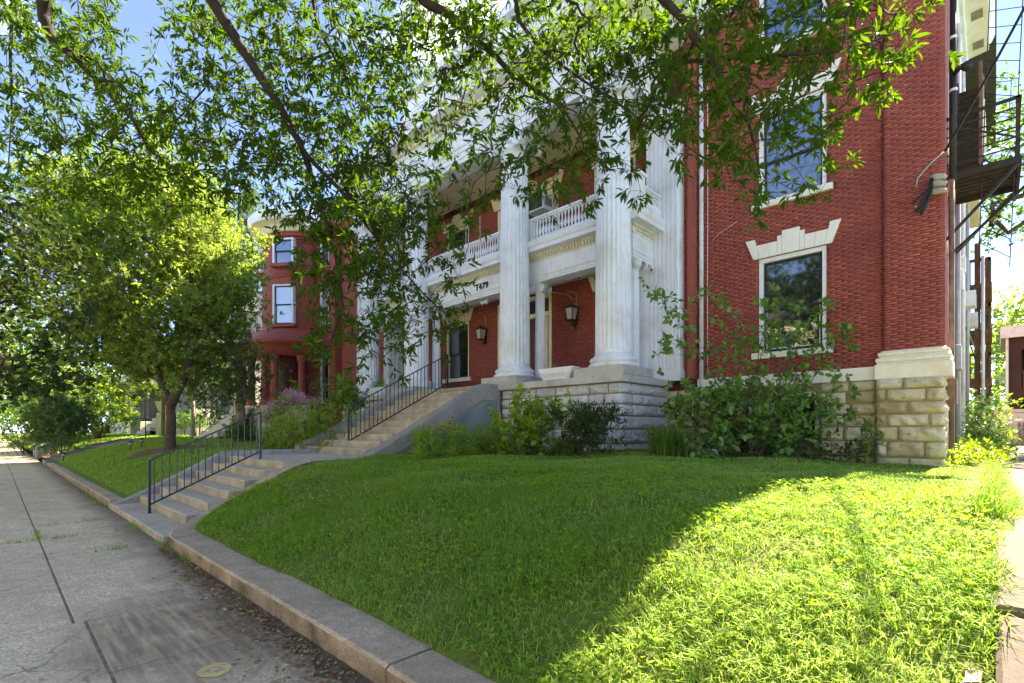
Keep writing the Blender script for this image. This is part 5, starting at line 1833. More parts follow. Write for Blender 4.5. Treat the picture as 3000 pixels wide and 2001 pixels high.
def skeleton(roots, rrad, clumps, k_sub=2):
    """connect clump centres to the limbs, nearest first; returns tubes [(points, radii)]"""
    R0 = np.array(roots, float)
    C = np.array(clumps, float)
    n = len(C)
    best = np.full(n, 1e9); par = np.zeros(n, int)
    for i in range(0, len(R0)):
        dd_ = np.linalg.norm(C - R0[i], axis=1)
        m = dd_ < best
        best[m] = dd_[m]; par[m] = -(i + 1)
    done = np.zeros(n, bool); order = []
    cur = best.copy()
    for _ in range(n):
        i = int(np.argmin(np.where(done, 1e9, cur)))
        done[i] = True; order.append(i)
        dd_ = np.linalg.norm(C - C[i], axis=1) * 1.08
        m = (~done) & (dd_ < cur)
        cur[m] = dd_[m]; par[m] = i
    cnt = np.ones(n)
    for i in reversed(order):
        if par[i] >= 0: cnt[par[i]] += cnt[i]
    tubes = []
    for i in order:
        a = R0[-par[i] - 1] if par[i] < 0 else C[par[i]]
        b = C[i]
        ln = np.linalg.norm(b - a)
        m = (a + b) / 2 + rng.normal(size=3) * ln * .10 + np.array([0, 0, ln * .05])
        ra = rrad * cnt[i] ** .42
        tubes.append(([a, m, b], [ra * 1.1, ra, ra * .8]))
    return tubes


def clump_leaves(C, nl, rc, L, W, kind, up=0.5, droop=-0.15, elong=None, ros=6, keep=None):
    """rosettes of leaves round twig tips inside every clump; returns arrays for leaf_geo and twig tubes"""
    n = len(C)
    nr = max(1, int(round(nl / ros)))
    tips = C[:, None, :] + rng.normal(size=(n, nr, 3)) * rc * .55
    if elong is not None: tips[..., 2] *= 1.0; tips = tips + rng.random((n, nr, 1)) * np.array(elong)
    tw = unit((tips - C[:, None, :]).reshape(-1, 3) + np.array([0, 0, droop * rc]))
    tips = tips.reshape(-1, 3)
    m = len(tips)
    rd = unit(rng.normal(size=(m, ros, 3)) + tw[:, None, :] * .9 + np.array([0, 0, droop])[None, None]).reshape(-1, 3) if False else None
    d = rng.normal(size=(m, ros, 3)) + tw[:, None, :] * 1.0 + np.array([0, 0, droop])
    d = d / np.linalg.norm(d, axis=2, keepdims=True)
    P = tips[:, None, :] + d * rng.uniform(0, .25, (m, ros, 1)) * L - tw[:, None, :] * rng.uniform(0, 1.0, (m, ros, 1)) ** 2 * L * .8
    P = P.reshape(-1, 3); d = d.reshape(-1, 3)
    N = rng.normal(size=P.shape) * .6 + np.array([0, 0, up + .4])
    Ls = L * rng.uniform(.62, 1.2, len(P))
    tub = [([C[i // nr], tips[i]], None) for i in range(m)]
    return P, d, N, Ls, tub


def tubes_mesh(tubes, n=4):
    mb = MB()
    for pts, rr in tubes:
        mb.tube([tuple(p) for p in pts], list(rr), n, cap=False)
    return mb


def tree(name, label, base, limbs, clumps, nl, rc, L, W, kind, leaf, bark, rrad=.006, up=.5, droop=-.15, ros=6, group=None, cat='tree', twigs=True, elong=None, crown='crown', n_leaf_obj=0, tubeseg=4, split=None):
    t = thing(name, label, cat, base, group)
    roots = []
    tr = MB()
    for pts, rad in limbs:
        pts = [Vector(p) for p in pts]
        fine, rf = [], []
        for i in range(len(pts) - 1):
            for q in range(4):
                f = q / 4
                w0 = rng.normal(size=3) * .10 * min(rad[i], rad[i + 1]) if q else np.zeros(3)
                fine.append(pts[i].lerp(pts[i + 1], f) + Vector(w0)); rf.append(rad[i] + (rad[i + 1] - rad[i]) * f)
        fine.append(pts[-1]); rf.append(rad[-1])
        tr.tube(fine, rf, 10)
        k0 = 0 if len(fine) < 8 else len(fine) // 3
        roots += [tuple(p) for p in fine[k0:]]
    tr.build('trunk', bark, t)
    tb_ = skeleton(roots, rrad, clumps)
    C = np.array(clumps, float)
    P, D, N, Ls, tub = clump_leaves(C, nl, rc, L, W, kind, up, droop, elong, ros)
    if twigs: tb_ += [(p, (rrad * .75, rrad * .4)) for p, _ in tub]
    br = tubes_mesh(tb_, tubeseg).build('branch', bark, t)
    tag(br, kind='stuff')
    sel = np.ones(len(P), bool)
    lo = None
    if n_leaf_obj:
        dep = P[:, 0] * -CS + P[:, 1] * CC
        uu = CAM_U0 + CAM_F * (P[:, 0] * CC + P[:, 1] * CS) / dep
        vv = CAM_V0 - CAM_F * (P[:, 2] - CAM_H) / dep
        vis = (dep > 1) & (uu > 20) & (uu < 2980) & (vv > 20) & (vv < 1980)
        score = np.where(vis, Ls / dep, 0)
        lo = np.argsort(-score)[:n_leaf_obj]
        sel[lo] = False
    crn = np.repeat(rng.random(len(C)), len(P) // len(C))
    lr = np.clip(.55 * crn + .45 * rng.random(len(P)), 0, .999)
    V, F, rn = leaf_geo(P[sel], D[sel], N[sel], Ls[sel], W, kind, rnd=lr[sel])
    cro = tag(inst(crown, np_mesh(crown, V, F, leaf, rn), t), kind='stuff')
    if n_leaf_obj:
        v1, f1, r1 = leaf_geo(np.zeros((1, 3)), np.array([[0, 1., 0]]), np.array([[0, 0, 1.]]), [1.0], W, kind, rnd=np.zeros(1))
        me = np_mesh('leaf', v1, f1, leaf, r1)
        Dn = unit(D); S = unit(np.cross(Dn, N)); Nn = np.cross(S, Dn)
        for i in lo:
            o = bpy.data.objects.new('leaf', me)
            COL.objects.link(o)
            o.parent = t
            WP[o.name] = Vector(P[i])
            m3 = Matrix((S[i] * Ls[i], Dn[i] * Ls[i], Nn[i] * Ls[i])).transposed().to_4x4()
            m3.translation = Vector(P[i]) - WP[t.name]
            o.matrix_basis = m3
    return t


def ellipsoid_clumps(c, r, n, shell=0.55, zmin=None, noise=.35):
    out = []
    ph = rng.uniform(0, 6, 6)
    while len(out) < n:
        d = rand_dir(1)[0]
        lump = 1 + noise * (math.sin(d[0] * 5 + ph[0]) * math.sin(d[1] * 5 + ph[1]) + .6 * math.sin(d[2] * 7 + ph[2]) * math.sin(d[0] * 9 + ph[3]))
        q = (shell + (1 - shell) * rng.random()) if rng.random() < .75 else rng.random() ** .5
        p = np.array(c) + d * np.array(r) * q * lump
        if zmin is not None and p[2] < zmin: continue
        out.append(p)
    return np.array(out)


# ---------------------------------------------------------------- street oak whose limbs hang over the lawn
MASK = [
    "8674255776578887678887546630",
    "5675355577477788888877546640",
    "3556455556684445457766545510",
    "4436665667684244446645553000",
    "4446776677784134443324552000",
    "4567777468874222431002430000",
    "0000000038997400000000000000",
    "0000000007865200000000000000",
    "0000000005653100000000000000",
    "0000000005553300000000000000",
    "0000000003220000000000000000",
]
limbs_px = [
    ([(560, -420, 5.2), (585, -120, 5.7), (620, 0, 6.0), (700, 130, 6.3), (800, 280, 6.6), (880, 420, 6.9), (930, 560, 7.1), (985, 760, 7.3), (1005, 900, 7.3), (965, 1010, 7.2)], [.085, .072, .066, .060, .054, .046, .034, .022, .013, .006]),
    ([(885, 440, 6.9), (1000, 560, 7.0), (1090, 680, 7.0), (1160, 770, 6.9), (1240, 860, 6.8), (1320, 935, 6.7)], [.034, .026, .020, .015, .010, .005]),
    ([(110, -380, 6.6), (128, -60, 7.0), (130, 40, 7.2), (150, 110, 7.2), (225, 172, 7.3), (330, 280, 7.5), (390, 350, 7.6), (440, 440, 7.7), (530, 510, 7.8), (600, 570, 7.8)], [.10, .085, .078, .07, .052, .042, .034, .026, .016, .008]),
    ([(1080, -330, 5.6), (1180, -80, 6.0), (1237, 0, 6.2), (1321, 45, 6.3), (1393, 116, 6.4), (1451, 161, 6.5), (1500, 219, 6.5), (1576, 268, 6.5), (1647, 312, 6.5), (1700, 400, 6.5), (1740, 520, 6.4)], [.075, .062, .055, .05, .044, .036, .028, .024, .018, .012, .006]),
    ([(1700, -360, 4.4), (1880, -70, 4.7), (2000, 54, 4.9), (2036, 116, 4.9), (2094, 174, 4.9), (2125, 250, 4.9), (2147, 312, 4.9), (2192, 357, 4.9), (2215, 446, 4.9), (2230, 530, 4.9)], [.06, .048, .038, .034, .03, .024, .02, .016, .01, .005]),
    ([(2094, 174, 4.9), (2200, 168, 4.8), (2286, 161, 4.7), (2446, 152, 4.6), (2536, 129, 4.55), (2640, 90, 4.5)], [.022, .018, .015, .011, .008, .005]),
    ([(1500, -100, 6.0), (1520, 60, 6.2), (1590, 150, 6.3), (1700, 230, 6.3), (1850, 330, 6.1), (1930, 400, 6.0)], [.03, .026, .021, .016, .011, .006]),
    ([(900, -100, 7.4), (930, 80, 7.5), (1010, 220, 7.6), (1080, 330, 7.6), (1160, 420, 7.5)], [.03, .024, .018, .012, .007]),
    ([(40, -60, 8), (30, 150, 8.2), (35, 330, 8.3), (25, 480, 8.4)], [.03, .022, .016, .008]),
]
limbs = [([px(*p) for p in pts], rad) for pts, rad in limbs_px]
TB = Vector((-5.6, -2.7, -0.1))
top = TB + Vector((.2, .3, 6.4))
limbs.append(([TB, TB + Vector((.02, .02, .35)), TB + Vector((.05, .1, 2.5)), TB + Vector((.1, .2, 4.6)), top, TB + Vector((.4, .2, 9.0)), TB + Vector((.2, .5, 12.0))], [.52, .38, .33, .30, .26, .17, .05]))
for (pts, rad), zz in list(zip(limbs, (7.0, 0, 6.2, 7.6, 6.6, 0, 8.2, 8.8, 5.8))):
    if zz:
        s_ = TB + Vector((.2, .3, zz))
        e_ = pts[0]
        mid = (s_ + e_) / 2 + Vector((0, 0, .9))
        limbs.append(([s_, s_.lerp(mid, .5) + Vector((0, 0, .25)), mid, mid.lerp(e_, .5) + Vector((0, 0, .25)), e_], [rad[0] * 1.5, rad[0] * 1.35, rad[0] * 1.2, rad[0] * 1.1, rad[0]]))
clumps = []
for r_, row in enumerate(MASK):
    for c_, ch in enumerate(row):
        dens = int(ch)
        if not dens: continue
        u0, v0 = c_ * 100, r_ * 100
        near = 4.25 if u0 >= 1950 else (5.6 if u0 >= 1250 else 6.3)
        far_ = 5.9 if u0 >= 1950 else (7.8 if u0 >= 1250 else 8.6)
        k = dens * (.70 if u0 >= 1950 else 1.1 if u0 > 1150 else 1.45) * (0.78 + .22 * dens / 8)
        k = int(k) + (rng.random() < k % 1)
        for _ in range(k):
            uu_, vv_ = u0 + rng.uniform(-8, 108), v0 + rng.uniform(-10, 105)
            if 345 < uu_ < 500 and vv_ < 250 - abs(uu_ - 420) * .8 and rng.random() < .9: continue
            clumps.append(px(uu_, vv_, rng.uniform(near, far_)) if True else px(u0 + rng.uniform(-8, 108), v0 + rng.uniform(-10, 105), rng.uniform(near, far_)))
n_in = len(clumps)
for _ in range(150):                                    # the rest of the crown, above and behind the picture
    q = rand_dir(1)[0]
    p = np.array((-4.8, -.6, 10.0)) + q * np.array((6.0, 4.2, 3.2)) * rng.uniform(.45, 1)
    clumps.append(Vector(p))
for _ in range(150):
    u0 = rng.uniform(-300, 2500)
    if 250 < u0 < 560: continue
    clumps.append(px(u0, rng.uniform(-420, -20), rng.uniform(4.6, 6.2) if u0 > 1900 else rng.uniform(6, 8.6)))
clumps = np.array([tuple(p) for p in clumps])
tree('oak_tree', 'large street oak with narrow drooping leaves hanging across the top of the view', TB, limbs, clumps, 40, .27, .120, .32, 'lance', 'leaf_oak', 'bark_dark', rrad=.0030, up=.3, droop=-.35, ros=10, n_leaf_obj=300, tubeseg=4)

# ---------------------------------------------------------------- pale green tree on the left lawn
TBp = px(500, 1292, 16.8); TBp.z = lz(TBp.x, TBp.y) - .05
c0 = px(440, 810, 17.3)
fork = TBp + Vector((.0, 0, 1.55))
lim = [([TBp, TBp + Vector((0, 0, .2)), TBp + Vector((.02, 0, .8)), fork], [.24, .165, .145, .135]),
       ([fork, fork + Vector((-.55, -.3, 1.2)), fork + Vector((-1.3, -.7, 2.6)), fork + Vector((-2.0, -.9, 5.0)), fork + Vector((-2.2, -1, 7.2))], [.125, .11, .09, .06, .03]),
       ([fork, fork + Vector((.35, .35, 1.1)), fork + Vector((.6, .5, 2.6)), fork + Vector((.4, .5, 5.2)), fork + Vector((.2, .3, 8.0))], [.15, .13, .11, .07, .03]),
       ([fork + Vector((-.4, -.2, .9)), fork + Vector((-1.6, -1.4, 1.55)), fork + Vector((-3.3, -2.4, 1.7))], [.08, .06, .03]),
       ([fork + Vector((.45, .4, 1.6)), fork + Vector((.9, 1.2, 3.0)), fork + Vector((1.0, 1.6, 4.6))], [.06, .045, .02])]
cl = ellipsoid_clumps(tuple(c0), (3.9, 3.7, 4.0), 1700, shell=.55, zmin=2.6, noise=.15)
tree('lawn_tree', 'pale yellow-green spreading tree with forked trunk on the left lawn', TBp, lim, cl, 80, .36, .13, .52, 'dia', 'leaf_elm', 'bark_brown', rrad=.005, up=.7, droop=.2, ros=10, elong=(0, 0, .35))
mu = []
for k in range(40):
    a = 2 * math.pi * k / 40
    mu.append(a)
mb = MB()
vs = [(TBp.x, TBp.y, lz(TBp.x, TBp.y) + .07)]
for a in mu:
    r_ = 1.25 + .2 * math.sin(3 * a) + .12 * math.sin(7 * a)
    x, y = TBp.x + r_ * 1.5 * math.cos(a), TBp.y + r_ * math.sin(a)
    vs.append((x, y, lz(x, y) + .012))
mb.add(vs, [(0, k + 1, (k + 1) % 40 + 1) for k in range(40)])
tag(mb.build('mulch_ring', 'mulch'), 'brown mulch ring round the forked tree on the left lawn', 'mulch', kind='stuff')

# smaller blue-green tree with a pale trunk, before the red porch
b = px(705, 1265, 20.5); b.z = lz(b.x, b.y) - .05
cl = ellipsoid_clumps(tuple(px(660, 1090, 19.8)), (2.0, 2.0, 1.75), 260, shell=.5, zmin=2.0)
tree('young_tree', 'blue-green young tree with pale mottled trunk near the red porch', b, [([b, b + Vector((0, 0, 1.2)), b + Vector((-.1, 0, 2.6)), b + Vector((-.4, -.1, 4.0))], [.24, .19, .15, .05])], cl, 40, .40, .12, .5, 'dia', 'leaf_bluegreen', 'bark_pale', rrad=.006, up=.6, ros=10)
# dark round-leaved street tree at the left edge
b = Vector((-17.5, -2.6, -.05))
cl = []
for _ in range(330):
    u0, v0 = rng.uniform(-160, 275), rng.uniform(560, 1160)
    lim_u = 250 - abs(v0 - 900) * .12 + 40 * math.sin(v0 * .03)
    if u0 > lim_u: continue
    if v0 < 720 and u0 > 190: continue
    cl.append(tuple(px(u0, v0, rng.uniform(9.5, 13.0))))
for _ in range(260): cl.append(tuple(np.array((-17, -2.2, 6.3)) + rand_dir(1)[0] * np.array((4.2, 3.2, 2.6)) * rng.uniform(.5, 1)))
tree('redbud_tree', 'dark round-leaved street tree filling the left edge above the sidewalk', b, [([b, b + Vector((0, 0, .4)), b + Vector((.1, .1, 2.4)), b + Vector((.4, .3, 4.6)), b + Vector((.5, .6, 7))], [.26, .2, .17, .13, .05]), ([b + Vector((.2, .2, 3.0)), b + Vector((1.6, 1.6, 4.0)), b + Vector((3.2, 2.8, 4.2))], [.1, .07, .03])], np.array(cl), 24, .36, .105, .92, 'oval', 'leaf_dark', 'bark_dark', rrad=.005, up=.6, droop=-.3, ros=8)

# trees behind the houses and along the street, each its own
def far_tree(name, label, b, c, r, n, leaf, nl=34, L=.22, kind='dia', W=.5, bark='bark_brown', tr=.22):
    b = Vector(b); c = Vector(c)
    lim_ = [([b, b.lerp(c, .35), b.lerp(c, .8), c + Vector((0, 0, r[2] * .5))], [tr, tr * .8, tr * .5, tr * .15]),
            ([b.lerp(c, .5), c + Vector((r[0] * .5, 0, 0))], [tr * .4, tr * .1]), ([b.lerp(c, .5), c + Vector((-r[0] * .5, r[1] * .2, .3))], [tr * .4, tr * .1])]
    cl_ = ellipsoid_clumps(tuple(c), r, n, shell=.5, noise=.3)
    tree(name, label, b, lim_, cl_, nl, max(r) * .14, L, W, kind, leaf, bark, rrad=.012, up=.6, ros=8, twigs=False, group='background trees')


far_tree('broadleaf_tree', 'bright leafy tree at the far left above the sidewalk end', (-62, 3.2, .9), (-62, 3.2, 6.5), (5.5, 5, 4.2), 170, 'leaf_bright', 40, .32)
far_tree('broadleaf_tree', 'tall sunlit tree behind the tan porch house', (-84, 9, 1), (-84, 9, 9), (9, 8, 6.5), 170, 'leaf_bright', 40, .5)
far_tree('broadleaf_tree', 'dense green tree between the two far houses', (-56, 16, 1), (-56, 16, 8.5), (6, 5, 5.5), 170, 'leaf_mid', 40, .4)
far_tree('broadleaf_tree', 'low shady tree beside the far sidewalk', (-48, 2.8, .8), (-48, 3.2, 4.4), (4.0, 3.4, 2.4), 150, 'leaf_bluegreen', 36, .26)
far_tree('broadleaf_tree', 'slim dark trunked tree before the columned house', (-36.5, 7.3, 1.0), (-36.5, 7.2, 5.4), (2.4, 2.2, 1.7), 120, 'leaf_mid', 34, .2, tr=.2)
far_tree('broadleaf_tree', 'thin leaning tree close to the pale fluted columns', (-33.2, 8.0, 1.1), (-33.4, 8.0, 5.2), (1.8, 1.8, 1.4), 100, 'leaf_mid', 34, .17, bark='bark_pale', tr=.13)
far_tree('broadleaf_tree', 'hazy green tree closing the far end of the street', (-110, -2, 0), (-110, -1, 8), (10, 9, 7), 150, 'leaf_mid', 40, .7)
far_tree('broadleaf_tree', 'full tree behind the sunlit tree at far left', (-74, -3.5, 0), (-74, -3, 8), (7, 5, 5), 150, 'leaf_mid', 40, .45)
for (x, y, z, r_, lab, lf) in ((-31, -3.2, 7.2, (5.0, 4.6, 3.4), 'verge tree shading the middle of the sidewalk', 'leaf_mid'), (-43, -2.6, 7.0, (5.5, 5.2, 3.8), 'verge tree shading the far part of the sidewalk', 'leaf_dark'), (-56, -2.2, 6.4, (6, 5.6, 4.2), 'last verge tree where the sidewalk disappears', 'leaf_mid')):
    far_tree('verge_tree', lab, (x, -2.6, 0), (x, y, z), r_, 240, lf, 46, .24)
far_tree('broadleaf_tree', 'leafy low tree closing the gap behind the round shrub', (-41, 4.6, 1), (-41, 4.4, 3.4), (3.4, 2.6, 2.0), 170, 'leaf_bright', 40, .2)
far_tree('broadleaf_tree', 'bushy tree filling the view right of the far sidewalk', (-66, 4.2, 1), (-66, 3.6, 3.2), (6, 3.4, 2.8), 170, 'leaf_bright', 40, .3)
# evergreen behind the tower
def pine(label, b, h, r0, n):
    b = Vector(b)
    cl_ = []
    while len(cl_) < n:
        f = rng.random() ** .8
        a = rng.uniform(0, 2 * math.pi)
        rr = r0 * (1.05 - f) * rng.uniform(.5, 1)
        cl_.append((b.x + rr * math.cos(a), b.y + rr * math.sin(a), b.z + h * (.22 + .78 * f)))
    tree('pine_tree', label, b, [([b, b + Vector((0, 0, h * .5)), b + Vector((0, 0, h))], [.35, .22, .03])], np.array(cl_), 60, .55, .38, .07, 'dia', 'leaf_pine', 'bark_brown', rrad=.012, up=.2, ros=14, twigs=False, group='background trees')


pine('tall pine with soft needles behind the red tower', px(735, 1260, 40), 19, 4.5, 260)
pine('broad pine left of the red tower', px(640, 1260, 44), 20, 5.0, 260)
# right background
far_tree('broadleaf_tree', 'sunny tree behind the brown flats at the right', (2.5, 52, 1), (2.0, 52, 7.2), (5.0, 4.5, 4.4), 220, 'leaf_elm', 44, .34)
far_tree('broadleaf_tree', 'green tree behind the timber stair tower', (-4, 44, 1), (-3.6, 44, 5.2), (4.2, 4, 3.4), 170, 'leaf_mid', 40, .3)
b = Vector((6.5, 17.5, .9))
cl = []
for _ in range(420):
    u0, v0 = rng.uniform(2830, 3250), rng.uniform(215, 720)
    if u0 < 2870 and (v0 < 430 or v0 > 640): continue
    if v0 < 300 + (3000 - u0) * .35 and rng.random() < .75: continue
    if v0 > 600 and rng.random() < .55: continue
    cl.append(tuple(px(u0, v0, rng.uniform(16.0, 20.0))))
tree('maple_tree', 'leafy tree spraying in from the right behind the fire escape', b, [([b, b + Vector((0, 0, 3)), b + Vector((-.2, .5, 7)), b + Vector((-.5, 1, 11))], [.3, .25, .18, .05]), ([b + Vector((-.1, .2, 5)), b + Vector((-2, 1.5, 7.6)), b + Vector((-4.6, 3.2, 8.6))], [.12, .09, .03])], np.array(cl), 26, .42, .15, .62, 'dia', 'leaf_mid', 'bark_brown', rrad=.007, up=.5, ros=8)


# ---------------------------------------------------------------- shrubs and flowers
def shrub(name, label, base, clumps, nl, rc, L, W, kind, leaf, rrad=.004, up=.4, droop=-.1, ros=6, bark='twig_brown', stems=7, spread=.25, group=None, cat='shrub'):
    base = Vector(base)
    C = np.array([tuple(p) for p in clumps])
    lim_ = []
    hi = C[np.argsort(-C[:, 2])[:max(stems * 3, 6)]]
    for k in range(stems):
        e_ = Vector(hi[rng.integers(len(hi))])
        s_ = base + Vector((rng.uniform(-spread, spread), rng.uniform(-spread, spread), -.05))
        m_ = s_.lerp(e_, .55) + Vector((0, 0, .08))
        lim_.append(([s_, s_.lerp(m_, .5), m_, s_.lerp(e_, .8)], [rrad * 4, rrad * 3.2, rrad * 2.4, rrad * 1.4]))
    return tree(name, label, base, lim_, C, nl, rc, L, W, kind, leaf, bark, rrad=rrad, up=up, droop=droop, ros=ros, cat=cat, crown='foliage', group=group)


# tall loose shrub in front of the wing
spr = [(1915, 855), (1940, 880), (1975, 905), (2010, 925), (1935, 1015), (1985, 1000), (2010, 1040), (2075, 868), (2100, 900), (2135, 950), (2165, 1000), (2230, 905), (2270, 885), (2300, 900), (2260, 950), (2345, 905), (2370, 900), (2340, 960), (2400, 930), (2390, 990), (2478, 985), (2505, 975), (2440, 1000), (2420, 1040), (2370, 1080), (2450, 1080), (2330, 1110), (2440, 1130), (2480, 1200), (2445, 1215), (2410, 1180)]
cl = [px(u, v, rng.uniform(9.2, 10.4)) for u, v in spr]
for _ in range(250):
    u0 = rng.normal(2190, 125); v0 = rng.uniform(975, 1335)
    if abs(u0 - 2180) > 130 + (v0 - 975) * .45 or u0 > 2470 or u0 < 1950: continue
    if v0 < 1130 and rng.random() < .78: continue
    cl.append(px(u0, v0, rng.uniform(9.0, 10.6)))
for p in cl: p.y = min(p.y, 11.5)
bs = px(2185, 1335, 9.7); bs.z = lz(bs.x, bs.y)
shrub('leafy_shrub', 'tall loose green shrub growing before the wing window and stone base', bs, cl, 28, .27, .125, .62, 'oval', 'leaf_shrub', rrad=.0042, ros=6, stems=9, spread=.35)
# dark underplanting below it
cl = [px(rng.uniform(1960, 2560), rng.uniform(1285, 1345), rng.uniform(9.0, 10.0)) for _ in range(60)]
bs = px(2250, 1345, 9.5); bs.z = lz(bs.x, bs.y)
shrub('low_shrub', 'low dark undergrowth along the foot of the wing wall', bs, cl, 26, .2, .08, .5, 'dia', 'leaf_dark', rrad=.003, stems=6, spread=1.2)
# narrow weed climbing at the stone corner
cl = [px(2545 + rng.normal(0, 14), v, 9.3) for v in np.linspace(1225, 1360, 26)]
bs = px(2545, 1365, 9.3); bs.z = lz(bs.x, bs.y)
shrub('wall_weed', 'thin weed climbing the inner corner of the golden stone base', bs, cl, 20, .1, .07, .5, 'dia', 'leaf_mid', rrad=.002, stems=3, spread=.08)
# dark narrow-leaved shrub before the porch
cl = [px(rng.normal(1715, 48), rng.uniform(1205, 1318), rng.uniform(9.3, 10.1)) for _ in range(58)] + [px(u, v, 9.6) for u, v in ((1650, 1205), (1690, 1195), (1790, 1200), (1812, 1215), (1760, 1210), (1730, 1205), (1640, 1230), (1800, 1235))]
bs = px(1712, 1330, 9.7); bs.z = lz(bs.x, bs.y)
shrub('oleander_shrub', 'dark narrow-leaved shrub before the grey porch stonework', bs, cl, 34, .17, .14, .2, 'lance', 'leaf_dark', rrad=.003, up=.2, droop=.45, stems=10, spread=.18, ros=7)
# hydrangea with cream flower heads
cl = [px(rng.normal(1545, 48), rng.uniform(1195, 1318), rng.uniform(9.8, 10.8)) for _ in range(52)] + [px(u, v, 10.3) for u, v in ((1510, 1165), (1530, 1180), (1625, 1172), (1590, 1175), (1560, 1190))]
bs = px(1550, 1330, 10.4); bs.z = lz(bs.x, bs.y)
hy = shrub('hydrangea', 'light green hydrangea with cream flower heads beside the step wall', bs, cl, 22, .2, .145, .7, 'oval', 'leaf_bright', rrad=.0035, up=.8, ros=5, stems=8, spread=.2)
for (u, v) in ((1551, 1152), (1580, 1242), (1613, 1252), (1632, 1193), (1530, 1290)):
    p = px(u, v, 10.0)
    n_ = 110
    q = rng.random(n_)
    P = np.array(p) + np.stack([rng.normal(size=n_) * .05 * (1.2 - q), rng.normal(size=n_) * .05 * (1.2 - q), (q - .5) * .24], 1)
    V, F, rn = leaf_geo(P, rand_dir(n_), rand_dir(n_), .028, .9, 'dia')
    tag(inst('flower_head', np_mesh('flower_head', V, F, 'petal_cream', rn), hy), kind='stuff')


# clumps of coneflowers and soft perennials right of the steps
def perennial(name, label, u0, u1, v0, v1, d0, d1, n, L, W, leaf, kind='lance', up=.3, droop=.6, nl=16, rc=.11, cat='flowers'):
    cl_ = [px(rng.uniform(u0, u1), rng.uniform(v0, v1), rng.uniform(d0, d1)) for _ in range(n)]
    bs_ = px((u0 + u1) / 2, v1 + 8, (d0 + d1) / 2); bs_.z = lz(bs_.x, bs_.y)
    for p in list(cl_):
        if rng.random() < .7: cl_.append(Vector((p.x + rng.normal() * .06, p.y + rng.normal() * .06, lz(p.x, p.y) + rng.uniform(.03, .16))))
    for p in cl_: p.z = max(p.z, lz(p.x, p.y) + .06)
    return shrub(name, label, bs_, cl_, nl, rc, L, W, kind, leaf, rrad=.0022, up=up, droop=droop, stems=10, spread=(d1 - d0) * .12 + .06, cat=cat)


pr = perennial('coneflower_bed', 'yellow coneflowers with pale green leaves at the foot of the step wall', 1222, 1330, 1262, 1312, 9.6, 10.8, 44, .15, .2, 'leaf_bright')
for (u, v) in ((1273, 1243), (1307, 1236), (1316, 1244), (1325, 1226), (1296, 1252), (1286, 1263), (1333, 1248), (1334, 1262), (1300, 1242), (1318, 1232)):
    p = np.array(px(u, v, 10.0))
    n_ = 13
    a = np.linspace(0, 2 * math.pi, n_, endpoint=False)
    D = np.stack([np.cos(a), np.sin(a), -.35 * np.ones(n_)], 1)
    V, F, rn = leaf_geo(np.repeat(p[None], n_, 0), D, np.tile([0, 0, 1.], (n_, 1)), .085, .42, 'dia')
    fl = inst('flower', np_mesh('flower', V, F, 'petal_yellow', rn), pr)
    MB().sphere(tuple(p + np.array([0, 0, .012])), .016, 8, 5).build('flower_eye', 'bark_brown', fl)
    g_ = Vector(p); e_ = Vector((g_.x + rng.uniform(-.1, .1), g_.y + .05, lz(g_.x, g_.y)))
    MB().tube([e_, e_.lerp(g_, .6) + Vector((.01, 0, .03)), g_], .004, 4).build('stem', 'leaf_bright', pr)
perennial('perennial_bed', 'bright feathery perennials between the coneflowers and the hydrangea', 1335, 1490, 1252, 1312, 10.0, 11.2, 50, .13, .24, 'leaf_bright')
perennial('perennial_bed', 'low mixed weeds under the narrow-leaved shrub', 1480, 1700, 1296, 1322, 9.6, 10.4, 34, .10, .4, 'leaf_mid', 'dia')


# arching grass tuft by the porch corner
def grass_tuft(name, label, base, n, h, r_, mat, lean=.8, wd=.012, cat='grass clump'):
    base = Vector(base)
    parts = []
    P = np.array(base) + np.stack([rng.normal(size=n) * r_, rng.normal(size=n) * r_, np.zeros(n)], 1)
    a = rng.uniform(0, 2 * math.pi, n)
    out = np.stack([np.cos(a), np.sin(a), np.zeros(n)], 1)
    hh = h * rng.uniform(.5, 1.1, n)[:, None]
    ln = lean * rng.uniform(.3, 1.2, n)[:, None]
    side = np.stack([-np.sin(a), np.cos(a), np.zeros(n)], 1) * wd
    up_ = np.array([0, 0, 1.0])
    A = P; B = P + up_ * hh * .6 + out * hh * ln * .25; Cc = P + up_ * hh * .9 + out * hh * ln * .6; T = P + up_ * hh * (.85 - .2 * ln) + out * hh * ln
    V = np.stack([A - side, A + side, B - side, B + side, Cc - side * .7, Cc + side * .7, T], 1).reshape(-1, 3)
    F = np.array([(0, 1, 3), (0, 3, 2), (2, 3, 5), (2, 5, 4), (4, 5, 6)])
    Fi = (np.arange(n)[:, None, None] * 7 + F[None]).reshape(-1, 3)
    return tag(inst(name, np_mesh(name, V, Fi, mat, np.repeat(rng.random(n), 7))), label, cat)


bs = px(1955, 1335, 9.6); bs.z = lz(bs.x, bs.y)
grass_tuft('grass_tuft', 'arching green grass clump at the porch foundation corner', bs, 420, .62, .17, 'leaf_mid', 1.1, .008)
bs = px(2080, 1335, 9.4); bs.z = lz(bs.x, bs.y)
tag(MB().lathe([(.12, bs.z - .02), (.15, bs.z + .16), (.165, bs.z + .17), (.15, bs.z + .19), (.13, bs.z + .12)], bs.x, bs.y, 16).build('garden_pot', 'pale_stone'), 'grey round garden pot half hidden beside the tall shrub', 'pot')

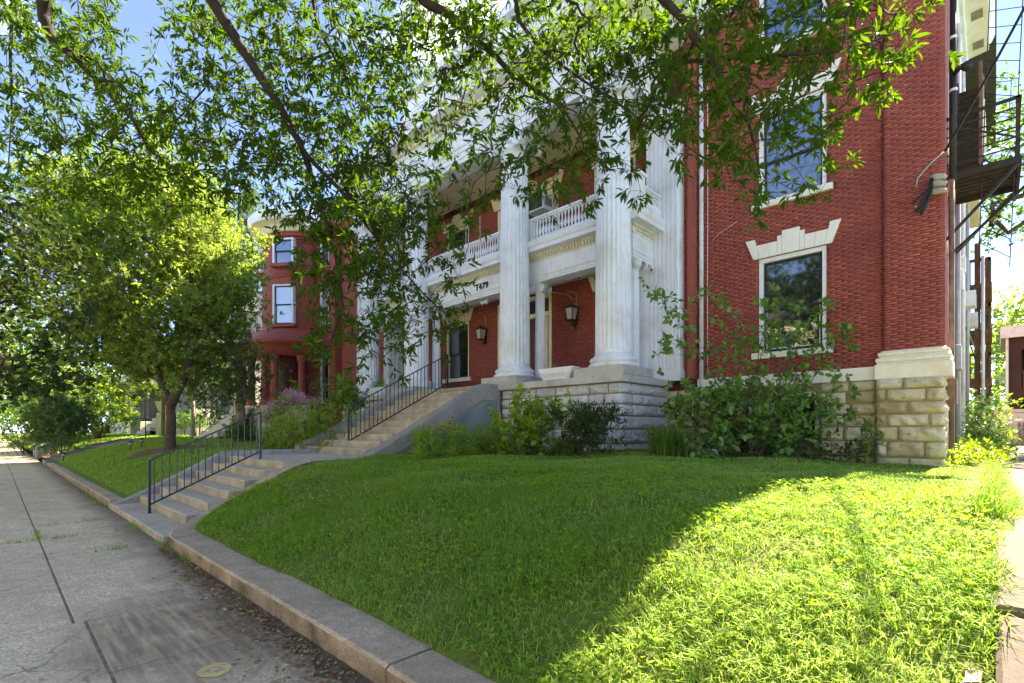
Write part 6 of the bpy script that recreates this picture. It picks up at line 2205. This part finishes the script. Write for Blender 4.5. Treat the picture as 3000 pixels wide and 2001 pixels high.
# left bed beside the upper steps: pink joe-pye weed, goldenrod greens, a pale-leaved shrub
def bed(label, name, pts, n, jit, d0, d1, L, W, kind, leaf, nl=20, rc=.2, up=.4, droop=.2, base=None, cat='shrub'):
    cl_ = []
    for _ in range(n):
        u, v = pts[rng.integers(len(pts))]
        cl_.append(px(u + rng.normal(0, jit), v + rng.normal(0, jit), rng.uniform(d0, d1)))
    for p in list(cl_):
        if rng.random() < .5: cl_.append(Vector((p.x + rng.normal() * .1, p.y + rng.normal() * .1, lz(p.x, p.y) + rng.uniform(.05, .5))))
    for p in cl_: p.z = max(p.z, lz(p.x, p.y) + .05)
    bs_ = px(*base); bs_.z = lz(bs_.x, bs_.y)
    return shrub(name, label, bs_, cl_, nl, rc, L, W, kind, leaf, rrad=.003, up=up, droop=droop, stems=12, spread=.7, cat=cat)


bed('tall yellow-green perennials left of the upper steps', 'perennial_bed', [(830, 1230), (870, 1215), (900, 1240), (940, 1220), (960, 1250), (880, 1265), (820, 1262), (990, 1215), (930, 1265)], 130, 22, 12.6, 15.2, .14, .24, 'lance', 'leaf_bright', base=(890, 1290, 13.8), cat='flowers', droop=.6)
bed('glossy bright green bush by the left porch column', 'leafy_shrub', [(1000, 1160), (1030, 1170), (985, 1180), (1040, 1190), (1015, 1150)], 46, 14, 14.8, 16.4, .17, .5, 'oval', 'leaf_mid', base=(1010, 1230, 15.6))
bed('grey-green thin shrub before the tower house window', 'thin_shrub', [(930, 1110), (960, 1100), (945, 1140), (975, 1140), (920, 1150), (985, 1120)], 44, 16, 15.5, 17.5, .11, .22, 'lance', 'leaf_bluegreen', nl=14, base=(950, 1240, 16.5))
jp = bed('pink flowering weed clump left of the steps', 'joe_pye_weed', [(800, 1215), (830, 1200), (860, 1180), (790, 1235)], 36, 14, 14.2, 16.0, .15, .3, 'lance', 'leaf_mid', nl=14, base=(830, 1285, 15), cat='flowers')
for (u, v) in ((795, 1195), (785, 1215), (800, 1180), (812, 1205), (838, 1160), (850, 1150), (862, 1165), (845, 1175), (870, 1155), (880, 1168), (893, 1172), (828, 1185), (905, 1178), (780, 1232), (858, 1148), (925, 1175), (842, 1195), (875, 1180)):
    p = np.array(px(u, v, rng.uniform(14.4, 15.4)))
    n_ = 120
    P = p + np.stack([rng.normal(size=n_) * .11, rng.normal(size=n_) * .11, rng.normal(size=n_) * .06], 1)
    V, F, rn = leaf_geo(P, rand_dir(n_), rand_dir(n_), .05, .7, 'dia')
    tag(inst('flower_head', np_mesh('flower_head', V, F, 'petal_pink', rn), jp), kind='stuff')
# round shrub and hedge plants at far left
cl = ellipsoid_clumps(tuple(px(165, 1225, 23.5)), (1.75, 1.5, 1.30), 260, shell=.5)
bs = px(168, 1322, 23.5); bs.z = lz(bs.x, bs.y)
shrub('round_shrub', 'round dark green shrub on bare stems by the far sidewalk', bs, cl, 70, .3, .13, .45, 'dia', 'leaf_bluegreen', rrad=.006, stems=9, spread=.25, bark='bark_pale')
for i, (u, v, d, r_, lab) in enumerate(((575, 1232, 30, .6, 'clipped round bush below the pale columns, right one'), (535, 1232, 32, .7, 'clipped round bush below the pale columns, left one'), (640, 1228, 28, .8, 'dark bush below the young tree'), (300, 1215, 36, 1.8, 'broad yew bush before the tan house'), (60, 1270, 30, 1.3, 'sunny bush at the far end of the sidewalk'), (710, 1290, 19, .55, 'dark leafy plant at the foot of the pale trunk'))):
    c_ = px(u, v, d); c_.z = max(c_.z, lz(c_.x, c_.y) + r_ * .6)
    cl = ellipsoid_clumps(tuple(c_), (r_, r_, r_ * .75), 60, shell=.6)
    bs = Vector((c_.x, c_.y, lz(c_.x, c_.y)))
    shrub('round_bush', lab, bs, cl, 36, r_ * .25, .10, .45, 'dia', 'leaf_bright' if i == 4 else 'leaf_shrub', rrad=.006, stems=5, spread=r_ * .3)
# right side: dark bush by the driveway wall and low sunlit weeds at the stone corner
cl = [px(rng.normal(2860, 36), rng.uniform(1165, 1335), rng.uniform(12.5, 15.5)) for _ in range(90)] + [px(rng.uniform(2850, 2945), rng.uniform(1265, 1335), rng.uniform(12.5, 14.5)) for _ in range(46)]
cl = [p for p in cl if p.x > -.6]
bs = px(2868, 1345, 13.8); bs.z = float(drive_z(bs.y))
shrub('driveway_bush', 'dark bush leaning over the driveway beside the house wall', bs, cl, 34, .30, .10, .5, 'dia', 'leaf_shrub', rrad=.005, stems=9, spread=.4)
cl = [px(u, v, rng.uniform(15.5, 17)) for u, v in ((2935, 1195), (2945, 1180), (2950, 1210), (2930, 1230), (2955, 1260), (2940, 1250), (2962, 1262), (2925, 1215), (2938, 1170))]
bs = px(2935, 1330, 16.2); bs.z = float(drive_z(bs.y))
shrub('sunny_sapling', 'sunlit yellow-green sapling by the white garden wall', bs, cl, 30, .26, .15, .4, 'lance', 'leaf_bright', rrad=.004, stems=5, spread=.2)
cl = []
for _ in range(150):
    x, y = rng.uniform(-.62, .12), rng.uniform(11.0, 17.0)
    cl.append((x, y, lz(min(x, 0), min(y, 12.4)) + rng.uniform(.03, .34)))
shrub('corner_weeds', 'low sunlit weeds between the stone corner and the driveway', (-.2, 12.5, .86), cl, 24, .16, .075, .5, 'dia', 'leaf_bright', rrad=.002, stems=14, spread=.5, cat='weeds')
# sapling at the driveway curb
cl = [px(u, v, rng.uniform(2.5, 2.9)) for u, v in ((2915, 1700), (2935, 1715), (2960, 1740), (2985, 1755), (2920, 1760), (2890, 1740), (2940, 1790), (2900, 1820), (2870, 1780))]
bs = px(2915, 1880, 2.75)
shrub('curb_sapling', 'small bright sapling leaning over the driveway curb', bs, cl, 9, .055, .075, .5, 'oval', 'leaf_bright', rrad=.0016, stems=4, spread=.04, ros=4)


# plants on the porch and balcony
def vine(label, x, y, z0, z1, n, leaf='leaf_mid', cat='plant', pole=True):
    t = thing('climbing_plant', label, cat, (x, y, z0))
    if pole: MB().tube([(x, y, z0), (x, y, z1)], .012, 6).build('cane', 'white_metal', t)
    MB().lathe([(.10, z0), (.13, z0 + .2), (.14, z0 + .21)], x, y, 12).build('pot', 'pale_stone', t)
    q = rng.random(n)
    P = np.array((x, y, z0)) + np.stack([rng.normal(size=n) * .07, rng.normal(size=n) * .07, .2 + q * (z1 - z0 - .25)], 1)
    V, F, rn = leaf_geo(P, rand_dir(n) + np.array([0, 0, -.3]), rand_dir(n), .09, .4, 'oval')
    tag(inst('foliage', np_mesh('foliage', V, F, leaf, rn), t), kind='stuff')


vine('thin vine on a white cane on the balcony, the left of two', -12.75, 11.0, 6.745, 8.7, 46)
vine('leafy vine on the balcony right of the white cane', -12.05, 11.0, 6.745, 8.5, 60)
vine('spiky potted plant behind the corner pedestal of the balcony', -6.25, 10.95, 6.745, 8.0, 34, pole=False)
t = thing('trough_sprig', 'small yellowish sprig in the right porch trough', 'plant', (-7.85, 9.68, 3.02))
n_ = 26
P = np.array((-7.85, 9.68, 3.02)) + np.stack([rng.normal(size=n_) * .06, rng.normal(size=n_) * .03, rng.uniform(0, .16, n_)], 1)
V, F, rn = leaf_geo(P, rand_dir(n_) + np.array([0, 0, .6]), rand_dir(n_), .07, .35, 'oval')
inst('foliage', np_mesh('foliage', V, F, 'dry_grass', rn), t)
t = thing('trough_plant', 'green leafy plant in the left porch trough', 'plant', (-16.0, 9.68, 3.02))
n_ = 150
P = np.array((-16.0, 9.68, 3.02)) + np.stack([rng.normal(size=n_) * .28, rng.normal(size=n_) * .08, np.abs(rng.normal(size=n_)) * .18], 1)
V, F, rn = leaf_geo(P, rand_dir(n_) + np.array([0, 0, .3]), rand_dir(n_), .10, .5, 'oval')
inst('foliage', np_mesh('foliage', V, F, 'leaf_bright', rn), t)

# ---------------------------------------------------------------- grass
def vnoise(x, y, s):
    return (np.sin(x * s + 1.3 * np.sin(y * s * .7 + 2)) * np.sin(y * s * 1.1 + 1.7 * np.sin(x * s * .6))) * .5 + .5


def blades(X, Y, h, wd, lean=.5, zoff=0.0):
    n = len(X)
    Z = lawn_z(X, Y) + zoff
    P = np.stack([X, Y, Z], 1)
    a = rng.uniform(0, 2 * math.pi, n)
    out = np.stack([np.cos(a), np.sin(a), np.zeros(n)], 1)
    b = a + rng.uniform(-.9, .9, n) + math.pi / 2
    side = np.stack([np.cos(b), np.sin(b), np.zeros(n)], 1) * np.asarray(wd).reshape(-1, 1)
    hh = np.asarray(h).reshape(-1, 1)
    ln = lean * rng.uniform(.2, 1.5, n)[:, None]
    up_ = np.array([0, 0, 1.0])
    m = P + up_ * hh * .62 + out * hh * ln * .35
    tip = P + up_ * hh * (1.0 - .25 * ln) + out * hh * ln
    V = np.stack([P - side, P + side, m - side * .75, m + side * .75, tip], 1).reshape(-1, 3)
    F = np.array([(0, 1, 3), (0, 3, 2), (2, 3, 4)])
    Fi = (np.arange(n)[:, None, None] * 5 + F[None]).reshape(-1, 3)
    return V, Fi


def scatter(x0, x1, y0, y1, per_m2):
    n = int((x1 - x0) * (y1 - y0) * per_m2)
    return rng.uniform(x0, x1, n), rng.uniform(y0, y1, n)


def in_lawn(X, Y):
    edge = np.interp(Y, EDGE_Y, EDGE_X)
    return (X > edge) & (X < .05) & ~((X > -5.9) & (Y > 11.65)) & ~((X > -9.7) & (X < -5.85) & (Y > 9.5)) & ~((X > -1.7) & (Y > 11.65))


G = []
for (x0, x1, y0, y1, dens, h, wd) in ((-4.2, .05, 1.93, 4.4, 6200, .060, .0030), (-9.3, -4.2, 1.93, 4.4, 3600, .058, .0036), (-9.4, .05, 4.4, 7.6, 2600, .042, .0042), (-9.6, .05, 7.6, 12.0, 1500, .040, .0056)):
    X, Y = scatter(x0, x1, y0, y1, dens)
    nn = vnoise(X, Y, 2.3) * .45 + vnoise(X + 5, Y, 7.0) * .3 + vnoise(X + 2, Y + 3, 19.0) * .25
    edge_y = 1.93 + .06 * np.sin(X * 5) + .05 * np.sin(X * 13)
    bare = ((X + 7.2) / .9) ** 2 + ((Y - 3.25) / .35) ** 2
    k = in_lawn(X, Y) & (rng.random(len(X)) < np.clip(.12 + 1.25 * nn, 0, 1) ** (1 + .8 * (Y < 4.6))) & (Y > edge_y) & ((bare > 1) | (rng.random(len(X)) < .3))
    X, Y, nn = X[k], Y[k], nn[k]
    slope = sstep(5.0, 3.4, Y)
    hh = h * (.55 + .8 * rng.random(len(X))) * (.6 + 1.1 * nn * slope + .3 * (1 - slope))
    tall = rng.random(len(X)) < .012
    hh = np.where(tall, hh * 1.9, hh)
    V, F = blades(X, Y, hh, wd * rng.uniform(.7, 1.4, len(X)), lean=1.25)
    pat = vnoise(X * .7 + 2, Y * .7, 1.9)
    base_r = np.clip(.12 + .55 * pat + .4 * (nn - .4) + rng.normal(0, .16, len(X)), 0, .98)
    G.append((V, F, np.repeat(base_r, 5)))
ne = 9000                                               # ragged overhang along the driveway
X = rng.uniform(-.10, .17, ne); Y = rng.uniform(4.9, 13.5, ne)
V, F = blades(np.minimum(X, .02), np.minimum(Y, 12.4), rng.uniform(.07, .2, ne), .004, lean=1.1)
V = V + np.repeat(np.stack([np.maximum(X - .02, 0), np.maximum(Y - 12.4, 0), -np.maximum(X - .02, 0) * 1.6], 1), 5, 0)
G.append((V, F, np.repeat(np.clip(rng.normal(.6, .2, ne), 0, .98), 5)))
V, F, rn = merge_geo(G)
tag(inst('grass', np_mesh('grass', V, F, 'grass', rn)), 'green grass covering the near lawn and bank', 'grass', kind='stuff')
G = []
for (x0, x1, y0, y1, dens, h, wd) in ((-17, -12.6, 1.95, 6, 1500, .07, .006), (-30, -17, 1.95, 6, 700, .07, .010), (-24, -12.6, 6, 10, 420, .07, .012), (-30, -24, 6, 11, 300, .07, .012)):
    X, Y = scatter(x0, x1, y0, y1, dens)
    k = (rng.random(len(X)) < .55 + .45 * vnoise(X, Y, 1.7))
    k &= ((X - TBp.x) / 1.7) ** 2 + ((Y - TBp.y) / 1.15) ** 2 > 1
    X, Y = X[k], Y[k]
    V, F = blades(X, Y, h * rng.uniform(.6, 1.2, len(X)), wd * rng.uniform(.7, 1.3, len(X)), lean=.6)
    G.append((V, F, np.repeat(np.clip(rng.normal(.55, .2, len(X)), 0, .98), 5)))
X, Y = scatter(-60, -31.7, 2.0, 9, 130)
V, F = blades(X, Y, .09 * rng.uniform(.6, 1.2, len(X)), .022 * rng.uniform(.7, 1.3, len(X)), lean=.6)
G.append((V, F, np.repeat(np.clip(rng.normal(.6, .2, len(X)), 0, .98), 5)))
V, F, rn = merge_geo(G)
tag(inst('grass', np_mesh('grass', V, F, 'grass', rn)), 'green grass covering the lawn left of the steps', 'grass', kind='stuff')

# broad-leaved weeds through the bank
n_ = 21000
X, Y = rng.uniform(-8.9, 0, n_), 1.95 + rng.random(n_) ** 1.2 * 4.2
nn = vnoise(X + 3, Y + 1, 3.1)
k = in_lawn(X, Y) & (rng.random(n_) < nn ** 1.3 + .05)
X, Y = X[k], Y[k]
n_ = len(X)
a = rng.uniform(0, 2 * math.pi, (n_, 4))
el = rng.uniform(.1, .8, (n_, 4))
D = np.stack([np.cos(a) * np.cos(el), np.sin(a) * np.cos(el), np.sin(el)], 2).reshape(-1, 3)
P = np.repeat(np.stack([X, Y, lawn_z(X, Y) + rng.uniform(.01, .085, n_)], 1), 4, 0)
V, F, rn = leaf_geo(P, D, np.tile([0, 0, 1.], (len(P), 1)), rng.uniform(.02, .05, len(P)), .40, 'dia')
tag(inst('weeds', np_mesh('weeds', V, F, 'weed', rn)), 'small broad-leaved weeds mixed through the near bank', 'weeds', kind='stuff')

# dead blades and a few fallen leaves
n_ = 16000
X, Y = rng.uniform(-9.0, 0, n_), rng.uniform(1.95, 6.5, n_)
dryp = np.maximum(np.exp(-(((X + 7.3) / .8) ** 2 + ((Y - 3.4) / .3) ** 2)), .9 * np.exp(-(((X + 1.35) / .45) ** 2 + ((Y - 3.1) / .3) ** 2)))
k = in_lawn(X, Y) & (rng.random(n_) < .05 + .35 * (vnoise(X, Y + 2, 2.7) > .78) + .8 * dryp)
X, Y = X[k], Y[k]
V, F = blades(X, Y, .05 * rng.uniform(.5, 1.3, len(X)), .0035, lean=1.8)
tag(inst('dry_grass', np_mesh('dry_grass', V, F, 'dry_grass', np.repeat(rng.random(len(X)), 5))), 'straw-coloured dead blades among the lawn', 'dry grass', kind='stuff')
n_ = 130
X, Y = rng.uniform(-8.5, -.2, n_), rng.uniform(2.0, 8, n_)
k = in_lawn(X, Y); X, Y = X[k], Y[k]; n_ = len(X)
a = rng.uniform(0, 6.28, n_)
V, F, rn = leaf_geo(np.stack([X, Y, lawn_z(X, Y) + .04], 1), np.stack([np.cos(a), np.sin(a), rng.normal(0, .3, n_)], 1), np.tile([.1, .2, 1.], (n_, 1)), rng.uniform(.04, .08, n_), .4, 'oval')
tag(inst('fallen_leaves', np_mesh('fallen_leaves', V, F, 'leaf_litter', rn)), 'few brown fallen leaves lying on the near lawn', 'fallen leaves', kind='stuff')

# tufts in the sidewalk joints and along the curb
tu = [(-10.25, .45), (-9.9, .45), (-9.66, .3), (-9.66, .7), (-11.1, .6), (-8.2, 1.05), (-9.66, 1.35), (-11.1, 1.2), (-8.1, 1.55), (-7.6, 1.56), (-9.9, 1.57), (-6.9, 1.56), (-5.0, 1.57), (-3.4, 1.58), (-12.9, 1.56), (-14.6, 1.57), (-15.6, 1.56), (-6.2, 1.55), (-13.8, 1.55)]
n_ = len(tu) * 34
c_ = np.repeat(np.array(tu), 34, 0)
big = np.repeat(rng.uniform(.35, 1.3, len(tu)), 34)
lat = np.isin(np.round(c_[:, 0], 2), [-9.66, -11.1, -8.2])
X = c_[:, 0] + rng.normal(size=n_) * np.where(lat, .012, .14); Y = np.minimum(c_[:, 1] + rng.normal(size=n_) * np.where(lat, .14, .014), 1.59)
V, F = blades(X, Y, .075 * big * rng.uniform(.5, 1.2, n_), .0045, lean=.9)
V = V - np.repeat(np.stack([X * 0, Y * 0, lawn_z(X, Y)], 1), 5, 0)
tag(inst('joint_grass', np_mesh('joint_grass', V, F, 'grass', np.repeat(rng.uniform(.3, .95, n_), 5))), 'sparse grass tufts in the sidewalk joints', 'grass', kind='stuff')
# fallen leaves and dirt against the curb, on the steps
n_ = 3600
q = rng.random(n_)
X = -1.6 - 6.3 * q; Y = 1.60 - np.abs(rng.normal(size=n_)) * np.interp(X, [-8, -5.5, -3, -1.6], [.05, .13, .24, .28])
n2 = 260
X = np.concatenate([X, rng.uniform(-22, -12.6, n2), rng.uniform(-12, -10.9, 60), rng.uniform(-9.5, 0, 90)])
Y = np.concatenate([Y, 1.59 - np.abs(rng.normal(size=n2)) * .10, rng.uniform(1.7, 2.35, 60), rng.uniform(-.2, 1.5, 90)])
Z = np.where((X < -10.8) & (X > -12.1) & (Y > 1.62), np.where(Y < 2.03, .104, .249), .003)
n_ = len(X)
a = rng.uniform(0, 2 * math.pi, n_)
D = np.stack([np.cos(a), np.sin(a), rng.normal(0, .25, n_)], 1)
V, F, rn = leaf_geo(np.stack([X, Y, Z + rng.uniform(.002, .02, n_)], 1), D, np.stack([rng.normal(0, .4, n_), rng.normal(0, .4, n_), np.ones(n_)], 1), rng.uniform(.012, .055, n_), .45, 'dia')
tag(inst('leaf_litter', np_mesh('leaf_litter', V, F, 'leaf_litter', rn)), 'dry brown leaves and twigs drifted against the curb', 'leaf litter', kind='stuff')
m = MB()
vs = []
N_ = 90
for k in range(N_ + 1):
    x = -7.2 + 6.4 * k / N_
    w_ = np.interp(x, [-7.2, -5.5, -3.5, -0.8], [.02, .06, .13, .18]) * (1 + .35 * math.sin(k * .9) + .2 * math.sin(k * 2.3))
    vs += [(x, 1.605, .022), (x, 1.60 - w_ * .5, .012), (x, 1.60 - w_, .0015)]
m.add(vs, [f for k in range(N_) for f in ((k * 3, k * 3 + 1, k * 3 + 4, k * 3 + 3), (k * 3 + 1, k * 3 + 2, k * 3 + 5, k * 3 + 4))], True)
tag(m.build('curb_dirt', 'soil'), 'dark dirt strip along the foot of the near curb', 'dirt', kind='stuff')

# the other side of the street: houses and trees, met only as reflections, the houses added for bounced daylight
for i, (x, h) in enumerate(((-22, 6.5), (-6, 7.0), (11, 6.8))):
    far_tree('street_tree', ['leftmost', 'middle', 'rightmost'][i] + ' tree on the opposite side of the street', (x, -16.5, 0), (x, -16.5, h), (4.2, 3.6, 3.8), 90, 'leaf_mid', 30, .5)
for i, x in enumerate((-48, -30, -12, 6, 24)):
    t = thing('fill_house', ['first', 'second', 'third', 'fourth', 'fifth'][i] + ' unseen pale house added across the street for bounced light, counted from the left', 'house', (x, -26, 0), 'unseen houses added for bounced light')
    ww = [(x - 5.5 + k * 3.2, x - 4.2 + k * 3.2, 1.8 + fl * 3.4, 3.8 + fl * 3.4) for k in range(4) for fl in range(3)]
    m = MB()
    for (a, b, c_, d_) in wall_rects(x - 7, x + 7, -.2, 11.5, ww): m.box(a, b, -26.4, -26.0, c_, d_)
    m.box(x - 7, x + 7, -38, -26.7, -.2, 11.5)
    m.build('wall', 'limestone_far' if i % 2 else 'cream_paint', t)
    for (a, b, c_, d_) in ww: MB().box(a, b, -26.25, -26.2, c_, d_).build('pane', 'glass_dark', t)
    mb = MB(); mb.prism([(x - 7.6, 11.5), (x + 7.6, 11.5), (x + 3, 14.5), (x - 3, 14.5)], 1, -38.5, -25.6); mb.build('roof', 'roof_slate', t)
